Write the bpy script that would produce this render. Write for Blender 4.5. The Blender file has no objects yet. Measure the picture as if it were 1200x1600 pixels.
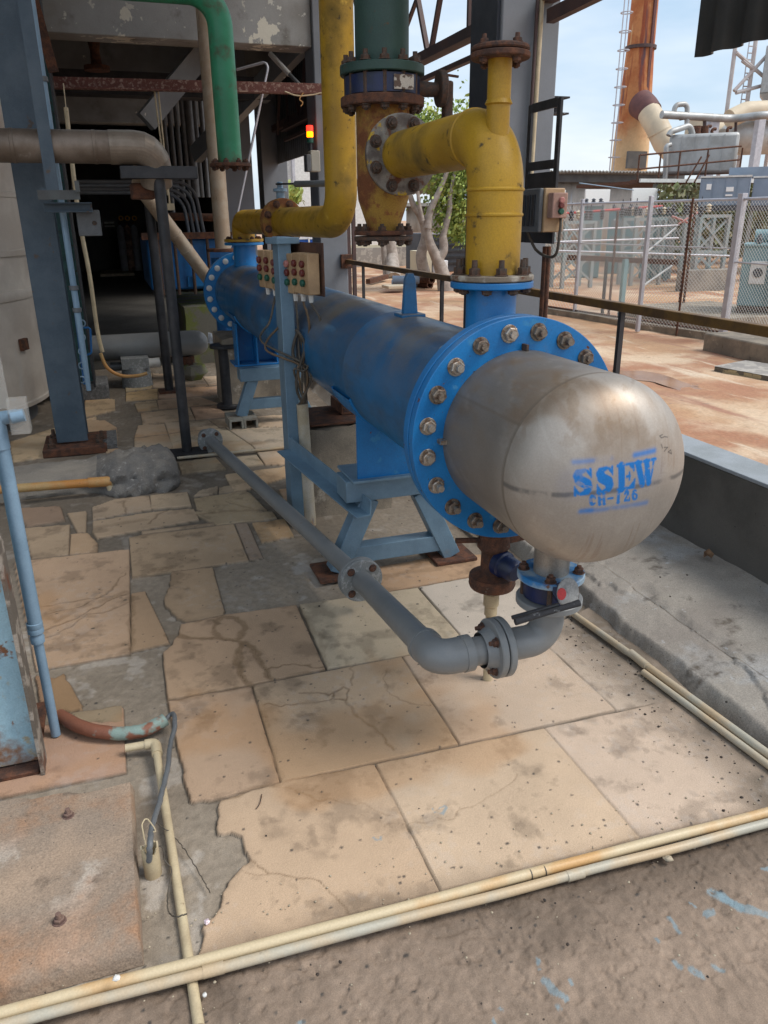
import bpy, math, random
import numpy as np
from mathutils import Vector, Matrix
random.seed(7); rng = np.random.default_rng(7)
R_ = math.radians

# ---------------------------------------------------------------- camera
FPX = 1205.0
EYE = np.array([0.0, 0.0, 1.55])
_y = np.array([160 - 600., 345 - 800., FPX]); _y /= np.linalg.norm(_y)
_z = -np.array([635 - 600., 3975 - 800., FPX]); _z /= np.linalg.norm(_z)
_z = _z - _y * np.dot(_z, _y); _z /= np.linalg.norm(_z)
_x = -np.cross(_z, _y)
if _x[0] < 0: _x = -_x
ROT = np.array([_x, _y, _z])
def _ray(u, v): return ROT @ np.array([u - 600., v - 800., FPX])
def _pl(u, v, a, val):
    d = _ray(u, v); t = (val - EYE[a]) / d[a]; return Vector(EYE + t * d)
def PZ(u, v, z=0.): return _pl(u, v, 2, z)
def PY(u, v, y): return _pl(u, v, 1, y)
def PX(u, v, x): return _pl(u, v, 0, x)

sc = bpy.context.scene
camd = bpy.data.cameras.new('camera'); cam = bpy.data.objects.new('camera', camd)
sc.collection.objects.link(cam)
Mc = Matrix([[ROT[i][0], -ROT[i][1], -ROT[i][2]] for i in range(3)]).to_4x4()
Mc.translation = Vector(EYE); cam.matrix_world = Mc
camd.sensor_fit = 'VERTICAL'; camd.sensor_height = 24.0; camd.lens = FPX / 1600. * 24.0
camd.clip_start = 0.05; camd.clip_end = 600
sc.camera = cam

# ---------------------------------------------------------------- light
SUN_EL, SUN_AZ = R_(52), R_(118)      # azimuth measured from +Y towards +X
w = bpy.data.worlds.new("World"); sc.world = w; w.use_nodes = True
nt = w.node_tree; N = nt.nodes; L = nt.links
bg = N['Background']; bg.inputs[1].default_value = 0.125
sky = N.new('ShaderNodeTexSky'); sky.sky_type = 'NISHITA'; sky.sun_disc = False
sky.sun_elevation = SUN_EL; sky.sun_rotation = SUN_AZ; sky.dust_density = 2.0; sky.air_density = 1.0
tc = N.new('ShaderNodeTexCoord'); mp = N.new('ShaderNodeMapping'); mp.inputs['Scale'].default_value = (1.2, 1.2, 5.0)
mp.inputs['Rotation'].default_value = (0.12, 0.1, 0)
no = N.new('ShaderNodeTexNoise'); no.inputs['Scale'].default_value = 1.7; no.inputs['Detail'].default_value = 5; no.inputs['Roughness'].default_value = .55
cr = N.new('ShaderNodeValToRGB'); cr.color_ramp.elements[0].position = .30; cr.color_ramp.elements[1].position = .66
cr.color_ramp.elements[0].color = (0, 0, 0, 1); cr.color_ramp.elements[1].color = (1, 1, 1, 1)
mx = N.new('ShaderNodeMix'); mx.data_type = 'RGBA'; mx.inputs['Factor'].default_value = .82
cl_ = N.new('ShaderNodeMix'); cl_.data_type = 'RGBA'; cl_.inputs['A'].default_value = (2.15, 2.9, 3.7, 1); cl_.inputs['B'].default_value = (4.5, 4.65, 4.8, 1)
L.new(cr.outputs[0], cl_.inputs['Factor']); L.new(cl_.outputs['Result'], mx.inputs['B'])
L.new(tc.outputs['Generated'], mp.inputs['Vector']); L.new(mp.outputs[0], no.inputs['Vector']); L.new(no.outputs['Fac'], cr.inputs[0])
L.new(sky.outputs[0], mx.inputs['A']); L.new(mx.outputs['Result'], bg.inputs[0])
sl = bpy.data.lights.new('sun', 'SUN'); sl.energy = 1.5; sl.angle = R_(24); sl.color = (1, .95, .88)
so = bpy.data.objects.new('sun', sl); sc.collection.objects.link(so)
sd = Vector((math.sin(SUN_AZ) * math.cos(SUN_EL), math.cos(SUN_AZ) * math.cos(SUN_EL), math.sin(SUN_EL)))
so.rotation_euler = sd.to_track_quat('Z', 'Y').to_euler()
vs = sc.view_settings; vs.view_transform = 'Standard'; vs.look = 'None'; vs.exposure = 0.95; vs.gamma = 1; vs.use_curve_mapping = False
sc.cycles.max_bounces = 8; sc.cycles.diffuse_bounces = 4

# ---------------------------------------------------------------- mesh helpers
class G:
    def __init__(s): s.v = []; s.f = []
    def add(s, vs_, fs):
        o = len(s.v); s.v += [tuple(p) for p in vs_]; s.f += [tuple(i + o for i in f) for f in fs]; return s
    def box(s, x0, x1, y0, y1, z0, z1):
        p = [(x, y, z) for x in (x0, x1) for y in (y0, y1) for z in (z0, z1)]
        return s.add(p, [(0, 1, 3, 2), (4, 6, 7, 5), (0, 4, 5, 1), (2, 3, 7, 6), (0, 2, 6, 4), (1, 5, 7, 3)])
    def ext(s, prof, p, q, up=(0, 0, 1)):
        p = Vector(p); q = Vector(q); t = (q - p).normalized(); up = Vector(up)
        if abs(t.dot(up)) > .98: up = Vector((0, 1, 0))
        a = t.cross(up).normalized(); b = a.cross(t)
        n = len(prof); vs_ = [o + a * x + b * y for o in (p, q) for x, y in prof]
        ar = sum(prof[i][0] * prof[(i + 1) % n][1] - prof[(i + 1) % n][0] * prof[i][1] for i in range(n))
        fs = [(i, (i + 1) % n, n + (i + 1) % n, n + i) for i in range(n)] + [tuple(range(n - 1, -1, -1)), tuple(range(n, 2 * n))]
        if ar > 0: pass
        else: fs = [f[::-1] for f in fs]
        return s.add(vs_, fs)
    def bar(s, p, q, w_, h, up=(0, 0, 1)):
        return s.ext([(-w_ / 2, -h / 2), (w_ / 2, -h / 2), (w_ / 2, h / 2), (-w_ / 2, h / 2)], p, q, up)
    def tube(s, pts, r, seg=16, cap=True):
        pts = [Vector(p) for p in pts]; n = len(pts); rs = r if isinstance(r, (list, tuple)) else [r] * n
        T = []
        for i in range(n):
            d = (pts[min(i + 1, n - 1)] - pts[max(i - 1, 0)]); T.append(d.normalized())
        u = T[0].orthogonal().normalized(); vs_ = []
        for i in range(n):
            u = (u - T[i] * u.dot(T[i])).normalized(); b = T[i].cross(u)
            for k in range(seg):
                a = 2 * math.pi * k / seg; vs_.append(pts[i] + (u * math.cos(a) + b * math.sin(a)) * rs[i])
        fs = [(i * seg + k, i * seg + (k + 1) % seg, (i + 1) * seg + (k + 1) % seg, (i + 1) * seg + k) for i in range(n - 1) for k in range(seg)]
        if cap: fs += [tuple(range(seg - 1, -1, -1)), tuple(range((n - 1) * seg, n * seg))]
        return s.add(vs_, fs)
    def lathe(s, prof, o, ax, seg=32):
        o = Vector(o); ax = Vector(ax).normalized(); u = ax.orthogonal().normalized(); b = ax.cross(u); vs_ = []
        for r, h in prof:
            for k in range(seg):
                a = 2 * math.pi * k / seg; vs_.append(o + ax * h + (u * math.cos(a) + b * math.sin(a)) * max(r, 1e-5))
        n = len(prof)
        fs = [(i * seg + k, i * seg + (k + 1) % seg, (i + 1) * seg + (k + 1) % seg, (i + 1) * seg + k) for i in range(n - 1) for k in range(seg)]
        return s.add(vs_, fs)
    def disc(s, o, ax, r, h, seg=32, ch=.004):
        ch = min(ch, h * .3)
        return s.lathe([(0, 0), (r - ch, 0), (r, ch), (r, h - ch), (r - ch, h), (0, h)], o, ax, seg)
    def ring(s, o, ax, r, ri, h, seg=40, ch=.003):
        return s.lathe([(ri, 0), (r - ch, 0), (r, ch), (r, h - ch), (r - ch, h), (ri, h), (ri, 0)], o, ax, seg)
    def rock(s, c, r, sq=.7, seed=0):
        rr = random.Random(seed); import itertools
        vs_ = []; fs = []
        for i in range(5):
            th = math.pi * i / 4
            for k in range(7):
                a = 2 * math.pi * k / 7; q = r * (0.75 + .5 * rr.random())
                vs_.append((c[0] + q * math.sin(th) * math.cos(a), c[1] + q * math.sin(th) * math.sin(a), c[2] + sq * q * math.cos(th)))
        fs = [(i * 7 + k, (i + 1) * 7 + k, (i + 1) * 7 + (k + 1) % 7, i * 7 + (k + 1) % 7) for i in range(4) for k in range(7)]
        return s.add(vs_, fs)

def rpath(pts, rad, n=8):
    pts = [Vector(p) for p in pts]; out = [pts[0]]
    for i in range(1, len(pts) - 1):
        a = (pts[i - 1] - pts[i]); b = (pts[i + 1] - pts[i]); la, lb = a.length, b.length; a.normalize(); b.normalize()
        half = a.angle(b) / 2; d = min(rad / math.tan(half), la * .49, lb * .49); p0 = pts[i] + a * d; p1 = pts[i] + b * d
        for k in range(n + 1):   # circular arc
            t = k / n; ctr = pts[i] + (a + b).normalized() * (d / math.cos(half)); r = (p0 - ctr).length
            q = (p0 - ctr).lerp(p1 - ctr, t).normalized() * r if True else None
            ang = (p0 - ctr).angle(p1 - ctr)
            q = ((p0 - ctr) * math.sin((1 - t) * ang) + (p1 - ctr) * math.sin(t * ang)) / math.sin(ang)
            out.append(ctr + q)
    out.append(pts[-1]); return out
def wob(pts, n, amp, seed):
    """smooth curve through pts with a slight wobble"""
    rr = random.Random(seed); pts = [Vector(p) for p in pts]; P = [pts[0]] + pts + [pts[-1]]; out = []
    for i in range(1, len(P) - 2):
        for k in range(n):
            t = k / n; a, b, c, d = P[i - 1], P[i], P[i + 1], P[i + 2]
            out.append(.5 * ((2 * b) + (c - a) * t + (2 * a - 5 * b + 4 * c - d) * t * t + (3 * b - a - 3 * c + d) * t ** 3) + Vector((rr.uniform(-amp, amp), rr.uniform(-amp, amp), rr.uniform(-amp, amp))))
    out.append(pts[-1]); return out

def off(o):
    v = Vector((0, 0, 0))
    while o is not None: v += o.location; o = o.parent
    return v
def OB(name, g, mat, parent=None, bevel=0, ang=38, label=None, solid=0, org=None):
    me = bpy.data.meshes.new(name)
    vs_ = g.v
    if parent is not None: o3 = off(parent)
    elif org is not None: o3 = Vector(org)
    else:
        A = np.array(vs_); o3 = Vector(((A[:, 0].min() + A[:, 0].max()) / 2, (A[:, 1].min() + A[:, 1].max()) / 2, A[:, 2].min()))
    me.from_pydata([(x - o3.x, y - o3.y, z - o3.z) for x, y, z in vs_], [], g.f); me.update()
    me.polygons.foreach_set('use_smooth', [True] * len(me.polygons)); me.set_sharp_from_angle(angle=R_(ang))
    me.materials.append(mat)
    o = bpy.data.objects.new(name, me); sc.collection.objects.link(o)
    if parent is not None: o.parent = parent
    else: o.location = o3
    if bevel:
        m = o.modifiers.new('bevel', 'BEVEL'); m.width = bevel; m.segments = 2; m.limit_method = 'ANGLE'; m.angle_limit = R_(40); m.harden_normals = False
    if solid:
        m = o.modifiers.new('solid', 'SOLIDIFY'); m.thickness = solid; m.offset = 0
    if label: o['label'] = label
    return o
def TAG(o, label, cat, group=None, kind=None):
    if label: o['label'] = label
    if cat: o['category'] = cat
    if group: o['group'] = group
    if kind: o['kind'] = kind
    return o
def T(name, label, cat, loc, group=None):
    o = bpy.data.objects.new(name, None); sc.collection.objects.link(o); o.location = Vector(loc); o.empty_display_size = .1
    return TAG(o, label, cat, group)
def S(name, g, mat, label, cat, group=None, **k): return TAG(OB(name, g, mat, **k), label, cat, group)
def ST(name, g, mat, **k): return TAG(OB(name, g, mat, **k), None, None, None, 'structure')
def copy_tree(o, parent=None):
    c = o.copy(); sc.collection.objects.link(c)
    if parent is not None: c.parent = parent
    for ch in list(o.children): copy_tree(ch, c)
    return c
def dup_part(o, newloc, rot=None):
    c = o.copy(); sc.collection.objects.link(c); c.location = newloc
    if rot is not None: c.rotation_euler = rot
    return c

# ---------------------------------------------------------------- materials
def M(name, base, var=None, vs_=6., lo=.35, hi=.65, rough=.5, metal=0., bump=.15, bs=80., fine=.18, fs=220., layers=(), dust=None, rvar=.12, bdist=.004, spec=.5, attr=None, coat=0, alpha=None, low=None):
    m = bpy.data.materials.new(name); m.use_nodes = True; nt = m.node_tree; N = nt.nodes; L = nt.links; P = N['Principled BSDF']
    tc = N.new('ShaderNodeTexCoord')
    def noise(scale, det=4, st=(1, 1, 1), rg=.6):
        n = N.new('ShaderNodeTexNoise'); n.inputs['Scale'].default_value = scale; n.inputs['Detail'].default_value = det; n.inputs['Roughness'].default_value = rg
        if st != (1, 1, 1):
            mpp = N.new('ShaderNodeMapping'); mpp.inputs['Scale'].default_value = st; L.new(tc.outputs['Object'], mpp.inputs[0]); L.new(mpp.outputs[0], n.inputs['Vector'])
        else: L.new(tc.outputs['Object'], n.inputs['Vector'])
        return n.outputs['Fac']
    def step(src, a, b):
        r = N.new('ShaderNodeMapRange'); r.interpolation_type = 'SMOOTHSTEP'; r.inputs[1].default_value = min(a, b); r.inputs[2].default_value = max(a, b); L.new(src, r.inputs[0])
        if b < a: r.inputs[3].default_value = 1; r.inputs[4].default_value = 0
        return r.outputs[0]
    def mix(f, A, B, bt='MIX'):
        x = N.new('ShaderNodeMix'); x.data_type = 'RGBA'; x.blend_type = bt
        if isinstance(f, float): x.inputs['Factor'].default_value = f
        else: L.new(f, x.inputs['Factor'])
        for nm, c in (('A', A), ('B', B)):
            if isinstance(c, tuple): x.inputs[nm].default_value = (*c[:3], 1)
            else: L.new(c, x.inputs[nm])
        return x.outputs['Result']
    if attr:
        at = N.new('ShaderNodeAttribute'); at.attribute_name = attr; col = at.outputs['Color']
    else: col = base
    if var is not None: col = mix(step(noise(vs_), lo, hi), col, var)
    rg = None
    for ly in layers:
        c, scl, a, b = ly[:4]; st = ly[4] if len(ly) > 4 else (1, 1, 1); rr = ly[5] if len(ly) > 5 else .85
        f = step(noise(scl, 6, st), a, b); col = mix(f, col, c)
        x = N.new('ShaderNodeMix'); L.new(f, x.inputs['Factor'])
        if rg is None: x.inputs[2].default_value = rough
        else: L.new(rg, x.inputs[2])
        x.inputs[3].default_value = rr; rg = x.outputs[0]
    if low:
        sp0 = N.new('ShaderNodeSeparateXYZ'); L.new(tc.outputs['Object'], sp0.inputs[0]); r0 = N.new('ShaderNodeMath'); r0.operation = 'MULTIPLY_ADD'; L.new(noise(low[3], 6), r0.inputs[0]); r0.inputs[1].default_value = low[4]; L.new(sp0.outputs['Z'], r0.inputs[2]); col = mix(step(r0.outputs[0], low[2], low[1]), col, low[0])
    if dust:
        ge = N.new('ShaderNodeNewGeometry'); sp = N.new('ShaderNodeSeparateXYZ'); L.new(ge.outputs['Normal'], sp.inputs[0])
        f = step(sp.outputs['Z'], dust[2], dust[3]); mm = N.new('ShaderNodeMath'); mm.operation = 'MULTIPLY'; L.new(f, mm.inputs[0]); L.new(step(noise(dust[4] if len(dust) > 4 else 5., 5), .3, .7), mm.inputs[1])
        m2 = N.new('ShaderNodeMath'); m2.operation = 'MULTIPLY'; L.new(mm.outputs[0], m2.inputs[0]); m2.inputs[1].default_value = dust[1]
        col = mix(m2.outputs[0], col, dust[0])
    if fine:
        f = noise(fs, 3); r = N.new('ShaderNodeMapRange'); L.new(f, r.inputs[0]); r.inputs[1].default_value = .25; r.inputs[2].default_value = .75; r.inputs[3].default_value = 1 - fine; r.inputs[4].default_value = 1 + fine
        cmb = N.new('ShaderNodeCombineColor'); [L.new(r.outputs[0], cmb.inputs[i]) for i in range(3)]
        col = mix(1.0, col, cmb.outputs[0], 'MULTIPLY')
    if isinstance(col, tuple): P.inputs['Base Color'].default_value = (*col[:3], 1)
    else: L.new(col, P.inputs['Base Color'])
    if rg is None: P.inputs['Roughness'].default_value = rough
    n2 = noise(14., 3); r = N.new('ShaderNodeMapRange'); L.new(n2, r.inputs[0]); r.inputs[3].default_value = -rvar; r.inputs[4].default_value = rvar
    ad = N.new('ShaderNodeMath'); ad.use_clamp = True; L.new(r.outputs[0], ad.inputs[0])
    if rg is None: ad.inputs[1].default_value = rough
    else: L.new(rg, ad.inputs[1])
    L.new(ad.outputs[0], P.inputs['Roughness'])
    P.inputs['Metallic'].default_value = metal; P.inputs['Specular IOR Level'].default_value = spec
    if bump:
        b = N.new('ShaderNodeBump'); b.inputs['Strength'].default_value = bump; b.inputs['Distance'].default_value = bdist; L.new(noise(bs, 5), b.inputs['Height']); L.new(b.outputs[0], P.inputs['Normal'])
    if alpha is not None: P.inputs['Alpha'].default_value = alpha
    return m
def EM(name, col, st):
    m = bpy.data.materials.new(name); m.use_nodes = True; P = m.node_tree.nodes['Principled BSDF']; P.inputs['Base Color'].default_value = (*col, 1)
    P.inputs['Emission Color'].default_value = (*col, 1); P.inputs['Emission Strength'].default_value = st; return m
RUST = (.13, .045, .02); DRUST = (.05, .025, .018); DUST = (.20, .145, .10)
m_blue = M('blue_paint', (.003, .145, .40), (.006, .185, .48), 5, rough=.42, bump=.1, layers=[((.04, .22, .45), 12, .60, .66), (DUST, 7, .58, .86), (RUST, 30, .675, .70), ((.05, .05, .05), 48, .70, .73)], dust=((.18, .16, .13), .45, .3, 1.), fine=.12)
m_shell = M('shell_paint', (.005, .105, .25), (.004, .135, .33), 3.5, rough=.34, bump=.12, bs=120, layers=[((.07, .085, .10), 5, .50, .80, (1, .35, 1)), ((.05, .19, .36), 9, .62, .72, (1, .2, 1)), (DUST, 14, .66, .8, (1, .5, 1)), (RUST, 60, .76, .8)], dust=((.17, .145, .115), .95, -.05, .85, 3.), fine=.14)
m_steel = M('dome_steel', (.5, .45, .4), rough=.5, metal=.5, attr='paint', bump=.05, bs=60, fine=.08, rvar=.1)
m_studsteel = M('zinc_bolt', (.42, .38, .33), (.22, .14, .09), 40, .45, .65, rough=.42, metal=.7, bump=.2, bs=300, fine=.25)
m_rbolt = M('rusty_bolt', (.13, .055, .03), (.05, .03, .025), 60, rough=.8, bump=.4, bs=300, fine=.3)
m_dbolt = M('dark_bolt', (.05, .038, .03), (.1, .05, .03), 60, rough=.7, bump=.4, bs=300, fine=.3)
m_rust = M('rust', (.14, .055, .028), (.055, .028, .02), 22, rough=.88, bump=.6, bs=140, fine=.35, layers=[((.24, .2, .16), 30, .66, .74)])
m_rustpink = M('rusty_purlin', (.13, .05, .04), (.3, .2, .16), 30, .5, .64, rough=.9, bump=.5, bs=120, fine=.3)
m_lblue = M('light_blue_paint', (.15, .245, .33), (.12, .20, .275), 9, rough=.45, bump=.25, bs=110, layers=[(RUST, 20, .71, .75), (DUST, 6, .62, .9)], fine=.1)
m_nearcol = M('sky_blue_paint_peeling', (.36, .55, .64), (.29, .46, .55), 8, rough=.5, bump=.6, bs=60, layers=[((.36, .32, .22), 9, .57, .64), ((.22, .10, .05), 14, .60, .66)], low=((.24, .12, .06), .30, .42, 9., .55), fine=.12)
m_colblue = M('slate_blue_paint', (.045, .072, .10), (.07, .10, .13), 5, rough=.5, bump=.4, bs=60, layers=[((.10, .13, .15), 3.5, .58, .74), ((.10, .075, .06), 12, .62, .70)], fine=.14)
m_pipeblue = M('blue_conduit_paint', (.22, .33, .44), (.18, .28, .38), 9, rough=.42, bump=.1, fine=.08, layers=[((.3, .3, .28), 30, .72, .76)])
m_teal = M('teal_paint', (.035, .12, .12), (.02, .07, .075), 9, rough=.6, bump=.3, layers=[((.06, .04, .03), 30, .6, .68)], fine=.2)
m_yel = M('yellow_paint', (.46, .265, .012), (.34, .19, .012), 5, .3, .7, rough=.5, bump=.3, bs=70, low=((.16, .085, .025), .0, .10, 8., .14), layers=[((.17, .11, .02), 3.5, .50, .74), ((.60, .38, .06), 8, .62, .72), ((.06, .045, .02), 20, .60, .72), ((.10, .05, .02), 90, .72, .77)], fine=.14)
m_yel2 = M('yellow_paint_rusty', (.36, .21, .03), (.26, .14, .025), 6, rough=.7, bump=.45, bs=90, layers=[((.17, .06, .022), 7, .44, .58), ((.25, .10, .03), 26, .52, .62), ((.05, .03, .02), 30, .68, .74)], fine=.25)
m_green = M('green_paint', (.02, .19, .09), (.03, .25, .13), 4, rough=.42, bump=.12, low=((.10, .085, .04), .10, .28, 6., .35), layers=[((.09, .06, .04), 5, .52, .70), (RUST, 40, .72, .76)], fine=.1)
m_dgreen = M('dark_green_paint', (.018, .05, .042), (.025, .065, .05), 5, rough=.55, bump=.2, layers=[((.08, .05, .03), 26, .62, .72)], fine=.2)
m_navy = M('navy_valve_paint', (.006, .016, .075), (.008, .016, .045), 14, rough=.4, bump=.25, layers=[((.15, .1, .07), 40, .68, .75)], fine=.2)
m_pvc = M('grey_pvc', (.185, .195, .20), (.215, .22, .22), 4, rough=.4, bump=.04, fine=.05, layers=[((.25, .24, .22), 8, .58, .85), ((.2, .14, .09), 18, .69, .8)])
m_pvcdull = M('grey_pipe_blotched', (.2, .21, .21), (.3, .31, .31), 55, .5, .62, rough=.7, bump=.1, fine=.15)
m_cream = M('cream_pvc', (.55, .46, .30), (.42, .34, .22), 9, rough=.45, bump=.08, layers=[((.22, .16, .1), 30, .64, .76)], fine=.1)
m_ocream = M('orange_stained_pvc', (.56, .46, .30), (.55, .33, .14), 3.5, .50, .70, rough=.5, bump=.08, layers=[((.3, .25, .19), 40, .66, .78)], fine=.1)
m_gcream = M('grey_cream_pvc', (.42, .40, .33), (.5, .38, .24), 5, rough=.5, bump=.08, layers=[((.2, .17, .13), 28, .64, .76)], fine=.1)
m_ochre = M('ochre_pvc', (.5, .22, .055), (.45, .3, .13), 6, rough=.55, bump=.1, layers=[((.13, .08, .05), 30, .66, .74)])
m_black = M('black_paint', (.012, .014, .018), (.03, .03, .034), 9, rough=.5, bump=.15, layers=[((.09, .05, .035), 34, .68, .74)], fine=.15)
m_ins = M('aluminium_cladding_dirty', (.25, .2, .16), (.16, .12, .09), 5, rough=.5, metal=.35, bump=.12, bs=25, layers=[((.42, .38, .34), 12, .62, .8)], fine=.12)
m_insl = M('aluminium_cladding_elbow', (.30, .25, .20), (.22, .175, .135), 7, rough=.45, metal=.4, bump=.1, bs=25, fine=.1)
m_beige = M('beige_pipe', (.34, .25, .17), (.4, .33, .25), 6, rough=.55, metal=.2, bump=.1, layers=[((.16, .1, .06), 14, .6, .75, (1, 1, .3))], fine=.1)
m_tank = M('tank_cladding', (.60, .54, .47), (.48, .42, .36), 2.5, rough=.55, metal=.1, bump=.12, bs=20, layers=[((.55, .52, .48), 4, .56, .72, (1, 1, .25)), ((.2, .12, .07), 9, .66, .8)], fine=.1)
m_conc = M('concrete', (.30, .27, .23), (.2, .185, .165), 3, rough=.92, bump=.5, bs=50, layers=[((.4, .37, .33), 9, .62, .75), ((.07, .065, .06), 45, .7, .76)], fine=.3, fs=260)
m_conc2 = M('stained_concrete', (.31, .26, .2), (.2, .17, .135), 4, rough=.93, bump=.6, bs=45, layers=[((.45, .4, .33), 7, .62, .72), ((.09, .07, .05), 18, .62, .75, (1, 1, .3)), ((.05, .045, .04), 60, .66, .74)], fine=.3)
m_bright = M('white_board_paint', (.88, .88, .87), rough=.6, bump=0)
m_tow = M('tower_paint', (.42, .36, .35), (.5, .47, .46), 2, rough=.7, bump=0)
m_conc3 = M('dark_rough_mortar', (.17, .17, .168), (.10, .10, .10), 30, rough=.95, bump=1, bs=60, fine=.4, layers=[((.3, .3, .3), 55, .6, .68)], bdist=.01)
m_conc4 = M('pad_concrete', (.34, .25, .18), (.25, .195, .15), 3.5, rough=.92, bump=.9, bs=60, layers=[((.42, .38, .33), 6, .58, .72), ((.32, .17, .09), 3, .52, .70), ((.15, .11, .08), 11, .60, .75), ((.06, .05, .045), 80, .66, .72), ((.55, .5, .44), 150, .70, .74)], fine=.32)
m_wallp = M('grey_wall_paint', (.24, .255, .26), (.19, .195, .2), 2.5, rough=.75, bump=.2, bs=40, layers=[((.10, .095, .09), 2.2, .52, .75), ((.6, .58, .52), 5.2, .685, .70)], fine=.12)
m_beamp = M('peeling_beam_paint', (.20, .19, .17), (.34, .35, .35), .9, rough=.85, bump=.4, bs=30, layers=[((.13, .12, .10), 3, .55, .75), ((.66, .64, .55), 2.1, .60, .61, (1, 1, .6)), ((.55, .55, .5), 9, .63, .64)], fine=.15)
m_colgrey = M('grey_column_paint', (.185, .20, .225), (.155, .17, .19), 2.2, rough=.6, bump=.15, bs=30, layers=[((.1, .1, .1), 6, .66, .85)], fine=.08)
m_dark = M('dark_grey', (.09, .09, .092), (.12, .12, .118), 2, rough=.8, bump=.2, fine=.2)  # even dark grey for the hall walls and some small parts
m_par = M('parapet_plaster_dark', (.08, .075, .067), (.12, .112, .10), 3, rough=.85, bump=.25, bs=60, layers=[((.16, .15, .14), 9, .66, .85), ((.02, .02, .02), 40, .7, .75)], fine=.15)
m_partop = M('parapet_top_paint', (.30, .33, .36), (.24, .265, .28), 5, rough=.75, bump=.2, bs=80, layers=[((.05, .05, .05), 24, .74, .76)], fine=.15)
m_clad = M('dark_corrugated_sheet', (.085, .09, .09), (.06, .065, .067), 3, rough=.55, metal=.2, bump=.1, fine=.1)
m_cladg = M('grey_corrugated_sheet', (.13, .14, .15), (.1, .105, .11), 4, rough=.6, metal=.2, bump=.1, fine=.12)
m_roof = M('roof_sheet', (.10, .10, .10), (.07, .065, .06), 3, rough=.7, bump=.1, fine=.1)
m_truss = M('brown_truss_paint', (.055, .035, .035), (.09, .05, .045), 7, rough=.65, bump=.2, fine=.2)
m_rail = M('mustard_rail_paint', (.16, .085, .02), (.09, .05, .02), 9, rough=.6, bump=.2, layers=[((.2, .09, .04), 30, .62, .7)], fine=.2)
m_boxc = M('control_box_cream', (.46, .31, .17), (.34, .22, .12), 9, rough=.6, bump=.1, fine=.1)
m_boxr = M('control_box_rust', (.12, .055, .03), (.07, .035, .025), 14, rough=.8, bump=.3, fine=.2)
m_red = M('red_button', (.13, .022, .018), rough=.4, bump=0); m_grn = M('green_button', (.008, .085, .055), rough=.4, bump=0); m_pink = M('faded_red_button', (.42, .17, .15), rough=.5, bump=0)
m_cable = M('grey_cable', (.10, .085, .065), (.06, .05, .04), 20, rough=.6, bump=.1)
m_cableb = M('brown_cable', (.16, .10, .05), (.1, .065, .04), 20, rough=.6, bump=.1)
m_hose = M('faded_hose', (.22, .085, .05), (.22, .3, .27), 7, .56, .62, rough=.6, bump=.2, fine=.15)
m_white = M('white_paint', (.72, .72, .70), (.6, .6, .58), 8, rough=.6, bump=.1, fine=.06)
m_sheetw = M('white_plastic', (.75, .76, .78), rough=.5, bump=.1)
m_grey = M('grey_enamel', (.13, .14, .15), (.1, .105, .11), 8, rough=.5, bump=.05)
m_clear = bpy.data.materials.new('clear_acrylic'); m_clear.use_nodes = True
_p = m_clear.node_tree.nodes['Principled BSDF']; _p.inputs['Base Color'].default_value = (.8, .78, .74, 1); _p.inputs['Roughness'].default_value = .18; _p.inputs['Transmission Weight'].default_value = .5; _p.inputs['Alpha'].default_value = .32
m_dirt = M('red_dirt', (.46, .28, .16), (.36, .175, .10), .7, .40, .60, rough=.95, bump=.5, bs=9, layers=[((.60, .45, .31), .8, .45, .65), ((.34, .17, .11), 2.2, .55, .70, (1, .12, 1)), ((.62, .5, .37), 3.5, .60, .72, (1, .15, 1)), ((.30, .2, .14), 9, .62, .72), ((.18, .12, .09), 30, .70, .76)], fine=.16, fs=40, bdist=.03)
m_puddle = M('muddy_water', (.30, .16, .09), (.4, .22, .12), 2, rough=.16, bump=.05, bs=6, fine=.0)
m_leaf = M('tree_leaf', (.20, .30, .05), (.34, .40, .10), 1.5, rough=.6, bump=0, fine=.2, fs=3); 
m_bark = M('pale_bark', (.42, .37, .33), (.28, .24, .21), 6, rough=.9, bump=.4, bs=20, fine=.15)
m_galv = M('galvanised_steel', (.52, .52, .56), (.44, .44, .48), 6, rough=.55, metal=.3, bump=.05)
m_wire = M('fence_wire', (.68, .68, .65), rough=.5, metal=.4, bump=0, fine=0)
m_tealp = M('pale_teal_paint', (.2, .34, .36), (.15, .27, .3), 2, rough=.6, bump=.1, layers=[((.3, .28, .24), 4, .6, .75)], fine=.08)
m_frame = M('frame_grey_teal', (.22, .29, .3), (.3, .3, .29), 5, rough=.6, bump=.1)
m_pink = m_pink
m_contb = M('blue_grey_panel', (.25, .31, .40), (.22, .28, .36), 3, rough=.6, bump=.05, layers=[((.5, .5, .5), 4, .68, .8, (1, 1, .3))], fine=.06)
m_silver = M('weathered_silver', (.45, .46, .46), (.34, .34, .33), 2, rough=.5, metal=.35, bump=.1, bs=8, layers=[((.6, .6, .6), 3, .58, .75, (1, 1, .3)), ((.3, .2, .14), 4, .66, .8)], fine=.06)
m_duct = M('cream_duct', (.6, .5, .36), (.5, .42, .31), 1, rough=.6, bump=.05, layers=[((.5, .33, .16), .9, .6, .8)], fine=.06)
m_ductb = M('brown_duct', (.14, .055, .05), (.1, .04, .04), 2, rough=.7, bump=.05)
m_chim = M('rusting_chimney', (.40, .13, .045), (.50, .21, .08), .8, .4, .6, rough=.85, bump=.1, bs=5, low=((.60, .42, .24), 3.2, 6.0, .6, 5.), layers=[((.28, .07, .03), 2.4, .50, .62, (1, 1, .10)), ((.62, .40, .2), 3., .60, .70, (1, 1, .12)), ((.11, .06, .07), 2.2, .60, .70, (1, 1, .08))], fine=.1, fs=8)
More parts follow.
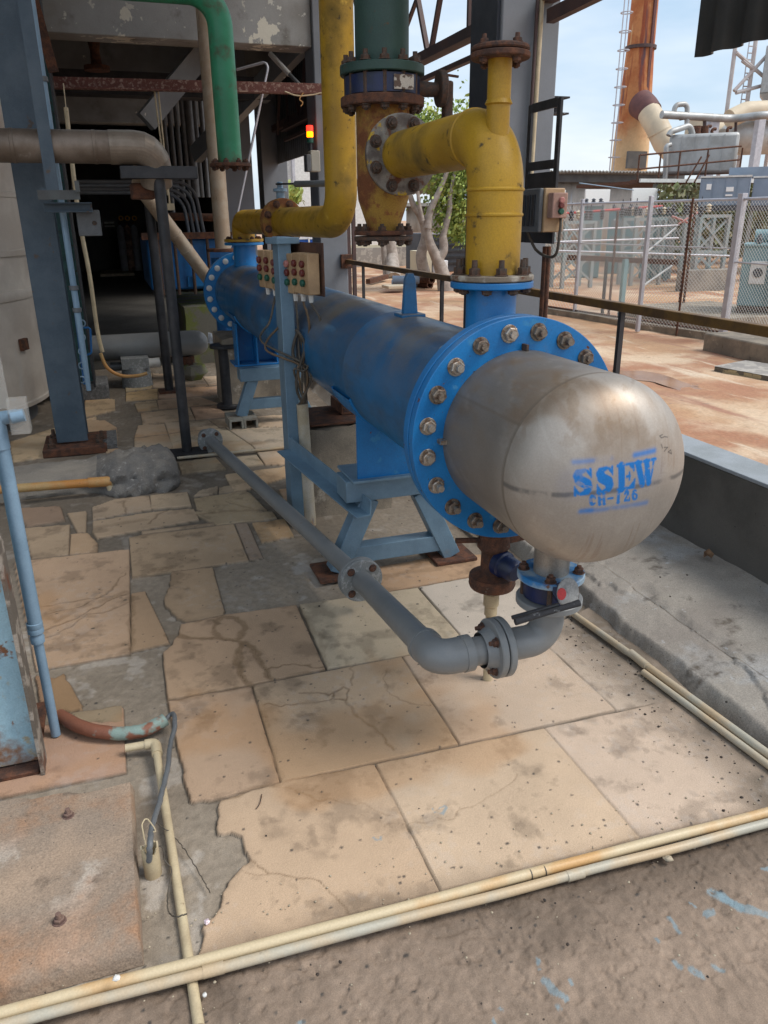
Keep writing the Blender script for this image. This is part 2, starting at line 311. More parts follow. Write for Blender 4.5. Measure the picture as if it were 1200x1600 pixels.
m_shedw = M('shed_sheet', (.50, .47, .43), (.40, .38, .36), 1, rough=.8, bump=.1, layers=[((.45, .5, .58), .35, .54, .56, (1, 1, .05)), ((.3, .16, .1), 2, .66, .8)], fine=.1, fs=20)
m_shedr = M('shed_roof', (.3, .29, .27), (.22, .21, .2), 2, rough=.85, bump=.1)
m_bwall = M('beige_wall', (.62, .55, .40), (.55, .5, .38), 1, rough=.9, bump=.2, fine=.08)
m_stone = M('stone_base', (.4, .37, .33), (.28, .26, .24), 5, .48, .52, rough=.9, bump=.5, bs=8, fine=.15)
m_bluef = M('blue_panel', (.02, .12, .5), rough=.5, bump=0)
m_dslat = M('dark_slats', (.05, .055, .065), (.08, .085, .1), 2, rough=.7, bump=.1)
m_hazy = M('yellow_black', (.42, .36, .22), (.14, .13, .11), 6, .48, .52, rough=.8, bump=.1)
m_bluemach = M('bright_blue_machine', (.01, .15, .42), (.008, .1, .3), 5, rough=.45, bump=.1, fine=.1)
m_cyl = M('gas_cylinder_paint', (.4, .43, .48), (.3, .33, .36), 5, rough=.5, bump=.1)
m_cylb = M('brown_cylinder_paint', (.4, .26, .2), (.1, .06, .05), 5, rough=.6, bump=.1)
m_yring = M('yellow_disc', (.8, .45, .02), rough=.5, bump=0)
m_moss = M('mossy_concrete', (.17, .16, .13), (.16, .18, .05), 5, .45, .6, rough=.95, bump=.6, bs=30, fine=.3)
m_tape = M('red_tag', (.5, .04, .04), rough=.5, bump=0)
m_dust = M('cement_dusted_steel', (.03, .03, .034), (.36, .37, .37), 26, .58, .70, rough=.85, bump=.3, fine=.2)
m_scrap = M('dark_crumbs', (.03, .025, .022), (.07, .05, .04), 30, rough=.9, bump=0)
m_peb = M('pale_pebble', (.45, .38, .28), (.35, .3, .22), 60, rough=.9, bump=.3)
m_foil = M('crumpled_foil', (.75, .62, .66), rough=.3, metal=.5, bump=.6, bs=300)
m_dryleaf = M('dry_leaf', (.25, .15, .08), (.2, .11, .06), 60, rough=.8, bump=.2)

# ================================================================ FLOOR
def vn(x, y, seed=0):
    xi = np.floor(x).astype(np.int64); yi = np.floor(y).astype(np.int64); fx = x - xi; fy = y - yi
    fx = fx * fx * (3 - 2 * fx); fy = fy * fy * (3 - 2 * fy)
    def h(a, b):
        n = (a * 374761393 + b * 668265263 + seed * 974634777) & 0xffffffff
        n = ((n ^ (n >> 13)) * 1274126177) & 0xffffffff; return ((n ^ (n >> 16)) & 0xffff) / 65535.
    return (h(xi, yi) * (1 - fx) + h(xi + 1, yi) * fx) * (1 - fy) + (h(xi, yi + 1) * (1 - fx) + h(xi + 1, yi + 1) * fx) * fy
def fbm(x, y, s, o=4, seed=0):
    t = 0; a = 1; n = 0
    for i in range(o): t = t + a * vn(x * s, y * s, seed + i * 17); n += a; a *= .5; s *= 2.03
    return t / n
def sst(a, b, x): t = np.clip((x - a) / (b - a), 0, 1); return t * t * (3 - 2 * t)
def gp(pts): return np.array([PZ(u, v, 0.)[:2] for u, v in pts])
def zc(pts, k, ox, oy): return [(ox + k * a, oy + k * b) for a, b in pts]
def Z1(*p): return zc(p, .375, 0, 700)
def Z2(*p): return zc(p, .2917, 150, 550)
TILES = [  # (polygon px, edge raggedness m, tone)
 ([(340,1250),(438,1222),(585,1193),(686,1391),(500,1440),(300,1500),(322,1445),(350,1395),(380,1355),(393,1342),(372,1305),(345,1298)], .012, (.50,.37,.25)),
 ([(588,1193),(850,1137),(998,1307),(689,1390)], .001, (.52,.40,.28)),
 ([(852,1137),(1045,1095),(1090,1100),(1230,1230),(1200,1262),(1000,1306)], .002, (.54,.43,.33)),
 ([(262,1095),(392,1071),(437,1221),(332,1248),(296,1250),(284,1195)], .008, (.47,.335,.225)),
 ([(395,1070),(627,1026),(716,1161),(440,1221)], .001, (.48,.355,.235)),
 ([(629,1026),(722,1009),(846,985),(856,1011),(961,1108),(719,1161)], .001, (.53,.42,.315)),
 ([(848,985),(903,957),(935,940),(1085,1088),(963,1109),(858,1011)], .003, (.53,.435,.34)),
 ([(283,975),(352,960),(463,945),(508,1044),(394,1068),(262,1092),(254,1020),(268,1008)], .008, (.44,.31,.20)),
 ([(468,944),(652,918),(716,990),(722,1008),(629,1024),(512,1044)], .002, (.53,.44,.31)),
 ([(655,917),(800,890),(900,956),(845,983),(722,1007),(718,990)], .002, (.58,.51,.42)),
 ([(596,925),(575,888),(690,868),(780,865),(815,880),(735,900)], .004, (.50,.33,.20)),
 (Z1((715,515),(885,495),(938,690),(780,722),(735,705),(690,650),(700,580)), .008, (.40,.29,.185)),
 (Z1((538,370),(600,360),(975,315),(1035,465),(550,540)), .002, (.385,.285,.185)),
 (Z1((981,314),(1030,310),(1095,455),(1041,466)), .002, (.30,.23,.17)),
 (Z1((1050,310),(1190,300),(1210,370),(1090,392)), .004, (.40,.27,.15)),
 (Z1((590,345),(890,308),(896,318),(592,358)), .002, (.36,.27,.18)),
 (Z1((130,465),(538,420),(541,855),(195,915),(150,925),(60,470)), .002, (.44,.31,.205)),
 (Z1((546,603),(604,597),(706,808),(546,846)), .002, (.38,.265,.165)),
 (Z1((100,332),(290,317),(285,443),(130,460)), .002, (.36,.27,.18)),
 (Z1((295,357),(365,352),(405,392),(405,432),(290,440)), .003, (.40,.28,.175)),
 (Z1((280,270),(360,260),(358,350),(322,350)), .002, (.36,.27,.18)),
 (Z1((60,250),(250,240),(270,300),(110,325)), .008, (.26,.185,.13)),
 (Z1((205,965),(270,942),(348,1085),(232,1100)), .01, (.34,.22,.12)),
 (Z1((150,942),(235,958),(230,1085),(170,1100)), .01, (.32,.20,.12)),
 (Z1((290,1106),(510,1072),(512,1140),(300,1150)), .01, (.33,.26,.17)),
 ([(-30,1165),(60,1135),(192,1105),(196,1205),(-30,1250)], .006, (.40,.26,.18)),
 ([(144,792),(180,779),(233,774),(236,795),(193,802),(145,812)], .003, (.34,.26,.18)),
 ([(145,814),(240,799),(303,794),(311,811),(152,840),(145,832)], .003, (.36,.27,.18)),
 (Z2((290,764),(490,747),(512,822),(298,838)), .002, (.36,.28,.19)),
 (Z2((520,772),(560,737),(655,717),(650,750),(600,765)), .003, (.34,.27,.19)),
 (Z2((660,722),(720,712),(742,745),(660,755)), .003, (.32,.25,.17)),
 (Z2((525,782),(800,742),(830,757),(920,848),(620,868),(540,838)), .003, (.35,.27,.17)),
 (Z2((530,852),(945,852),(970,888),(650,926),(540,872)), .003, (.36,.28,.18)),
 (Z2((440,587),(640,562),(700,625),(460,650)), .002, (.34,.27,.18)),
 (Z2((690,655),(1010,612),(1015,670),(800,738),(735,748)), .004, (.45,.34,.22)),
 (Z2((745,562),(858,547),(898,598),(780,610)), .003, (.44,.36,.25)),
 (Z2((864,537),(1070,515),(1080,600),(905,600)), .003, (.44,.35,.25)),
 (Z2((840,917),(1010,892),(1060,983),(900,1016)), .003, (.38,.27,.15)),
 (Z2((980,735),(1100,720),(1100,800),(1010,790)), .003, (.42,.3,.2)),
 (Z2((150,147),(300,112),(300,190),(160,212)), .003, (.42,.33,.2)), (Z2((303,112),(566,130),(600,178),(303,190)), .003, (.40,.31,.22)),
 (Z2((570,130),(690,125),(700,170),(603,178)), .003, (.40,.31,.22)), (Z2((160,216),(330,192),(330,250),(160,262)), .004, (.42,.30,.16)),
 (Z2((334,192),(650,182),(700,200),(640,225),(560,235),(334,250)), .006, (.40,.27,.18)), (Z2((205,272),(322,255),(335,305),(225,318)), .01, (.36,.28,.18)),
 (Z2((327,255),(560,240),(660,275),(505,290),(338,304)), .004, (.38,.27,.18)), (Z2((240,325),(500,295),(530,360),(365,378),(250,388)), .012, (.37,.28,.19)),
 (Z2((508,293),(640,285),(720,345),(535,360)), .004, (.36,.24,.16)), (Z2((225,392),(364,382),(385,436),(205,455)), .012, (.37,.28,.19)),
 (Z2((370,380),(600,362),(660,405),(388,434)), .005, (.38,.30,.21)), (Z2((604,362),(1060,330),(1070,400),(664,402)), .006, (.42,.32,.22)),
 (Z2((205,460),(385,440),(412,500),(412,545),(205,555)), .008, (.35,.28,.2)), (Z2((390,438),(690,405),(830,498),(860,530),(600,545),(416,545)), .006, (.44,.36,.25)),
 (Z2((694,403),(1070,404),(1070,512),(866,530),(834,498)), .006, (.44,.36,.26)),
 (Z2((-60,232),(100,252),(102,310),(-60,350)), .008, (.38,.28,.17)), (Z2((-60,362),(50,365),(110,402),(115,520),(60,535),(-60,530)), .008, (.38,.27,.17)),
 ([(15,690),(85,668),(110,660),(150,650),(152,700),(20,722)], .006, (.42,.32,.2)),
 (Z2((690,70),(740,60),(745,120),(705,125)), .006, (.42,.33,.22)),
]
CRACKS = [  # px polyline, half width m, strength
 ([(335,985),(336,970),(350,962),(371,965),(381,978),(378,992),(370,999),(350,997),(336,988)], .011, .9),
 ([(300,971),(340,963),(372,963)], .006, .7), ([(262,990),(300,997),(345,996),(375,1000),(396,1012),(404,1030),(418,1050),(424,1060)], .012, .9),
 ([(378,1003),(372,1025),(374,1050),(392,1070)], .013, 1.), ([(418,1047),(440,1038),(470,1038),(507,1042)], .005, .8),
 (Z1((165,660),(400,625),(530,610)), .005, .8), (Z1((200,690),(330,665),(440,610),(525,520)), .005, .8), (Z1((180,760),(320,710),(420,650),(530,605)), .006, .8),
 (Z1((190,790),(300,745),(370,690),(450,680),(535,640)), .005, .7), (Z1((180,700),(230,720),(300,680)), .016, .6), (Z1((420,640),(520,600)), .014, .6), (Z1((330,700),(400,700)), .014, .5),
 (Z1((420,840),(540,810)), .018, .5), (Z1((548,620),(548,840)), .012, .6),
 ([(470,1082),(515,1085),(535,1074),(546,1079),(541,1092),(524,1092),(520,1081)], .004, .8), ([(410,1102),(490,1098),(520,1090)], .004, .7), ([(475,1098),(495,1097)], .012, .5),
 ([(540,1092),(555,1115),(580,1135),(618,1172)], .005, .7), ([(548,1072),(548,1045),(556,1035)], .003, .6), ([(600,1050),(606,1080),(640,1100),(672,1104)], .002, .5),
 ([(393,1342),(420,1365),(450,1368),(500,1378),(515,1400),(553,1430)], .0025, .7), ([(386,1362),(420,1366)], .0025, .5), ([(440,1225),(500,1252),(560,1255),(610,1275)], .0025, .5),
 ([(600,1290),(700,1280),(790,1230),(810,1207)], .002, .4), ([(392,1070),(300,1087),(262,1094)], .008, .7), ([(400,1068),(508,1044)], .005, .5), ([(438,1222),(340,1250)], .006, .6), ([(438,1222),(585,1193)], .003, .4),
 ([(405,1090),(437,1215)], .009, .35), ([(500,990),(510,1040)], .008, .4), ([(470,950),(490,990)], .01, .5),
 (Z2((150,800),(160,860)), .006, .8), (Z2((280,920),(330,870),(420,835)), .006, .8), (Z2((540,870),(700,850),(920,850)), .01, .6), (Z2((0,940),(260,900)), .02, .5),
 (Z2((700,800),(830,840),(930,850)), .008, .5), (Z2((290,150),(310,195)), .008, .4), (Z2((160,215),(330,195)), .03, .5), (Z2((500,350),(700,390)), .06, .6), (Z2((620,230),(700,250)), .07, .6),
 (Z1((640,510),(700,500)), .015, .5), (Z1((720,365),(745,372)), .006, .5), ([(600,900),(700,885)], .02, .5), ([(500,900),(530,870),(545,860)], .06, .75), ([(620,880),(720,875)], .03, .5),
]
PAINT = [([(680,1262),(685,1270),(692,1273),(702,1265),(698,1260),(690,1264)], 4e-3), ([(580,1308),(586,1313),(592,1311),(590,1306)], 3e-3), ([(1112,1388),(1130,1395),(1160,1412),(1200,1425)], .016), ([(1130,1392),(1150,1410)], .015),
 ([(1104,1420),(1112,1416)], .012), ([(1048,1432),(1064,1452)], .007), ([(1056,1498),(1062,1506)], .010), ([(1082,1508),(1094,1516)], .011), ([(1115,1502),(1128,1508)], .008), ([(1022,1462),(1030,1468)], .004),
 ([(838,1492),(842,1505)], .007), ([(855,1525),(868,1540),(884,1552)], .010), ([(890,1522),(892,1528)], .007), ([(872,1565),(873,1568)], .006), ([(780,1565),(788,1570)], .004), ([(775,1585),(776,1590)], .006), ([(1075,1402),(1085,1408)], .004), ([(470,1588),(474,1589)], .005), ([(1192,1352),(1205,1350)], .007)]
xs = np.concatenate([np.arange(-1.9, -.5, .012), np.arange(-.5, 1.765, .004)])
ysl = [.25]
while ysl[-1] < 9.3:
    y = ysl[-1]; ysl.append(y + (.012 if y < .9 else .004 if y < 2.9 else min(.004 + (y - 2.9) * .006, .04)))
ys = np.array(ysl); GX, GY = np.meshgrid(xs, ys); sh = GX.shape
px_, py_ = GX.ravel(), GY.ravel(); n_ = px_.size
wx = (fbm(px_, py_, 24, 2, 3) - .5); wy = (fbm(px_, py_, 24, 2, 9) - .5)
fx_ = fbm(px_, py_, 3.2, 5, 21); fy_ = fbm(px_, py_, 11, 5, 33); fz_ = fbm(px_, py_, 55, 3, 41); f5 = fbm(px_, py_, 1.3, 4, 55)
# bare concrete between the slabs, brown screed in front of the conduit line
conc = np.array([.27, .225, .175])[None] * (.72 + .5 * fx_[:, None]) * (.8 + .4 * fz_[:, None])
conc = conc + (sst(.62, .72, fy_) * .10)[:, None]
fc0, fc1 = PZ(0, 1590), PZ(1200, 1285)
lineY = fc0.y + (px_ - fc0.x) / (fc1.x - fc0.x) * (fc1.y - fc0.y)
front = sst(.01, -.01, py_ - lineY)
brown = np.array([.255, .192, .145])[None] * (.72 + .42 * fx_[:, None] + .14 * (fy_[:, None]))
brown = brown * (1 - .35 * sst(.55, .75, f5))[:, None] * (1 - .5 * (sst(.25, .0, lineY - py_) * sst(.35, .6, fx_)))[:, None]
brown = brown * (1 - .45 * sst(.56, .68, fbm(px_, py_, 9, 4, 79)) * sst(.45, .6, f5))[:, None] * (.82 + .36 * fbm(px_, py_, 70, 3, 77))[:, None] * (.9 + .2 * fbm(px_, py_, 24, 3, 78))[:, None]
col = conc * (1 - front[:, None]) + brown * front[:, None]
z = -.012 + .006 * (fx_ - .5) + .004 * (fz_ - .5) + front * (.020 * (fbm(px_, py_, 5, 4, 5) - .5) + .0035 * (fbm(px_, py_, 22, 3, 6) - .5) + .003 * (fz_ - .5) - .0035 * sst(.64, .7, fbm(px_, py_, 45, 2, 16)))
tmask = np.zeros(n_); edge = np.zeros(n_); tcol = np.zeros((n_, 3))
def segd(X, Y, P, close):
    d = np.full(X.size, 9.); m = len(P)
    for i in range(m if close else m - 1):
        a = P[i]; b = P[(i + 1) % m]; e = b - a; t = np.clip(((X - a[0]) * e[0] + (Y - a[1]) * e[1]) / (e @ e), 0, 1)
        d = np.minimum(d, np.hypot(X - a[0] - t * e[0], Y - a[1] - t * e[1]))
    return d
def inside(X, Y, P):
    c = np.zeros(X.size, bool); m = len(P)
    for i in range(m):
        a = P[i]; b = P[i - 1]; k = ((a[1] > Y) != (b[1] > Y)) & (X < (b[0] - a[0]) * (Y - a[1]) / (b[1] - a[1] + 1e-12) + a[0]); c ^= k
    return c
for ti, (poly, rag, tone) in enumerate(TILES):
    P = gp(poly); mg = .06; idx = np.where((px_ > P[:, 0].min() - mg) & (px_ < P[:, 0].max() + mg) & (py_ > P[:, 1].min() - mg) & (py_ < P[:, 1].max() + mg))[0]
    if not idx.size: continue
    X = px_[idx]; Y = py_[idx]; ds = np.full(X.size, 9.)
    for q in range(len(P)):
        if np.hypot(*(P[(q + 1) % len(P)] - P[q])) < .17: ds = np.minimum(ds, segd(X, Y, P[[q, (q + 1) % len(P)]], False))
    wr = np.clip(1.3 - ds / .05, .12, 1) * rag * 2.7; X = X + wx[idx] * wr; Y = Y + wy[idx] * wr
    d = segd(X, Y, P, True); d = np.where(inside(X, Y, P), d, -d)
    m = sst(-.0028, .0006, d); edge[idx] = np.maximum(edge[idx], sst(-.008, -.001, d))
    tn = (np.array(tone) * np.array([.97, .94, .94]) + np.array([.01, .010, .008]))[None] * (.87 + .26 * fx_[idx][:, None]) * (.93 + .14 * fy_[idx][:, None]) * rng.uniform(.96, 1.04)
    gm = fbm(px_[idx], py_[idx], 9, 5, 60 + ti); g2_ = fbm(px_[idx], py_[idx], 33, 4, 160 + ti)
    tn = tn * (1 - .28 * sst(.56, .74, gm))[:, None] * (1 - .22 * sst(.58, .7, g2_) * sst(.4, .6, gm))[:, None] * (.95 + .1 * g2_[:, None])
    ed = np.exp(-np.maximum(d, 0) / (.003 + wr * .25)) * (.15 + .5 * fy_[idx])
    tn = tn * (1 - .55 * ed[:, None]) + np.array([.06, .04, .025])[None] * ed[:, None]
    up = m > tmask[idx]
    tcol[idx] = np.where(up[:, None], tn, tcol[idx]); tmask[idx] = np.maximum(tmask[idx], m)
fr = 1 - front
farf = sst(3.3, 4.2, py_)[:, None]; col = col * (1 - .25 * farf); tcol = tcol * (1 + .38 * farf)
col = col * (1 - .7 * (edge * fr)[:, None] * (1 - .5 * farf))  # concrete darkened along slab edges: dark joints plus painted edge shadow
tmask *= fr
col = col * (1 - tmask[:, None]) + tcol * tmask[:, None]
z = z * (1 - tmask) + tmask * (.0012 * (fx_ - .5))
crk = np.zeros(n_)
for poly, hw, st in CRACKS:
    P = gp(poly); mg = .1; idx = np.where((px_ > P[:, 0].min() - mg) & (px_ < P[:, 0].max() + mg) & (py_ > P[:, 1].min() - mg) & (py_ < P[:, 1].max() + mg))[0]
    X = px_[idx] + wx[idx] * .03; Y = py_[idx] + wy[idx] * .03; d = segd(X, Y, P, False)
    s = sst(hw * 1.7, hw * .6, d * (.7 + .6 * fy_[idx])) * st * (.35 + .35 * fz_[idx])
    core = sst(.0036, .0008, d * (.6 + fz_[idx])) * st * (.25 + .6 * sst(.35, .6, fy_[idx])) if hw < .02 else 0
    crk[idx] = np.maximum(crk[idx], s); crk[idx] = np.maximum(crk[idx], core)
crk *= fr * (.5 + .5 * tmask)
col = col * (1 - crk[:, None]) + np.array([.13, .078, .035])[None] * crk[:, None]; z -= .002 * crk
# dirt washed against the kerb and the conduit lines, loose dark crumbs
dirt = np.clip(sst(1.45, 1.68, px_ + (fx_ - .5) * .25) * .75 + sst(.10, .0, py_ - lineY + (fy_ - .5) * .09) * fr * .5 * (px_ > -.1), 0, 1) * (.4 + .8 * fy_)
dirt = np.clip(dirt * 1.3, 0, .9); col = col * (1 - dirt[:, None]) + np.array([.13, .105, .08])[None] * dirt[:, None]
lgt = sst(.56, .7, fbm(px_, py_, 40, 3, 91)) * sst(.45, .65, fx_) * .2; col = col + (lgt * fr)[:, None] * .5 * (.5 - col)
stn = sst(.60, .72, fbm(px_, py_, 2.2, 4, 71)) * tmask * .35; col = col * (1 - stn[:, None]) + np.array([.5, .26, .1])[None] * stn[:, None] * .9
for poly, hw in PAINT:
    P = gp(poly); mg = .06; idx = np.where((px_ > P[:, 0].min() - mg) & (px_ < P[:, 0].max() + mg) & (py_ > P[:, 1].min() - mg) & (py_ < P[:, 1].max() + mg))[0]
    if not idx.size: continue
    X = px_[idx] + wx[idx] * .022; Y = py_[idx] + wy[idx] * .022; s = sst(hw * .95, hw * .7, segd(X, Y, P, False)) * .65 * sst(.28, .42, fz_[idx] + .06)
    col[idx] = col[idx] * (1 - s[:, None]) + np.array([.20, .29, .335])[None] * s[:, None]
w_ = sst(.06, .015, segd(px_ + wx * .1, py_ + wy * .1, gp([(470, 880), (500, 905), (520, 900)]), False)) * .3; col = col * (1 - w_[:, None]) + w_[:, None] * .5
for k in range(420):
    cx_, cy_ = rng.uniform(-.4, 1.7), 1.1 + 3.2 * rng.random() ** 1.5; r = rng.choice([.0045, .005, .006, .008], p=[.5, .3, .15, .05])
    j0, j1 = np.searchsorted(xs, [cx_ - .02, cx_ + .02]); i0, i1 = np.searchsorted(ys, [cy_ - .02, cy_ + .02])
    if j1 <= j0 or i1 <= i0: continue
    II, JJ = np.meshgrid(np.arange(i0, min(i1, sh[0])), np.arange(j0, min(j1, sh[1])), indexing='ij'); idx = (II * sh[1] + JJ).ravel()
    s = sst(r, r * .5, np.hypot((px_[idx] - cx_) * rng.uniform(.7, 1.3), py_[idx] - cy_)) * .85
    col[idx] = col[idx] * (1 - s[:, None]) + .04 * s[:, None]
me = bpy.data.meshes.new('paved_floor'); nf = (sh[0] - 1) * (sh[1] - 1)
me.vertices.add(n_); me.vertices.foreach_set('co', np.stack([px_, py_, z], 1).astype(np.float32).ravel())
ii = (np.arange(sh[0] - 1)[:, None] * sh[1] + np.arange(sh[1] - 1)[None]).ravel()
lv = np.stack([ii, ii + 1, ii + sh[1] + 1, ii + sh[1]], 1).astype(np.int32).ravel()
me.loops.add(nf * 4); me.loops.foreach_set('vertex_index', lv); me.polygons.add(nf); me.polygons.foreach_set('loop_start', np.arange(0, nf * 4, 4, dtype=np.int32)); me.update(calc_edges=True)
me.polygons.foreach_set('use_smooth', np.ones(nf, bool))
ca = me.attributes.new('paint', 'FLOAT_COLOR', 'POINT'); ca.data.foreach_set('color', np.concatenate([np.clip(col, 0, 1), np.ones((n_, 1))], 1).astype(np.float32).ravel())
m_floor = M('stone_paving', (.4, .3, .2), attr='paint', rough=.85, bump=.6, bs=150, fine=.24, fs=380, bdist=.003, spec=.3, layers=[((.09, .065, .045), 240, .70, .76), ((.62, .55, .47), 190, .72, .78), ((.16, .115, .08), 34, .64, .80), ((.13, .095, .065), 95, .62, .84)])
me.materials.append(m_floor); fl = bpy.data.objects.new('floor', me); sc.collection.objects.link(fl); fl['kind'] = 'structure'
del px_, py_, wx, wy, fx_, fy_, fz_, f5, conc, brown, col, tcol
ST('concrete_floor', G().box(-14, 1.80, -6, 30, -.3, -.03), m_conc)
# raised walkway beside the kerb: a sheet with rough top, and its ragged kerb face
def sheet(name, x0, x1, y0, y1, st, zf, mat, **k):
    X = np.arange(x0, x1 + st * .5, st); Yv = np.arange(y0, y1 + st * .5, st); g = G(); A, B = np.meshgrid(X, Yv); Zv = zf(A.ravel(), B.ravel())
    g.v = [(float(a), float(b), float(c)) for a, b, c in zip(A.ravel(), B.ravel(), Zv)]; nx = len(X)
    g.f = [(i * nx + j, i * nx + j + 1, (i + 1) * nx + j + 1, (i + 1) * nx + j) for i in range(len(Yv) - 1) for j in range(nx - 1)]
    return g
def wk(a, b):
    t = sst(0, 1, (a - 1.728 - (fbm(a * 1.2, b, 5, 4, 5) - .5) * .06) / .05); top = .058 + .05 * np.clip((a - 1.76) / .7, 0, 1)
    brk = sst(1.93, 1.90, a + (fbm(a, b, 7, 4, 8) - .5) * .35) * (b < 3)      # the broken-away layer
    return -.02 + (top + .02 - .012 * brk) * t + (fbm(a, b, 12, 4, 2) - .5) * .012 * t
g = sheet('w', 1.69, 1.95, .2, 3.4, .006, wk, None); g3 = sheet('w', 1.95, 2.46, .2, 3.4, .015, wk, None); g.add(g3.v, g3.f)
g2 = sheet('w', 1.70, 2.46, 3.4, 9.4, .04, wk, None); g.add(g2.v, g2.f)
ST('walkway', g, M('walkway_screed', (.33, .30, .26), (.26, .23, .20), 2.5, rough=.93, bump=.6, bs=45, bdist=.006, layers=[((.36, .35, .335), 3.5, .52, .66), ((.11, .09, .07), 7, .58, .72), ((.42, .42, .42), 16, .66, .74), ((.04, .035, .03), 55, .7, .75)], fine=.3))

ST('hall_floor', G().box(-2.1, 1.69, 9.25, 28, -.05, -.006), M('shade_dark_floor', (.06, .056, .05), (.09, .085, .075), 1.5, rough=.6, bump=.2, fine=.2))  # dark sheet over the concrete, the hall's gloom put into its colour
# outside ground
def gz(a, b): return -.10 + .05 * (fbm(a, b, .6, 4, 12) - .5) + .03 * (fbm(a, b, 3, 3, 14) - .5)
g = sheet('g', 2.6, 16, -8, 32, .12, gz, None)
ST('ground', g, m_dirt)
ST('far_ground', G().box(-300, 400, -200, 500, -.9, -.32), m_dirt)
pd = G(); c = PZ(1020, 592, -.085); pts = []
for k in range(48):
    a = 2 * math.pi * k / 48; r = 1 + .35 * math.sin(3 * a + 1) + .15 * math.sin(7 * a); pts.append((c.x + .2 * r * math.cos(a) - .12 * math.sin(a), c.y + .9 * r * math.sin(a), -.092))
pd.add(pts, [tuple(range(48))]); S('puddle', pd, m_puddle, None, None); bpy.data.objects['puddle']['kind'] = 'structure'

# ================================================================ BUILDING
B = T('factory_building', 'open sided factory building with grey columns, concrete beams and dark interior', 'building', (2.4, 9, 0))
def part(n, g, m, par=None, **k): return OB(n, g, m, par or B, **k)
part('column', G().box(2.21, 2.52, 8.62, 8.98, -.1, 6), m_colgrey, bevel=.012)
part('column', G().box(2.32, 2.70, 4.66, 5.06, -.1, 6), m_colgrey, bevel=.01)
part('column', G().box(2.45, 2.85, 13.0, 13.4, -.1, 6), m_colgrey, bevel=.01)
part('column', G().box(1.65, 2.05, 11.6, 12.0, -.1, 4), m_colgrey, bevel=.01)
part('side_facing', G().box(2.300, 2.318, 4.68, 5.04, -.1, 5), M('dark_blue_grey_face', (.022, .028, .04), (.03, .037, .05), 5, rough=.6, bump=.1))  # thin dark layer on the column's left face, darker than its front
part('concrete_beam', G().box(-2.2, 2.208, 8.66, 9.0, 3.16, 4.0), m_beamp, bevel=.01)
part('concrete_beam', G().box(-2.2, 2.6, 12.2, 12.6, 3.3, 4.0), m_wallp, bevel=.01)
part('concrete_beam', G().box(-2.2, 2.6, 16.2, 16.6, 3.2, 4.0), m_wallp, bevel=.01)
part('concrete_beam', G().box(-2.2, 2.2, 10.8, 11.1, 2.95, 3.2), m_black)
part('ceiling', G().box(-2.2, 3.1, 9.02, 28, 4.0, 4.15), m_wallp)
part('roof', G().box(-6, 2.9, 3.0, 9.0, 5.2, 5.3), m_roof)
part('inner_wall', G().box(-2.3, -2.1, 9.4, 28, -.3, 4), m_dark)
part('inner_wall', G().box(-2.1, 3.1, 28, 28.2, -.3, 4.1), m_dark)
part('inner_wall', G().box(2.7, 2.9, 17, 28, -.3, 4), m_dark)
part('side_wall', G().box(-6.2, -6.0, 3, 28, -.3, 5.3), m_wallp)
part('purlin', G().ext([(-.05, -.05), (.05, -.05), (.05, -.038), (-.038, -.038), (-.038, .05), (-.05, .05)], (-.42, 8.2, 2.69), (2.25, 8.2, 2.73)), m_rustpink)
part('diagonal_brace', G().bar((.55, 9.2, 2.5), (1.9, 9.6, 3.9), .12, .2), m_wallp)
part('diagonal_brace', G().bar((1.35, 12.1, 2.4), (2.5, 10, 3.5), .12, .22), m_wallp)
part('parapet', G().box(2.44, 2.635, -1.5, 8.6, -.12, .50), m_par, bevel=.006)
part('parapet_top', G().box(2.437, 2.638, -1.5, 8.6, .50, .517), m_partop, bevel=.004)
def corr(x, y0, y1, z0, z1, pitch=.10, amp=.016, ax='y', slope=0.):
    g = G(); n = int((y1 - y0) / pitch * 8) + 1
    prof = []
    for i in range(n):
        y = y0 + (y1 - y0) * i / (n - 1); ph = ((y - y0) / pitch) % 1; d = amp * min(1, max(-1, 1.9 * math.sin(2 * math.pi * ph)))
        prof.append((y, d))
    vs_ = [((x + d, y, zz + (slope * (y - y0) if zz == z0 else 0)) if ax == 'y' else (y, x + d, zz)) for zz in (z0, z1) for y, d in prof]
    return g.add(vs_, [(i, i + 1, n + i + 1, n + i) for i in range(n - 1)])
part('cladding_sheet', corr(2.62, 1.22, 3.30, 2.21, 5.2, .18, .02), m_clad, solid=.004)
part('cladding_sheet', corr(2.70, 9.1, 13.0, 2.35, 2.82, .12, .014), m_cladg, solid=.004)
part('cladding_sheet', corr(2.72, 9.1, 13.0, 2.86, 4.2, .12, .014), m_clad, solid=.004)
part('cladding_rail', G().bar((2.66, 9.1, 2.84), (2.66, 13, 2.84), .06, .09), m_truss)
tr = T('eave_truss', 'brown steel truss running along the eaves against the sky', 'truss', (2.62, 6, 2.7))
OB('top_chord', G().bar((2.62, 3.2, 4.1), (2.62, 12, 4.1), .07, .09), m_truss, tr)
OB('bottom_chord', G().ext([(-.05, 0), (.05, 0), (.05, .012), (.006, .012), (.006, .09), (-.006, .09), (-.006, .012), (-.05, .012)], (2.60, 3.35, 2.71), (2.60, 12, 2.71)), m_truss, tr)
OB('bottom_chord', G().bar((2.62, 5.1, 2.60), (2.62, 12, 2.60), .05, .035), m_truss, tr)
OB('bottom_chord', G().bar((2.60, 3.35, 2.655), (2.60, 4.6, 2.63), .05, .07), m_truss, tr)
yy = 3.5
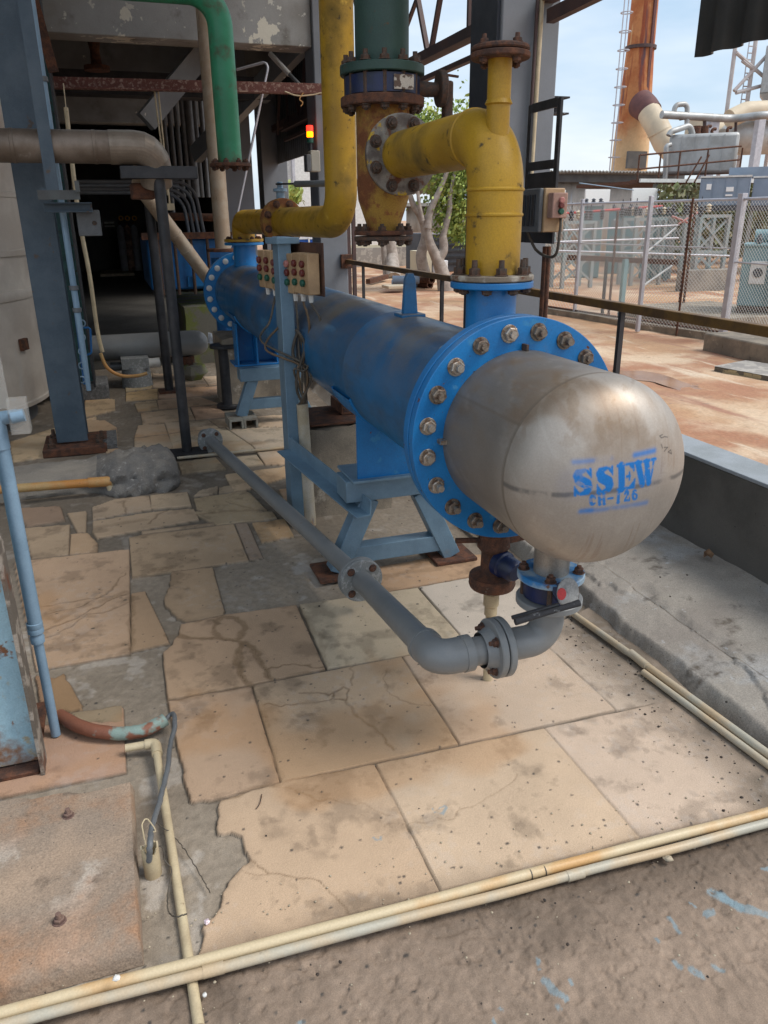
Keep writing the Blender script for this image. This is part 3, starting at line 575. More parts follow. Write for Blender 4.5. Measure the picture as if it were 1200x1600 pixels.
while yy < 11.5:
    OB('web_member', G().bar((2.61, yy, 2.72), (2.61, yy + .75, 4.1), .035, .035), m_truss, tr)
    OB('web_member', G().bar((2.61, yy + .75, 2.72), (2.61, yy + .75, 4.1), .03, .03), m_truss, tr)
    OB('web_member', G().bar((2.615, yy + 1.5, 2.72), (2.615, yy + .75, 4.1), .035, .035), m_truss, tr); yy += 1.5
S('wind_brace', G().bar((2.9, 8.6, 2.7), (3.2, 6.0, 5.0), .03, .03), m_truss, 'thin brown diagonal rod crossing the sky left of the truss', 'brace')
# railing on the parapet
ra = T('handrail', 'mustard brown handrail bar on dark posts along the parapet', 'railing', (2.52, 5, .5))
OB('top_rail', G().ext([(-.022, -.022), (.022, -.022), (.022, .022), (-.022, .022)], (2.50, 8.62, 1.105), (2.50, .8, 1.105)), m_rail, ra, bevel=.004)
for y in (8.0, 5.9, 3.5, 1.5): OB('post', G().box(2.487, 2.513, y - .013, y + .013, .517, 1.083), m_black, ra)
OB('wall_bracket', G().box(2.43, 2.56, 8.58, 8.618, 1.03, 1.18), m_rust, ra, bevel=.006)
# fittings on the building
tw = T('signal_tower', 'small stack light with lit red and orange lamps on column', 'signal light', (2.17, 8.6, 2.2))
c = PY(484, 205, 8.55)
for nm, dz, mt in (('red_lamp', 0, EM('lit_red', (1, .02, .01), 2.2)), ('amber_lamp', -.055, EM('lit_amber', (1, .22, .0), 2.2)), ('green_lamp', -.11, m_grn)):
    OB(nm, G().disc((c.x, 8.55, c.z + dz), (0, 0, 1), .034, .052, 16), mt, tw)
OB('stem', G().tube([(c.x, 8.55, c.z - .26), (c.x, 8.55, c.z - .11)], .02, 10), m_black, tw)
fl_ = T('floodlight', 'small white cased floodlight fixed to grey column below the signal lamps', 'lamp', (c.x, 8.5, c.z - .5))
q = PY(484, 252, 8.5)
OB('case', G().box(q.x + .0, q.x + .10, 8.45, 8.58, q.z - .1, q.z + .1), M('old_white_case', (.45, .43, .36), rough=.5), fl_, bevel=.01)
OB('lamp_glass', G().box(q.x - .05, q.x - .002, 8.43, 8.56, q.z - .10, q.z + .06), m_grey, fl_, bevel=.008)
ft = T('fluorescent_lamp', 'unlit white tube lamp hanging under the ceiling', 'lamp', (1.8, 9.5, 3))
p0, p1, p2 = PY(422, 84, 9.6), PY(452, 116, 9.4), PY(468, 132, 9.3)
OB('tube', G().tube([p0, p1], .028, 12), m_white, ft); OB('holder', G().tube([p1, p2], .02, 10), m_grey, ft)
S('conduit', G().tube(rpath([PY(370, 109, 8.7), PY(421, 95, 8.45), PY(365, 362, 8.4), PY(360, 385, 8.4)], .06), .012, 10), m_galv, 'thin white conduit dropping from the ceiling to the blue nozzle', 'conduit')
S('wire', G().tube(wob([PY(445, 143, 8.15), PY(470, 150, 8.15), PY(510, 144, 8.15)], 6, .002, 4), .006, 6), m_cream, 'loose pale cable sagging below the rusty purlin', 'cable')
S('wire_hook', G().tube(wob([PY(474, 145, 8.1), PY(468, 155, 8.1), PY(473, 160, 8.1), PY(470, 166, 8.1)], 4, .001, 5), .005, 6), m_ochre, 'small orange wire hook hanging from the purlin', 'hook')
# dark interior services
tb = T('vertical_pipe_bank', 'bank of dark grey vertical pipes in the unlit hall', 'pipes', (1.3, 14, 0))
for i in range(7):
    x = PY(262 + i * 10, 250, 14).x; r = .038 if i != 4 else .07
    OB('pipe', G().tube([(x, 14 + .02 * i, 1.9 if i else 1.6), (x, 14 + .02 * i, 4)], r, 14), m_grey, tb)
OB('header', G().tube([PY(255, 338, 13.9), PY(345, 340, 13.9)], .06, 14), m_rust, tb)
for i, v in enumerate((284, 290, 296, 301)):
    g = G(); a = PY(112, v, 10.5); b = PY(302 - 6 * i, v, 10.5); d = PY(322 - 8 * i, 380, 10.5); g.tube(rpath([a, b, d], .25), .022, 10)
    S('service_pipe', g, m_grey if i % 2 else m_dark, ['topmost of four grey service pipes bending down in the hall', 'second from top of the four service pipes in the hall', 'third from top of the four service pipes in the hall', 'lowest of four grey service pipes in the dark hall'][i], 'pipe', 'service pipes across the hall')
for i, (u, v) in enumerate(((193, 140), (203, 150))): pass
S('hanging_rod', G().tube([PY(241, 140, 8.25), PY(262, 305, 8.25)], .008, 8), m_cream, 'left one of two thin cream rods hanging from rusty purlin', 'rod')
S('hanging_rod', G().tube([PY(247, 140, 8.25), PY(265, 318, 8.25)], .008, 8).box(PY(265, 318, 8.25).x - .04, PY(265, 318, 8.25).x + .04, 8.2, 8.3, PY(265, 318, 8.25).z - .06, PY(265, 318, 8.25).z), m_cream, 'right one of two thin cream rods, ending in a small clamp', 'rod')
c = PY(150, 95, 10.4)
S('rusty_valve', G().disc((c.x, 10.4, c.z - .1), (0, 0, 1), .14, .05, 20).lathe([(.06, .05), (.05, .2), (.08, .35)], (c.x, 10.4, c.z - .1), (0, 0, 1), 16), m_rust, 'rusty pipe end with flange standing on dark beam', 'valve')
st = T('storage_ledge', 'low pale ledge at the far end of the dark corridor', 'ledge', (.3, 26, 0))
p = PZ(157, 429, 0.02); 
OB('slab', G().box(p.x, PZ(210, 429, .02).x, 25.4, 27.4, -.03, .07), m_cream, st)
for i, (u, mt) in enumerate(((193, m_cyl), (204, m_cylb), (214, m_cyl))):
    c = PY(u, 400, 26.5); cy_ = T('gas_cylinder', ['grey gas cylinder, leftmost of three on the ledge', 'brown gas cylinder in the middle of three', 'grey gas cylinder, rightmost of three on the ledge'][i], 'gas cylinder', (c.x, 26.5, .07), 'gas cylinders at the end of the corridor')
    OB('body', G().lathe([(0, 0), (.115, 0), (.115, 1.18), (.09, 1.28), (.04, 1.33), (.03, 1.36), (0, 1.36)], (c.x, 26.5, .072), (0, 0, 1), 20), mt, cy_)
    OB('valve', G().disc((c.x, 26.5, 1.425), (0, 0, 1), .03, .1, 12), m_rust, cy_)
for i, u in enumerate((189, 199, 210)):
    c = PY(u, 341, 27.9); g = G().ring((c.x, 27.95, c.z), (0, -1, 0), .085, .035, .04, 20)
    S('yellow_wall_ring', g, m_yring, ['left yellow ring on the dark end wall', 'middle yellow ring on the dark end wall', 'right yellow ring on the dark end wall'][i], 'roundel', 'yellow rings on the end wall')  # plain bright yellow rings, no emission
c0, c1 = PY(160, 358, 27.9), PY(182, 343, 27.9)
nb = T('wall_panel', 'small cream framed panel with white strips on the end wall', 'panel', (c0.x, 27.9, c0.z))
OB('frame', G().box(c0.x, c1.x, 27.85, 27.98, c0.z, c1.z), m_grey, nb)
OB('strip', G().box(c0.x + .08, c1.x - .08, 27.83, 27.846, c0.z + .16, c0.z + .22).box(c0.x + .08, c1.x - .08, 27.83, 27.846, c0.z + .06, c0.z + .11), m_white, nb)
# ================================================================ HEAT EXCHANGER
def hexg(g, o, ax, r, h):
    return g.lathe([(0, 0), (r * .96, 0), (r, r * .08), (r, h - r * .1), (r * .86, h), (0, h)], o, ax, 6)
_bm = {}
def bolt(par, p, ax, r, mat, nut=.8, stud=.6, name='bolt'):
    """washer, hex nut and stud end, sharing mesh data between equal bolts"""
    key = (round(r, 4), mat.name, nut, stud)
    if key not in _bm:
        g = G(); g.disc((0, 0, 0), (0, 0, 1), r * 1.25, r * .22, 20, .001); hexg(g, (0, 0, r * .22), (0, 0, 1), r, r * nut)
        g.tube([(0, 0, r * (.22 + nut)), (0, 0, r * (.22 + nut + stud))], [r * .55, r * .5], 12)
        me = bpy.data.meshes.new('bolt'); me.from_pydata(g.v, [], g.f); me.update(); me.polygons.foreach_set('use_smooth', [True] * len(me.polygons)); me.set_sharp_from_angle(angle=R_(30)); me.materials.append(mat); _bm[key] = me
    o = bpy.data.objects.new(name, _bm[key]); sc.collection.objects.link(o); o.parent = par
    o.location = Vector(p) - off(par); q = Vector(ax).to_track_quat('Z', 'Y'); o.rotation_euler = (q @ Matrix.Rotation(random.random() * 1.0, 3, 'Z').to_quaternion()).to_euler(); return o
def bolts(par, c, ax, R, n, r, mat, ph=.5, back=None, **k):
    c = Vector(c); ax = Vector(ax).normalized(); up = Vector((0, 0, 1)) if abs(ax.z) < .9 else Vector((0, 1, 0)); a = ax.cross(up).normalized(); b = a.cross(ax)
    for i in range(n):
        t = 2 * math.pi * (i + ph) / n; d = a * math.cos(t) + b * math.sin(t)
        bolt(par, c + d * R, ax, r, mat, **k)
        if back is not None: bolt(par, c + d * R - ax * back, -ax, r, mat, nut=.8, stud=.25)
XC, ZC, RS, RF, Y0, Y1 = 1.12, .935, .25, .345, 2.03, 7.25
hx = T('heat_exchanger', 'long blue horizontal heat exchanger vessel with stainless domed end lettered SSEW', 'heat exchanger', (XC, 4, .46))
OB('shell', G().lathe([(RS, 0), (RS, 1.0), (RS + .0015, 1.005), (RS, 1.012), (RS, 2.6), (RS + .0015, 2.605), (RS, 2.612), (RS, Y1 - 2.1)], (XC, 2.1, ZC), (0, 1, 0), 96), m_shell, hx)
YD = (0, -1, 0)
OB('flange', G().ring((XC, Y0 + .034, ZC), YD, RF, RS - .01, .034, 96, .002), m_blue, hx)
OB('flange', G().ring((XC, Y0 + .078, ZC), YD, RF, RS, .036, 96, .002), m_blue, hx)
OB('gasket', G().ring((XC, Y0 + .0425, ZC), YD, RF - .03, RS, .009, 64, .001), m_black, hx)
m_stud2 = M('tarnished_bolt', (.24, .2, .16), (.1, .055, .035), 30, .45, .6, rough=.55, metal=.5, bump=.3, bs=300, fine=.3)
for i in range(20):
    t = 2 * math.pi * (i + .5) / 20; mt = m_stud2 if random.random() < .4 else m_studsteel; p = Vector((XC + .302 * math.cos(t), Y0, ZC + .302 * math.sin(t)))
    bolt(hx, p, YD, .0215 * random.uniform(.95, 1.03), mt, nut=random.choice((.7, .78, .85)), stud=random.choice((.5, .8, 1.0))); bolt(hx, p + Vector((0, .08, 0)), (0, 1, 0), .0205, mt, nut=.7, stud=.25)
for i, a in enumerate((math.pi / 2, math.pi)):
    d = Vector((math.cos(a), 0, math.sin(a))); c = Vector((XC, Y0 - .004, ZC)) + d * .252
    OB('alignment_pin', G().bar(c + Vector((0, .0, 0)) - d * .016, c + d * .016, .008 if a < 2 else .012, .05 if a < 2 else .05, (0, 1, 0)), m_dbolt if a < 2 else m_studsteel, hx)
OB('flange', G().ring((XC, Y1, ZC), YD, RF, RS, .036, 72, .002), m_blue, hx)
OB('flange', G().ring((XC, Y1 + .04, ZC), YD, RF, RS - .02, .036, 72, .002), m_blue, hx)
bolts(hx, (XC, Y1 - .036, ZC), YD, .302, 20, .02, m_white, .5, nut=.4, stud=.2)
OB('end_cover', G().lathe([(.25, 0), (.25, .3), (.2, .4), (.1, .45), (0, .46)], (XC, Y1 + .04, ZC), (0, 1, 0), 48), m_blue, hx)
# stainless channel and dished head, with its weld seams, stains, painted shade and reflection, stencilled paint
YW, RD, DD, NE = 1.642, .249, .160, 2.45
def PE(u, v):
    d = _ray(u, v); d = d / np.linalg.norm(d); t = np.linspace(1.2, 2.4, 2401)[:, None]; p = EYE[None] + t * d[None]
    F = (np.hypot(p[:, 0] - XC, p[:, 2] - ZC) / RD) ** NE + (np.maximum(YW - p[:, 1], 0) / DD) ** NE - 1; F[p[:, 1] > YW + .02] = 9
    k = int(np.argmax(F < 0)) if (F < 0).any() else int(np.argmin(F)); return (p[k, 0], p[k, 2])
def affine(src, dst):   # (X,Z) -> (s,t)
    A = np.array([[x, y_, 1] for x, y_ in src]); return np.linalg.lstsq(A, np.array(dst), rcond=None)[0]
A1 = affine([PE(893, 776), PE(892, 733), PE(1020, 716), PE(1021, 756)], [(0, 0), (0, 1), (4, 1), (4, 0)])
A2 = affine([PE(920, 791), PE(919, 773), PE(998, 764), PE(998, 780)], [(0, 0), (0, 1), (6, 1), (6, 0)])
LET = {
 'S': [(.26,.74,.155,.30,.70,.165),(.28,.86,.10,.60,.935,.055),(.84,.95,.045,.85,.66,.02),(.70,.90,.05,.83,.76,.05),(.32,.60,.17,.66,.42,.175),(.70,.30,.165,.68,.26,.165),(.66,.14,.10,.36,.065,.05),(.13,.04,.045,.12,.36,.02),(.26,.10,.05,.14,.25,.05)],
 'E': [(.30,.08,.14,.30,.92,.14),(.12,.05,.05,.44,.05,.05),(.12,.95,.05,.44,.95,.05),(.56,.95,.045,.90,.95,.045),(.90,.95,.045,.93,.70,.04),(.78,.90,.06,.90,.80,.06),(.56,.50,.04,.70,.50,.06),(.70,.64,.03,.70,.36,.03),(.56,.05,.045,.92,.05,.045),(.92,.05,.045,.97,.33,.04),(.78,.10,.06,.92,.22,.06)],
 'W': [(.16,.90,.13,.38,.12,.13),(.0,.95,.05,.34,.95,.05),(.50,.22,.03,.58,.80,.03),(.62,.90,.12,.74,.12,.12),(.48,.95,.05,.78,.95,.05),(.84,.18,.03,1.02,.88,.045),(.92,.95,.05,1.14,.95,.05)],
 'C': [(.62,.82,.1,.40,.92,.09),(.34,.86,.13,.22,.55,.17),(.22,.55,.17,.30,.18,.15),(.42,.08,.08,.66,.2,.08),(.74,.95,.06,.74,.62,.05)],
 'H': [(.20,.08,.15,.20,.92,.15),(.08,.04,.05,.36,.04,.05),(.08,.96,.05,.36,.96,.05),(.42,.5,.07,.50,.5,.07),(.72,.08,.14,.72,.92,.14),(.6,.04,.05,.88,.04,.05),(.6,.96,.05,.88,.96,.05)],
 '-': [(.2,.50,.08,.75,.50,.08)], '1': [(.38,.05,.15,.50,.92,.15),(.22,.04,.05,.58,.04,.05),(.3,.8,.06,.46,.92,.08)],
 '2': [(.26,.72,.1,.34,.88,.1),(.34,.9,.08,.60,.88,.12),(.62,.84,.14,.60,.62,.14),(.56,.56,.08,.22,.18,.08),(.2,.1,.09,.78,.1,.09),(.8,.12,.07,.82,.32,.05)],
 '6': [(.68,.86,.08,.46,.93,.08),(.36,.82,.12,.24,.5,.15),(.24,.5,.15,.30,.18,.14),(.46,.07,.07,.6,.1,.09),(.70,.2,.12,.72,.42,.12),(.62,.56,.08,.48,.58,.07)] }
def textmask(X, Zz, A, word, adv=1.0, seed=0, blur=.03):
    st_ = np.stack([X, Zz, np.ones_like(X)], 1) @ A; m = np.zeros(X.size)
    for i, ch in enumerate(word):
        x = (st_[:, 0] - i * adv); y = st_[:, 1]; k = np.where((x > -.3) & (x < 1.35) & (y > -.3) & (y < 1.3))[0]
        if not k.size: continue
        d = np.full(k.size, -9.)
        for x0, y0, r0, x1, y1, r1 in LET[ch]:
            ex, ey = x1 - x0, y1 - y0; t = np.clip(((x[k] - x0) * ex + (y[k] - y0) * ey) / (ex * ex + ey * ey + 1e-9), 0, 1)
            d = np.maximum(d, (r0 + (r1 - r0) * t) * 1.14 + .008 - np.hypot(x[k] - x0 - t * ex, y[k] - y0 - t * ey))
        m[k] = np.maximum(m[k], sst(-blur, blur, d))
    return m
g = G(); nseg = 640; prof = []
for i in range(26): prof.append((RD, 2.04 - (2.04 - YW) * i / 25 ** 1.0, 0))
rings = [(RD, y) for _, y, _ in prof]
for i in range(1, 171):
    a = (math.pi / 2) * i / 170; rings.append((RD * max(math.cos(a), 1e-5) ** (2 / NE), YW - DD * math.sin(a) ** (2 / NE)))
rr = np.array(rings); an = np.linspace(0, 2 * np.pi, nseg, endpoint=False)
X = XC + rr[:, :1] * np.cos(an)[None]; Zz = ZC + rr[:, :1] * np.sin(an)[None]; Yv = np.repeat(rr[:, 1:], nseg, 1)
seam = np.exp(-((Yv - YW) / .0022) ** 2); front_ = Yv < YW
base = np.array([.41, .365, .32])
a1 = fbm(X.ravel() + Yv.ravel() * .8, Zz.ravel() - Yv.ravel() * .6, 7, 5, 4).reshape(X.shape); a2 = fbm(X.ravel() - Yv.ravel() * .7, Zz.ravel(), 22, 5, 8).reshape(X.shape); a3 = fbm(X.ravel() * 2.6 + Yv.ravel(), Zz.ravel() * .5 + Yv.ravel() * .5, 16, 4, 18).reshape(X.shape)
C3 = base[None, None] * (.82 + .3 * a1[..., None]) * (.96 + .08 * a2[..., None])
C3 = C3 * (1 - .40 * sst(1.60, 1.74, Yv))[..., None]; stq = fbm(X.ravel() * 9, Zz.ravel() * .6, 9, 4, 28).reshape(X.shape); C3 = C3 * (.93 + .14 * stq[..., None])  # cylinder part darkened: its shading is put into the steel colour
def lay(c, m): 
    global C3
    m = np.clip(m, 0, 1)[..., None]; C3 = C3 * (1 - m) + np.array(c)[None, None] * m
hi = (Zz - ZC) / RD  # browns gather toward the top: stains, plus the roof's dark reflection painted in
lay((.22, .155, .10), sst(.44, .70, a1) * sst(-.1, .6, hi + (a2 - .5) * .8) * .7)
lay((.24, .17, .12), sst(.60, .70, stq) * sst(.45, .6, a1) * .35)
lay((.22, .15, .09), sst(.58, .68, a2) * sst(.2, .9, hi) * .6)
lay((.56, .52, .47), .45 * sst(.58, .78, fbm(X.ravel(), Zz.ravel() - Yv.ravel(), 34, 4, 44).reshape(X.shape)) * .3)
sz = PE(800, 762)[1], PE(1055, 744)[1]; sx = PE(800, 762)[0], PE(1055, 744)[0]
zl = sz[0] + (X - sx[0]) / (sx[1] - sx[0]) * (sz[1] - sz[0]); sd_ = np.abs(Zz - zl + (a2 - .5) * .006)
lay((.13, .125, .12), sst(.010, .002, sd_) * front_ * sst(.35, .6, a2 + .1) * .8); lay((.2, .12, .07), sst(.018, .006, sd_) * front_ * sst(.5, .7, a1) * .4)
lay((.17, .14, .11), seam * .8); lay((.20, .16, .12), sst(.006, .001, np.abs(Zz - (ZC + .135)) + (X > XC) * 1.) * (~front_) * .6)
def bar_(p, q, hw, soft):
    a = np.array(PE(*p)); b = np.array(PE(*q)); e = b - a; t = ((X - a[0]) * e[0] + (Zz - a[1]) * e[1]) / (e @ e); tt = np.clip(t, 0, 1); dx = X - a[0] - tt * e[0]; dz = Zz - a[1] - tt * e[1]
    return np.exp(-np.maximum(np.hypot(dx, dz) - hw, 0) ** 2 / (2 * soft ** 2))
BLU = (.005, .20, .62)
tm = textmask(X.ravel(), Zz.ravel(), A1, 'SSEW', blur=.035).reshape(X.shape) * front_; tm2 = textmask(X.ravel(), Zz.ravel(), A2, 'CH-126', blur=.05).reshape(X.shape) * front_
wr_ = 1 - .5 * sst(.66, .72, fbm(X.ravel() * .5, Zz.ravel(), 90, 3, 66).reshape(X.shape)); lay(BLU, tm * wr_ * (.97 - .3 * sst(.56, .68, a2))); lay(BLU, tm2 * .92 * wr_)
lay(BLU, bar_((900, 756), (1015, 738), .03, .012) * .06 * front_)
up = np.where(front_, 1, 0)
clean = 1 - np.clip(bar_((895, 752), (1020, 736), .045, .004), 0, 1)
bt = sst(.3, .7, a2 + .1)
lay(BLU, bar_((897, 722), (955, 716), .0, .0045) * .5 * up * bt); lay(BLU, bar_((992, 711), (1022, 704), .001, .0045) * .75 * up); lay(BLU, bar_((908, 799), (1010, 785), .0, .005) * .5 * up * bt)
lay(BLU, bar_((908, 799), (924, 797), .001, .004) * .6 * up)
def scr(pts, w=.0012):
    for p, q in zip(pts[:-1], pts[1:]): lay((.08, .07, .065), bar_(p, q, w * .5, w * .6) * .7 * up)
scr([(1035, 679), (1031, 681), (1033, 684), (1037, 683)]); scr([(1038, 682), (1043, 683)]); scr([(1033, 694), (1035, 700)]); scr([(1038, 699), (1043, 699), (1038, 705)]); scr([(1044, 706), (1048, 703), (1049, 709), (1044, 706)])
me = bpy.data.meshes.new('domed_end'); nr = len(rings); co = np.stack([X - hx.location.x, Yv - hx.location.y - seam * 0, Zz - hx.location.z], -1)
rad = np.stack([np.cos(an), np.sin(an)], 0)
co[..., 0] += seam * .0012 * rad[0][None]; co[..., 2] += seam * .0012 * rad[1][None]
me.vertices.add(nr * nseg); me.vertices.foreach_set('co', co.reshape(-1).astype(np.float32))
i_ = (np.arange(nr - 1)[:, None] * nseg + np.arange(nseg)[None]); j_ = (np.arange(nr - 1)[:, None] * nseg + (np.arange(nseg)[None] + 1) % nseg)
lv = np.stack([i_, i_ + nseg, j_ + nseg, j_], -1).reshape(-1).astype(np.int32); nf = (nr - 1) * nseg
me.loops.add(nf * 4); me.loops.foreach_set('vertex_index', lv); me.polygons.add(nf); me.polygons.foreach_set('loop_start', np.arange(0, nf * 4, 4, dtype=np.int32)); me.update(calc_edges=True); me.polygons.foreach_set('use_smooth', np.ones(nf, bool))
ca = me.attributes.new('paint', 'FLOAT_COLOR', 'POINT'); ca.data.foreach_set('color', np.concatenate([np.clip(C3, 0, 1).reshape(-1, 3), np.ones((nr * nseg, 1))], 1).astype(np.float32).ravel())
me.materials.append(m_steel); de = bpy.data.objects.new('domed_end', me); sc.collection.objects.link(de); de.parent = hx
de['label'] = 'stained stainless domed end, reflection painted brown on top, stencilled SSEW CH-126 in blue'
# nozzles
YN = 2.25
OB('nozzle', G().lathe([(.085, 0), (.078, .02), (.078, .43)], (XC, YN, ZC + .235 - .03), (0, 0, 1), 40), m_blue, hx)
OB('nozzle_flange', G().ring((XC, YN, 1.345), (0, 0, 1), .128, .05, .02, 48), m_blue, hx)
OB('reinforcing_pad', G().lathe([(.16, 0), (.162, .004), (.155, .016), (.12, .028), (.08, .04)], (XC, YN + .01, ZC + RS - .045), (0, 0, 1), 40), m_shell, hx)
OB('nozzle', G().lathe([(.095, 0), (.095, .24)], (XC, 6.98, ZC + .22), (0, 0, 1), 32), m_blue, hx)
OB('nozzle_flange', G().ring((XC, 6.98, 1.345), (0, 0, 1), .165, .05, .022, 40), m_blue, hx)
OB('lifting_lug', G().ext([(-.032, 0), (.032, 0), (.022, .14), (.012, .165), (-.012, .165), (-.022, .14)], (XC, 2.96, ZC + RS - .004), (XC, 2.985, ZC + RS - .004), (0, 0, 1)), m_shell, hx, bevel=.003)
OB('lug_pad', G().box(XC - .05, XC + .05, 2.92, 3.02, ZC + RS - .008, ZC + RS + .008), m_shell, hx, bevel=.004)
YB = 1.79
OB('drain_nozzle', G().lathe([(.052, 0), (.052, .12), (.056, .135)], (XC, YB, .70 - .135 + .01), (0, 0, 1), 32), M('bare_steel_nozzle', (.42, .39, .35), (.3, .27, .24), 12, rough=.4, metal=.6, bump=.05), hx)
nzf = OB('nozzle_flange', G().ring((XC, YB, .557), (0, 0, 1), .098, .04, .020, 48), M('worn_blue_flange', (.02, .17, .42), (.3, .4, .48), 9, .45, .62, rough=.45, bump=.1, layers=[((.16, .07, .035), 14, .62, .7)]), hx)
# saddles
def saddle(y0, y1, x0, x1, zb, zt, ribs, yw):
    s = OB('saddle', G().box(x0, x1, yw, yw + .012, zb, zt - .0), m_blue, hx)
    OB('saddle_plate', G().box(x0 - .03, x1 + .03, y0 - .03, y1 + .03, zb - .012, zb), m_lblue if y0 < 5 else m_blue, hx, bevel=.002)
    for x in ribs: OB('saddle_rib', G().box(x - .006, x + .006, *((yw + .0125, y1) if yw < y0 + .01 else (y0, yw - .0005)), zb, zt), m_blue, hx)
    return s
Z0S = .48
saddle(3.08, 3.28, .92, 1.32, Z0S, ZC - .02 - .13, (1.0, 1.12, 1.24), 3.08)
for sx_ in (): OB('saddle_web', G().ext([(0, 0), (.012, 0), (.012, .24), (0, .24)], (XC + sx_ * .2, 3.06, .56), (XC + sx_ * .2, 3.10, .56)), m_blue, hx)
# wrapper strip over the lower shell at the saddles
def wrapg(y0, y1):
    g = G(); n = 28; vs_ = []
    for k in range(n + 1):
        a = R_(200) + R_(140) * k / n
        for y, r in ((y0, RS + .0005), (y0, RS + .011), (y1, RS + .011), (y1, RS + .0005)): vs_.append((XC + r * math.cos(a), y, ZC + r * math.sin(a)))
    fs = [(4 * k + j, 4 * k + 4 + j, 4 * k + 4 + (j + 1) % 4, 4 * k + (j + 1) % 4) for k in range(n) for j in range(4)]
    return g.add(vs_, fs)
OB('wear_plate', wrapg(3.04, 3.32), m_blue, hx); OB('wear_plate', wrapg(6.2, 6.5), m_blue, hx)
saddle(6.20, 6.42, .88, 1.36, .47, ZC - .15, (.886, 1.04, 1.2, 1.354), 6.36)

# ---------------------------------------------------------------- stands
CH = lambda w_, h, t: [(-w_ / 2, -h / 2), (w_ / 2, -h / 2), (w_ / 2, -h / 2 + t), (-w_ / 2 + t, -h / 2 + t), (-w_ / 2 + t, h / 2 - t), (w_ / 2, h / 2 - t), (w_ / 2, h / 2), (-w_ / 2, h / 2)]
def stand(y, x0, x1, fx0, fx1, zt, label, plate, crossz):
    s = T('support_stand', label, 'stand', ((x0 + x1) / 2, y, 0), 'blue steel stands under the vessel')
    OB('top_beam', G().box(x0 - .06, x1 + .06, y - .06, y + .10, zt - .10, zt), m_lblue, s, bevel=.004)
    for a, b in ((x0 + .06, fx0), (x1 - .06, fx1)):
        OB('leg', G().bar((a, y, zt - .10), (b, y, .02), .085, .085, (0, 1, 0)), m_lblue, s, bevel=.004)
    f = .86; OB('cross_beam', G().box(fx0 + (x0 + .06 - fx0) * .2 + .03, fx1 - (fx1 - x1 + .06) * .2 - .03, y - .035, y + .04, crossz - .045, crossz + .035), m_lblue, s, bevel=.003)
    for b in (fx0, fx1):
        if plate: OB('foot_plate', G().box(b - .10, b + .11, y - .09, y + .12, .002, .018), m_rust, s, bevel=.003)
        else:
            for k in (-1, 1): OB('foot_channel', G().ext([(-.055, 0), (-.055, .075), (.055, .075), (.055, 0), (.04, 0), (.04, .062), (-.04, .062), (-.04, 0)], (b + k * .057, y - .14, .003), (b + k * .057, y + .14, .003)), M('channel_primer', (.3, .3, .26), (.2, .17, .14), 9, rough=.8, layers=[(RUST, 16, .62, .7)]), s)
    return s
stand(3.16, .93, 1.30, .83, 1.40, .465, 'light blue steel stand with rusty foot plates, nearer the domed end', True, .10)
s2 = stand(6.12, .93, 1.31, .86, 1.40, .456, 'light blue steel stand on channel feet, nearer the far flange', False, .14)
for ch in s2.children:
    if ch.name.startswith(('leg', 'cross')): ch.location.z += .055 if ch.name.startswith('leg') else .03
# ---------------------------------------------------------------- concrete plinths
def plinth(x0, x1, y0, y1, h, label, seed, mat=m_conc2):
    rr_ = random.Random(seed); g = G(); n = 7; top = []
    nx, ny = 9, 7
    P = lambda i, j: (x0 + (x1 - x0) * i / nx + rr_.uniform(-.008, .008), y0 + (y1 - y0) * j / ny + rr_.uniform(-.008, .008), h + rr_.uniform(-.014, .010))
    vt = [P(i, j) for j in range(ny + 1) for i in range(nx + 1)]; o = len(vt); ring_ = [i for i in range(nx + 1)] + [(nx + 1) * j + nx for j in range(1, ny + 1)] + [(nx + 1) * ny + i for i in range(nx - 1, -1, -1)] + [(nx + 1) * j for j in range(ny - 1, 0, -1)]
    fs = [(j * (nx + 1) + i, j * (nx + 1) + i + 1, (j + 1) * (nx + 1) + i + 1, (j + 1) * (nx + 1) + i) for j in range(ny) for i in range(nx)]
    lv_ = [ring_]; vs_ = list(vt)
    for lvl in range(1, 6):
        zz = h * (1 - lvl / 5) - (.02 if lvl == 5 else 0); row = []
        for k in ring_: x, y, _ = vt[k]; row.append(len(vs_)); vs_.append((x + rr_.uniform(-.008, .008), y + rr_.uniform(-.008, .008), zz))
        lv_.append(row)
    m = len(ring_)
    for a, b in zip(lv_[:-1], lv_[1:]): fs += [(a[i], b[i], b[(i + 1) % m], a[(i + 1) % m]) for i in range(m)]
    g.add(vs_, fs); return S('concrete_plinth', g, mat, label, 'plinth')
plinth(.90, 1.38, 3.93, 4.4, .49, 'stained concrete plinth block behind the near support stand', 1)
plinth(.83, 1.5, 6.75, 7.3, .60, 'brown stained concrete plinth behind the far blue stand', 2)
S('rusty_plate', G().box(.92, 1.36, 3.95, 4.36, .502, .514), m_rust, 'rusty steel plate lying on the near concrete plinth', 'plate', bevel=.002)
tb_ = S('channel_offcut', G().ext(CH(.08, .06, .008), (1.18, 4.1, .548), (1.18, 4.34, .548)), m_rust, 'short rusty channel piece on the near concrete plinth', 'channel')
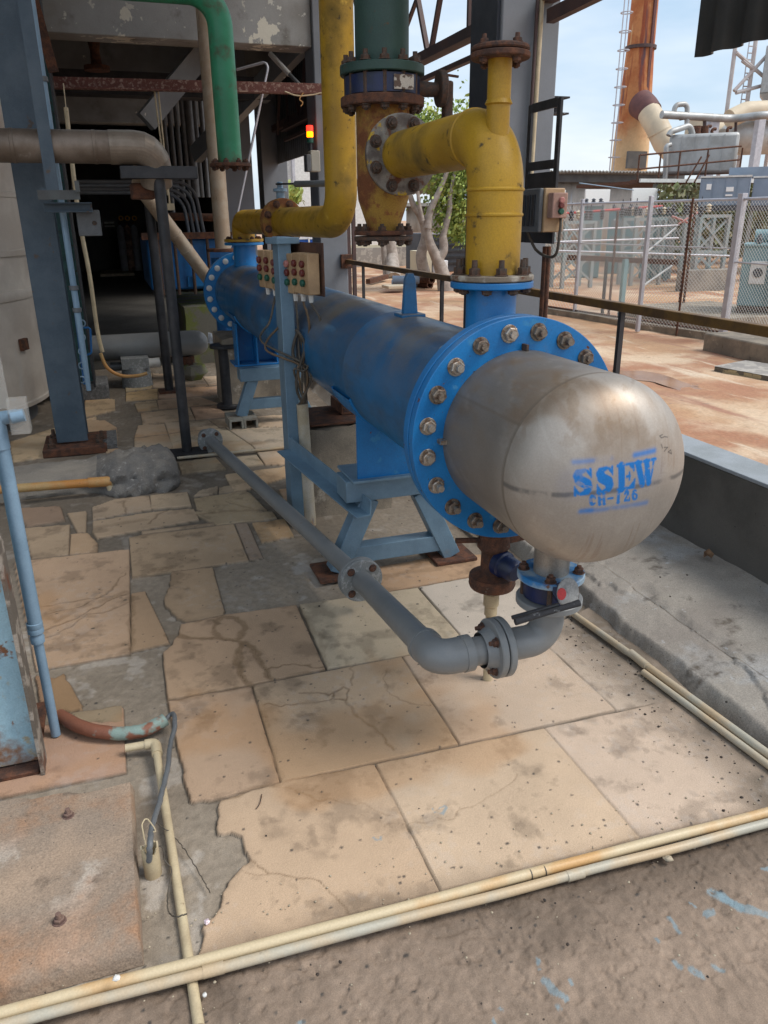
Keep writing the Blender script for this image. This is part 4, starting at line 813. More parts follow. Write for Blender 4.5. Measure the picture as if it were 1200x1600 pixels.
# ---------------------------------------------------------------- drain valve below flange
XV, YV = 1.105, 2.13
dv = T('drain_valve', 'rusty drain valve with dark blue cap hanging under the near flange', 'valve', (XV, YV, .35))
OB('body', G().lathe([(0, .60), (.045, .60), (.05, .56), (.055, .52), (.04, .50), (.042, .43), (.055, .42), (.078, .415), (.08, .40), (.078, .392), (.08, .385), (.075, .372), (.05, .368), (0, .368)][::-1], (XV, YV, 0), (0, 0, 1), 30), m_rust, dv)
OB('side_arm', G().tube([(XV - .02, YV, .545), (XV - .13, YV + .02, .55)], .010, 8), m_rust, dv)
OB('side_arm', G().tube([(XV + .02, YV, .54), (XV + .16, YV + .06, .52)], .022, 10), m_rust, dv)
OB('cap', G().lathe([(0, .115), (.030, .113), (.038, .10), (.040, .06), (.046, .055), (.046, .03), (.035, .02), (.035, -.02)][::-1], (XV, YV, .475), (.28, -.93, -.1), 24), m_navy, dv)
OB('pvc_adapter', G().lathe([(.022, .37), (.022, .345), (.027, .344), (.027, .30), (.022, .295), (.022, .262), (.017, .258), (.017, -.0)], (XV, YV, 0), (0, 0, 1), 20), m_cream, dv)
# ---------------------------------------------------------------- butterfly valve + pvc line
bv = T('butterfly_valve', 'navy butterfly valve with long black dusty lever under the dome', 'valve', (XC, YB, .5))
OB('body', G().lathe([(.07, .0), (.078, .003), (.078, .052), (.07, .055)], (XC, YB, .498), (0, 0, 1), 40), m_navy, bv)
NP = PY(886, 926, 1.665); OB('neck', G().tube([(XC + .01, YB - .05, .52), NP + Vector((-.004, .02, -.004))], .026, 20), m_navy, bv)
OB('notch_plate', G().disc(NP, (.25, -.92, .3), .042, .007, 28), M('dusty_plate', (.34, .34, .33), (.2, .2, .2), 40, rough=.8, bump=.3, fine=.2), bv)
OB('tag', G().disc(NP + Vector((-.026, -.012, .006)), (.25, -.92, .3), .017, .003, 16), m_tape, bv)
h0 = PY(905, 942, 1.62); h1 = PY(805, 972, 1.62)
OB('lever', G().tube([h0, h0.lerp(h1, .35), h1], [.010, .008, .0095], 10), m_dust, bv)
h2 = PY(800, 965, 1.64); OB('lever_trigger', G().tube([h0.lerp(h1, .3) + Vector((0, .01, .008)), h2], [.005, .006], 8), m_black, bv)
for a in (45, 135, 225, 315):
    dx, dy = .079 * math.cos(R_(a + 14)), .079 * math.sin(R_(a + 14)); p = (XC + dx, YB + dy, .577)
    bolt(bv, p, (0, 0, 1), .014, m_rbolt, .9, .5); OB('stud', G().tube([(p[0], p[1], .47), (p[0], p[1], .56)], .0075, 8), m_dbolt, bv)
pl = T('pvc_pipe_line', 'grey PVC pipe line with flanges running from the valve over the paving', 'pipe', (.8, 3, 0))
r = .043; zf = .352; E0 = Vector((XC, YB, .478)); E1 = Vector((XC, YB, zf)); FLG = Vector((.985, YB, zf))
OB('stub_flange', G().ring((XC, YB, .474), (0, 0, 1), .098, .04, .022, 40), m_pvc, pl)
g = G().tube(rpath([(XC, YB, .49), E1, (.99, YB, zf)], .085, 10), .049, 32); OB('elbow', g, m_pvc, pl)
for x, s in ((.983, 1), (.957, 1)): OB('pipe_flange', G().ring((x - .004, YB, zf), (-1, 0, 0), .090, .035, .022, 48, .003), m_pvc, pl)
bolts(pl, (.929, YB, zf), (-1, 0, 0), .067, 4, .0125, m_rbolt, .5, nut=.8, stud=.9)
OB('flange_hub', G().lathe([(.066, 0), (.056, .022), (.054, .03)], (.931, YB, zf), (-1, 0, 0), 32), m_pvc, pl)
CO = Vector((.765, YB, zf)); MF = Vector(PZ(563, 905, .16)); FE = Vector(PZ(328, 688, .085)); 
dr = (MF - CO).normalized()
OB('pipe', G().tube([(.93, YB, zf), (.80, YB, zf)], r, 32), m_pvc, pl)
for q0_, q1_ in (((.866, YB, zf), (.84, YB, zf)), (CO + dr * .105, CO + dr * .13)): OB('socket_lip', G().tube([q0_, q1_], .0545, 32), m_pvc, pl)
g = G().tube(rpath([(.865, YB, zf), CO, CO + dr * .12], .075, 12), .052, 32); OB('elbow', g, m_pvc, pl)
OB('pipe', G().tube([CO + dr * .1, MF], r, 32), m_pvc, pl)
d2 = (FE - MF).normalized()
OB('pipe', G().tube([MF, FE], .038, 32), m_pvc, pl)
OB('pipe_flange', G().ring(MF + d2 * .0, -d2, .092, .03, .020, 48, .003), m_pvcdull, pl); OB('pipe_flange', G().ring(MF + d2 * .024, -d2, .092, .03, .020, 48, .003), m_pvc, pl)
bolts(pl, MF - d2 * .02, -d2, .068, 4, .0135, m_rbolt, .5, nut=.4, stud=.1)
OB('end_flange', G().ring(FE, -d2, .088, .02, .022, 40, .003), m_pvcdull, pl); OB('end_cap', G().tube([FE, FE + d2 * .16], [.05, .05], 28), m_pvc, pl); bolts(pl, FE - d2 * .022, -d2, .065, 4, .012, m_rbolt, .5, nut=.4, stud=.1)
# ---------------------------------------------------------------- yellow pipe near
yp = T('yellow_pipe', 'yellow pipe bend with capped riser standing on the near blue nozzle', 'pipe', (XC, YN, 1.365))
ZP = 1.775; YF = 3.07
OB('base_flange', G().ring((XC, YN, 1.3675), (0, 0, 1), .128, .04, .017, 48), M('grimy_flange', (.2, .16, .12), (.4, .36, .3), 16, .5, .62, rough=.8, bump=.3, layers=[(RUST, 20, .58, .66)]), yp)
OB('pipe_bend', G().tube(rpath([(XC, YN, 1.384), (XC, YN, ZP), (XC, YF - .02, ZP)], .15, 14), .083, 48, False), m_yel, yp)
for wp, wa in (((XC, YN, 1.555), (0, 0, 1)), ((XC, YN, 1.625), (0, 0, 1)), ((XC, 2.40, ZP), (0, 1, 0))): OB('weld_bead', G().lathe([(.083, -.006), (.0868, -.002), (.0868, .002), (.083, .006)], wp, wa, 40), m_yel, yp)
OB('weld_bead', G().lathe([(.034, -.004), (.040, 0), (.034, .012)], (XC, YN, 1.853), (0, 0, 1), 28), m_yel, yp)
OB('riser', G().tube([(XC, YN + .0, 1.74), (XC, YN, 1.965)], .034, 28), m_yel, yp)
OB('riser_flange', G().ring((XC, YN, 1.965), (0, 0, 1), .084, .02, .016, 36), m_rust, yp); OB('blank_flange', G().disc((XC, YN, 1.984), (0, 0, 1), .082, .014, 36), m_rbolt, yp)
bolts(yp, (XC, YN, 1.998), (0, 0, 1), .064, 4, .0125, m_rbolt, .8, back=.033, nut=.7, stud=.9)
bolts(yp, (XC, YN, 1.385), (0, 0, 1), .105, 8, .0165, m_dbolt, .25, nut=1.1, stud=1.4); bolts(yp, (XC, YN, 1.345), (0, 0, -1), .105, 8, .0155, m_dbolt, .25, nut=.7, stud=.2)
OB('side_flange', G().ring((XC, YF, ZP), YD, .145, .08, .020, 48), M('grey_worn_flange', (.24, .22, .19), (.10, .08, .07), 14, rough=.75, bump=.3, layers=[(RUST, 16, .54, .64), ((.45, .29, .03), 11, .56, .60)]), yp)
bolts(yp, (XC, YF - .02, ZP), YD, .118, 8, .019, m_dbolt, .5, nut=.75, stud=.5)
# ---------------------------------------------------------------- vertical header with valve
XT, YT = 1.125, 3.30
tee = T('yellow_tee', 'rust streaked yellow tee with blanked lower end, bolted under the big valve', 'pipe', (XT, YT, 1.4))
OB('tee_body', G().lathe([(.072, 1.50), (.074, 1.53), (.105, 1.62), (.108, 1.66), (.108, 1.98)], (XT, YT, 0), (0, 0, 1), 48), m_yel2, tee)
OB('branch', G().tube([(XT, YT, ZP), (XT, YF + .02, ZP)], .086, 40), m_yel2, tee); OB('branch_flange', G().ring((XT, YF + .022, ZP), YD, .145, .08, .020, 48), m_rust, tee)
OB('top_flange', G().ring((XT, YT, 1.965), (0, 0, 1), .168, .10, .035, 48), m_rust, tee)
OB('bottom_flange', G().ring((XT, YT, 1.482), (0, 0, 1), .125, .07, .018, 40), m_rust, tee); OB('blank_flange', G().disc((XT, YT, 1.460), (0, 0, 1), .125, .018, 40), m_dbolt, tee)
bolts(tee, (XT, YT, 1.50), (0, 0, 1), .103, 8, .017, m_dbolt, .5, nut=.8, stud=.6, back=.04)
vv = T('wafer_valve', 'dark blue wafer valve with gear wheel between green and yellow flanges', 'valve', (XT, YT, 2.0))
OB('body', G().lathe([(.12, 0), (.15, .004), (.15, .07), (.12, .074)], (XT, YT, 2.001), (0, 0, 1), 40), m_navy, vv)
OB('label_patch', G().box(XT - .005, XT + .075, YT - .158, YT - .152, 2.012, 2.062), M('flaked_label', (.5, .45, .38), (.12, .08, .06), 30, .5, .55, rough=.8), vv)
OB('gear_shaft', G().tube([(XT + .13, YT, 2.038), (XT + .245, YT - .01, 2.035)], [.032, .026], 16), m_dbolt, vv)
OB('gear_wheel', G().disc((XT + .235, YT - .01, 2.04), (1, -.12, 0), .068, .03, 32), m_dbolt, vv)
OB('handle_arm', G().box(XT + .262, XT + .30, YT - .03, YT + .02, 1.86, 2.07), m_dbolt, vv, bevel=.01); OB('pointer', G().bar((XT + .25, YT, 2.095), (XT + .33, YT, 2.088), .012, .008), m_rust, vv)
for k in range(12):
    a = 2 * math.pi * (k + .5) / 12; p = (XT + .143 * math.cos(a), YT + .143 * math.sin(a), 0)
    OB('tie_bolt', G().tube([(p[0], p[1], 1.95), (p[0], p[1], 2.15)], .010, 8), m_dbolt, vv)
    bolt(vv, (p[0], p[1], 2.112), (0, 0, 1), .0185, m_dbolt, .8, .6)
    bolt(vv, (p[0], p[1], 1.964), (0, 0, -1), .0175, m_dbolt, .7, .3)
gp_ = T('green_header_pipe', 'thick dark green vertical pipe with bolted flange above the wafer valve', 'pipe', (XT, YT, 2.08))
OB('pipe', G().tube([(XT, YT, 2.08), (XT, YT, 5.1)], .106, 48), m_dgreen, gp_); OB('flange', G().ring((XT, YT, 2.076), (0, 0, 1), .168, .1, .034, 48), m_dgreen, gp_)
# ---------------------------------------------------------------- far yellow pipe
XY, YY = 1.385, 4.85; ZF = 1.53
fp = T('yellow_pipe', 'tall yellow pipe dropping and bending back to the far blue nozzle', 'pipe', (XC, 6.98, 1.37))
a = Vector((XC, 6.98, ZF)); b = Vector((XY, YY, ZF)); dd = (b - a).normalized(); fc = a + (b - a) * .475
OB('pipe_bend', G().tube(rpath([fc + dd * .02, b, (XY, YY, 5.1)], .19, 14), .097, 40), m_yel, fp)
OB('pipe_bend', G().tube(rpath([fc - dd * .0, a, (XC, 6.98, 1.38)], .16, 12), .094, 36), m_yel, fp)
OB('base_flange', G().ring((XC, 6.98, 1.372), (0, 0, 1), .165, .05, .022, 36), m_yel, fp); bolts(fp, (XC, 6.98, 1.394), (0, 0, 1), .135, 8, .018, m_rbolt, .5, nut=.6, stud=.4)
OB('flange', G().ring(fc + dd * .02, dd, .162, .08, .024, 40), m_yel2, fp); OB('flange', G().ring(fc - dd * .034, dd, .158, .08, .02, 40), m_yel2, fp); OB('valve_disc_body', G().ring(fc - dd * .014, dd, .12, .08, .034, 32), m_navy, fp)
bolts(fp, fc + dd * .044, dd, .128, 8, .021, m_rbolt, .5, nut=.7, stud=.3)
bl = T('butterfly_valve', 'small blue valve stem with long grey lever on the far yellow pipe', 'valve', fc + Vector((0, 0, .16)))
OB('stem', G().lathe([(.03, .11), (.03, .2), (.05, .205), (.05, .225), (.02, .23), (.02, .27), (0, .272)], fc, (0, 0, 1), 20), m_pipeblue, bl)
OB('lever', G().bar(fc + Vector((-.02, 0, .255)), fc + Vector((.14, -.25, .25)), .03, .012), m_black, bl); OB('lever_grip', G().tube([fc + Vector((.08, -.16, .25)), fc + Vector((.42, -.75, .235))], .022, 12), m_grey, bl)
# ---------------------------------------------------------------- other pipes
c = PY(360, 258, 6.0)
g1 = T('green_pipe', 'bright green pipe bending down to a rusty open flange', 'pipe', c)
OB('pipe', G().tube(rpath([(c.x - .9, 6.0, 2.95), (c.x, 6, 2.95), (c.x, 6, c.z)], .2, 12), .083, 36), m_green, g1)
OB('flange', G().ring((c.x, 6, c.z - .012), (0, 0, 1), .145, .06, .022, 36), m_rust, g1); bolts(g1, (c.x, 6, c.z + .01), (0, 0, 1), .115, 8, .019, m_rbolt, .5, nut=.8, stud=.5, back=.022)
c = PY(349, 388, 8.0)
g2 = T('beige_pipe', 'dirty beige vertical pipe standing on a flange behind the green pipe', 'pipe', c)
OB('pipe', G().tube([(c.x, 8, c.z), (c.x, 8, 4.6)], .076, 28), m_beige, g2); OB('flange', G().ring((c.x, 8, c.z - .03), (0, 0, 1), .16, .06, .03, 32), m_rust, g2)
bmc = T('blue_equipment', 'bright blue machine casing with pipe stubs on a concrete base in the hall', 'machine', (1.0, 9.8, .5))
q0 = PY(236, 450, 9.6); q1 = PY(345, 372, 9.6)
OB('casing', G().box(q0.x, q1.x + .25, 9.5, 11.2, .80, q1.z), m_bluemach, bmc, bevel=.02)
OB('side_facing', G().box(PY(290, 400, 9.46).x, PY(322, 400, 9.46).x, 9.45, 9.497, PY(290, 448, 9.46).z, PY(290, 432, 9.46).z), m_blue, bmc)
for i in range(4): OB('tie_bar', G().tube([(q0.x + .12 + .18 * i, 9.42, .75), (q0.x + .12 + .18 * i, 9.42, q1.z + .05)], .018, 8), m_dbolt, bmc)
OB('top_rail', G().box(q0.x - .05, q1.x + .1, 9.38, 9.5, q1.z, q1.z + .07), m_rust, bmc)
OB('pipe_stub', G().disc((q1.x + .05, 8.2, 1.10), (0, 0, 1), .14, .1, 28), m_blue, bmc); OB('side_pipe', G().tube([(PY(349, 400, 8).x, 8, 1.2), (PY(349, 400, 8).x, 8, .5)], .12, 24), m_bluemach, bmc)
plinth(.75, 1.9, 9.2, 11.4, .62, 'mossy concrete base under the blue machine in the hall', 5, m_moss)
# insulated pipe on black frame
ip = T('insulated_pipe', 'brown metal clad horizontal pipe with pale segmented elbow at its end', 'pipe', (0, 5.4, 1.87))
zI = 1.965; cI = Vector((.37, 5.4, zI))
OB('straight_run', G().tube([(-2.6, 5.4, zI), (.10, 5.4, zI)], .092, 36), m_ins, ip)
for x in (-.45, .0): OB('joint_band', G().lathe([(.092, 0), (.095, .002), (.095, .02), (.092, .022)], (x, 5.4, zI), (1, 0, 0), 32), m_ins, ip)
OB('elbow', G().tube(rpath([(.095, 5.4, zI), (.355, 5.4, zI), (.355, 5.50, zI - .20)], .14, 5), .097, 32), m_insl, ip, ang=8)
OB('drop_pipe', G().tube([PY(226, 262, 5.6), PY(222, 305, 5.6)], .07, 24), m_beige, ip)
OB('clamp', G().box(PY(205, 300, 5.5).x, PY(242, 300, 5.5).x, 5.5, 5.7, PY(220, 311, 5.5).z, PY(220, 286, 5.5).z), m_rust, ip, bevel=.01)
bf = T('pipe_trestle', 'black steel pipe support with cross beam and foot plate', 'pipe support', (.36, 5.41, 0))
OB('post', G().tube([(.365, 5.41, .02), (.365, 5.41, 1.79)], .035, 24), m_black, bf); OB('cross_beam', G().box(.14, .60, 5.35, 5.47, 1.79, 1.862), m_black, bf, bevel=.004); OB('foot_plate', G().box(.25, .50, 5.32, 5.5, .002, .028), m_black, bf)
c = PZ(265, 612); bf2 = T('pipe_support_post', 'thinner dark post with rusty foot behind the black frame', 'pipe support', c)
OB('post', G().tube([(c.x, c.y, .02), (c.x, c.y, 1.95)], .042, 20), m_black, bf2); OB('foot_plate', G().box(c.x - .1, c.x + .14, c.y - .1, c.y + .1, .0, .02), m_rust, bf2)
S('pale_round_strip', G().tube([PZ(277, 716, .012), PZ(455, 698, .012)], .011, 10), m_gcream, 'thin pale pipe lying across the tiles at the black frame', 'pipe')
dg = T('sloping_pipe', 'cream pipe sloping down behind the far blue flange', 'pipe', PY(332, 445, 7.95))
OB('pipe', G().tube([PY(228, 305, 7.5), PY(345, 462, 7.95)], .062, 24), m_insl if False else m_beige, dg); 
d_ = (PY(345, 462, 7.95) - PY(228, 305, 7.5)).normalized()
for t in (.35, .5): OB('joint_band', G().lathe([(.062, 0), (.066, .003), (.066, .02), (.062, .023)], PY(228, 305, 7.5).lerp(PY(345, 462, 7.95), t), d_, 24), m_beige, dg)
lp = T('grey_horizontal_pipe', 'thick grey horizontal pipe with rounded end near the floor', 'pipe', (.2, 8.3, .2))
xr = PY(308, 536, 8.3).x; zr = PY(300, 536, 8.3).z
OB('pipe', G().lathe([(.128, -3.4), (.128, 0), (.12, .05), (.09, .10), (.05, .125), (0, .13)], (xr - .02, 8.3, zr), (1, 0, 0), 40), m_pvc, lp)
c = PZ(290, 575); S('mossy_stone_block', G().rock((c.x + .02, 8.25, .06), .15, .7, 3), m_moss, 'yellow green mossy stone under the grey pipe end', 'stone')
S('rusty_support', G().tube([(PY(293, 560, 8.3).x, 8.3, .0), (PY(293, 560, 8.3).x, 8.3, .23)], .07, 20), m_rust, 'rusty stub supporting the rounded grey pipe end', 'support')
c = PZ(212, 586); S('concrete_pipe_support', G().lathe([(.155, -.02), (.15, .02), (.14, .14), (.135, .2), (0, .2)], (c.x, 8.12, 0), (0, 0, 1), 20).box(c.x - .13, c.x + .13, 8.0, 8.25, .18, .28), m_pvcdull, 'round grey mortar collar with slab under the grey pipe', 'support')
S('small_drain_pipe', G().tube([PY(172, 573, 8.35), PY(196, 572, 8.35)], .045, 16), m_pvc, 'short grey pipe beside the mortar collar, on the left', 'pipe'); S('small_drain_pipe', G().tube([PY(228, 568, 8.2), PY(250, 566, 8.2)], .05, 16).tube([PY(228, 568, 8.2), PY(233, 568, 8.2)], .06, 16), m_white, 'short white pipe socket right of the mortar collar', 'pipe')
c = PZ(357, 560)
bs = T('black_stub_post', 'short black flanged post in front of the far plinth', 'post', PZ(357, 640))
c = PZ(357, 636); OB('post', G().tube([(c.x, c.y, 0), (c.x, c.y, .52)], .05, 20), m_black, bs); OB('foot_flange', G().disc((c.x, c.y, .0), (0, 0, 1), .10, .03, 24), m_black, bs); OB('top_flange', G().disc((c.x, c.y, .52), (0, 0, 1), .12, .03, 24), m_black, bs)
# crumpled white plastic
pts = [(325, 520), (338, 517), (356, 525), (374, 532), (374, 553), (352, 553), (346, 541), (336, 541)]
c = PY(350, 536, 7.9); g = G(); rr_ = random.Random(4); nx = 9
for j in range(nx):
    for i in range(nx):
        u = 325 + 50 * i / (nx - 1); v = 519 + 32 * j / (nx - 1) + 12 * (i / (nx - 1)); g.v.append(tuple(PY(u, v - 6 * j / nx, 7.9 - .25 * j / nx + rr_.uniform(-.06, .06))))
g.f = [(j * nx + i, j * nx + i + 1, (j + 1) * nx + i + 1, (j + 1) * nx + i) for j in range(nx - 1) for i in range(nx - 1) if not (j > 4 and i < 2)]
S('plastic_sheet', g, m_sheetw, 'crumpled white plastic sheet draped behind the far saddle', 'plastic sheet', ang=60, solid=.004)
# ================================================================ LEFT SIDE
def hprof(w_, d, t): return [(-w_/2, -d/2), (w_/2, -d/2), (w_/2, -d/2+t), (t/2, -d/2+t), (t/2, d/2-t), (w_/2, d/2-t), (w_/2, d/2), (-w_/2, d/2), (-w_/2, d/2-t), (-t/2, d/2-t), (-t/2, -d/2+t), (-w_/2, -d/2+t)]
c1 = T('steel_column', 'slate blue steel column on a bolted rusty base plate beside the tank', 'column', (-.40, 5.9, 0))
OB('shaft', G().box(-.505, -.295, 5.83, 5.845, .06, 5.1).box(-.41, -.39, 5.846, 6.03, .06, 5.1).box(-.505, -.295, 6.031, 6.045, .06, 5.1), m_colblue, c1, bevel=.002)
OB('base_plate', G().box(-.60, -.17, 5.70, 6.15, -.01, .045), m_rust, c1, bevel=.006); OB('grout_pad', G().box(-.56, -.10, 5.76, 6.2, -.01, .03).rock((-.16, 5.82, .03), .06, .5, 2), m_conc3, c1, bevel=.01)
for p in ((-.54, 5.78), (-.22, 5.78), (-.20, 5.88), (-.54, 6.05)): bolt(c1, (p[0], p[1], .045), (0, 0, 1), .026, m_dbolt, .9, 1.4, name='anchor_bolt')
c2 = T('steel_column', 'teal green painted steel column with dark edge behind the slate blue one', 'column', (-.4, 7.9, 0))
OB('shaft', G().box(-.62, -.60, 7.5, 7.9, .12, 5.1).box(-.60, -.262, 7.68, 7.70, .12, 5.1), m_teal, c2); OB('edge_flange', G().box(-.262, -.245, 7.52, 7.88, .12, 5.1), m_black, c2)
S('concrete_pedestal', G().box(-.40, -.14, 7.55, 7.95, -.02, .15), m_conc3, 'small rough concrete pedestal under the teal column', 'pedestal', bevel=.02)
bp = T('blue_conduit', 'long light blue conduit pipe strapped beside the slate blue column', 'conduit', (-.27, 5.75, .2))
t0, t1 = PY(44, 0, 5.75), PY(139, 610, 5.75); t1 = Vector((t1.x, 5.75, t1.z))
OB('pipe', G().tube([Vector((t1.x, 5.75, 3.2)), Vector((t1.x, 5.75, t1.z + .2))], .021, 14).tube([Vector((t1.x, 5.75, t1.z + .2)), t1], [.021, .016], 12), m_pipeblue, bp)
for v in (128, 455, 490): z_ = PY(70, v, 5.75).z; OB('clamp', G().ring((t1.x, 5.75, z_), (0, 0, 1), .030, .021, .03, 16), m_grey, bp)
an = T('angle_post', 'slate blue angle section standing before the column, ending in a bracket', 'angle bar', (-.4, 5.3, 1.8))
a0 = PY(73, 300, 5.3); LP = [(0, 0), (.07, 0), (.07, .006), (.006, .006), (.006, .07), (0, .07)]
OB('angle', G().ext(LP, (a0.x, 5.3, 4.6), (a0.x, 5.3, a0.z), (0, 1, 0)), m_colblue, an)
b0, b1 = PY(60, 312, 5.3), PY(124, 300, 5.3)
OB('lower_angle', G().box(PY(62, 290, 5.31).x, PY(76, 290, 5.31).x, 5.31, 5.34, b0.z, a0.z + .02), m_colblue, an); OB('bracket', G().box(b0.x, b1.x, 5.29, 5.33, b0.z, b1.z + .01).box(b1.x - .02, b1.x + .005, 5.27, 5.33, b1.z, b1.z + .06), M('bracket_grey', (.09, .10, .10), (.07, .07, .07), 9, rough=.7), an)
d0, d1 = PY(96, 332, 5.6), PY(143, 316, 5.6); S('steel_channel', G().ext(CH(.05, d1.z - d0.z, .008), (d0.x - .1, 5.62, (d0.z + d1.z) / 2), (d1.x, 5.62, (d0.z + d1.z) / 2)), m_colblue, 'short slate blue channel arm above the grey junction box', 'channel', bevel=.002)
d0, d1 = PY(124, 369, 5.7), PY(155, 328, 5.7); jb = T('junction_box', 'flat grey junction box hanging from the channel arm', 'box', (d0.x, 5.7, d0.z))
OB('box', G().box(d0.x, d1.x, 5.68, 5.76, d0.z, d1.z), m_grey, jb, bevel=.004); OB('latch', G().disc((d1.x - .04, 5.679, (d0.z + d1.z) / 2), YD, .014, .008, 16), m_dbolt, jb)
pa, pb = PY(52, 0, 6.6), PY(84, 112, 6.6); S('rusty_strut', G().bar(pa, pb, .07, .05, (0, 1, 0)), m_rust, 'rusty diagonal strut between the two left columns', 'strut')
S('thin_pole', G().tube([PY(99, 130, 6.9), PY(103, 168, 6.9)], .004, 6).tube(wob([PY(103, 168, 6.9), PY(122, 330, 6.9), PY(140, 430, 6.9), PY(152, 515, 6.9), PY(160, 550, 6.9)], 8, .0, 2), .017, 12), m_cream, 'cream flexible conduit hanging beside the teal column', 'conduit')
S('orange_hose', G().tube(wob([PY(157, 552, 6.8), PY(168, 575, 6.8), PY(190, 587, 6.8), PY(215, 587, 6.8), PY(230, 583, 6.8)], 6, .0, 2), .014, 10), m_ochre, 'orange brown hose curling from the conduit to the mortar collar', 'hose')
lv_ = T('level_gauge', 'light blue valve manifold with small wheels behind the blue conduit', 'manifold', PY(130, 560, 6.6))
for k in range(5): z_ = PY(125, 505 + 22 * k, 6.6).z; OB('valve_wheel', G().ring(PY(128, 505 + 22 * k, 6.55), YD, .03, .02, .012, 16), m_pipeblue, lv_)
OB('tube', G().tube([PY(120, 490, 6.6), PY(134, 600, 6.6)], .02, 10), m_bluemach, lv_); OB('guard', G().tube(rpath([PY(130, 512, 6.58), PY(141, 512, 6.58), PY(143, 552, 6.58), PY(132, 556, 6.58)], .02), .008, 8), m_bluemach, lv_)
# tank
tk = T('insulated_tank', 'large metal clad tank with a ring seam behind the slate blue column', 'tank', (-2.05, 7.3, 0))
TC = (-2.02, 7.25, 0); TR = 1.42
prof = [(TR - .06, .16), (TR + .01, .17), (TR + .012, .20), (TR, .21), (TR, .98)]; prof += [(TR + .012, .985), (TR + .02, 1.02), (TR + .012, 1.055), (TR, 1.06), (TR - .01, 1.2), (TR - .012, 1.30), (TR + .01, 1.305), (TR + .014, 1.34), (TR, 1.35), (TR, 1.72), (TR + .008, 1.725), (TR + .008, 1.76), (TR, 1.765), (TR, 4.2)]
OB('cladding', G().lathe(prof, TC, (0, 0, 1), 128), m_tank, tk, ang=50)
for a in (-48, -30, -12, 10): OB('leg', G().tube([(TC[0] + 1.2 * math.cos(R_(a)), TC[1] + 1.2 * math.sin(R_(a)), -.02), (TC[0] + 1.2 * math.cos(R_(a)), TC[1] + 1.2 * math.sin(R_(a)), .2)], .035, 12), m_rust, tk)
OB('base_curb', G().lathe([(1.28, -.02), (1.26, .16), (0, .16)], TC, (0, 0, 1), 48), m_dark, tk)
ac = PX(0, 0, 0); d = _ray(34, 538); o_ = np.array([0, 0, 1.55]); A_ = d[0] ** 2 + d[1] ** 2; B_ = (o_[0] - TC[0]) * d[0] + (o_[1] - TC[1]) * d[1]; C_ = (o_[0] - TC[0]) ** 2 + (o_[1] - TC[1]) ** 2 - TR ** 2
tt = (-B_ - math.sqrt(max(0, B_ * B_ - A_ * C_))) / A_; hp = Vector(o_ + d * tt); nn = Vector((hp.x - TC[0], hp.y - TC[1], 0)).normalized(); s_ = nn.cross(Vector((0, 0, 1)))
OB('earthing_tab', G().ext([(-.045, -.045), (.045, -.045), (.045, .045), (-.045, .045)], hp, hp + nn * .035), m_rust, tk, bevel=.006)
# ================================================================ near left column, blue pvc, gauge
nc = T('peeling_column', 'flaking sky blue steel column with rusty foot at the left edge', 'column', (-.5, 2.2, 0))
OB('shaft', G().box(-.66, -.383, 2.165, 2.18, .02, 5.1).box(-.53, -.51, 2.181, 2.44, .02, 5.1).box(-.66, -.47, 2.441, 2.455, .02, 5.1), m_nearcol, nc, bevel=.002)
OB('edge_plate', G().box(-.378, -.368, 2.11, 2.20, -.01, .75), M('rusted_plate_edge', (.12, .10, .08), (.3, .26, .22), 14, .5, .6, rough=.85, bump=.5, layers=[(RUST, 9, .55, .7)]), nc)
OB('base_plate', G().box(-.70, -.384, 2.12, 2.5, .0, .014), m_rust, nc, bevel=.003)
q = T('blue_pvc_pipe', 'light blue PVC pipe with coupling and tee beside the peeling column', 'pipe', (-.34, 2.3, 0))
xb = PZ(88, 1150).x; zt_ = 1.06; zc_ = PY(60, 980, 2.30).z
OB('upper_pipe', G().tube([(xb + .004, 2.3, zt_), (xb + .002, 2.3, zc_)], .0205, 24), m_pipeblue, q); OB('lower_pipe', G().tube([(xb, 2.3, zc_ + .01), (xb, 2.3, .005)], .0145, 20), m_pipeblue, q)
OB('coupling', G().lathe([(.0205, .02), (.0235, .018), (.0235, .004), (.022, .0), (.0235, -.004), (.023, -.016), (.019, -.02), (.019, -.026), (.021, -.03), (.020, -.05), (.0145, -.052)][::-1], (xb, 2.3, zc_), (0, 0, 1), 24), m_pipeblue, q)
OB('tee_socket', G().lathe([(.0205, -.06), (.026, -.058), (.026, .0), (.025, .03), (0, .034)], (xb, 2.3, 1.02), (0, 0, 1), 24).tube([(xb, 2.3, 1.045), (xb + .06, 2.3, 1.05)], .019, 18), m_pipeblue, q)
OB('tee_branch', G().tube([(xb - .07, 2.3, .5), (xb - .055, 2.3, 0.0)], .014, 16), m_pipeblue, q)
gg = T('level_gauge_box', 'clear acrylic gauge box with blue fitting at the left edge', 'gauge', (-.32, 2.3, 1.0))
u0, u1 = PY(18, 672, 2.28), PY(40, 622, 2.28)
OB('clear_block', G().box(u0.x, u1.x, 2.26, 2.31, u0.z - .01, u1.z), m_clear, gg, bevel=.002); OB('clear_plate', G().box(PY(-3, 650, 2.32).x, PY(17, 650, 2.32).x, 2.33, 2.336, PY(8, 640, 2.32).z, PY(5, 540, 2.32).z), m_clear, gg)
OB('fitting', G().tube([PY(18, 652, 2.27), PY(38, 648, 2.27)], .018, 16), m_pipeblue, gg)
S('faded_hose', G().tube(wob([(xb + .01, 2.37, .03), PZ(130, 1137, .035), PZ(180, 1146, .03), PZ(225, 1141, .03), PZ(258, 1124, .035)], 10, .0008, 3), .0215, 18), m_hose, 'thick rust red hose with faded green patches lying on the broken paving', 'hose')
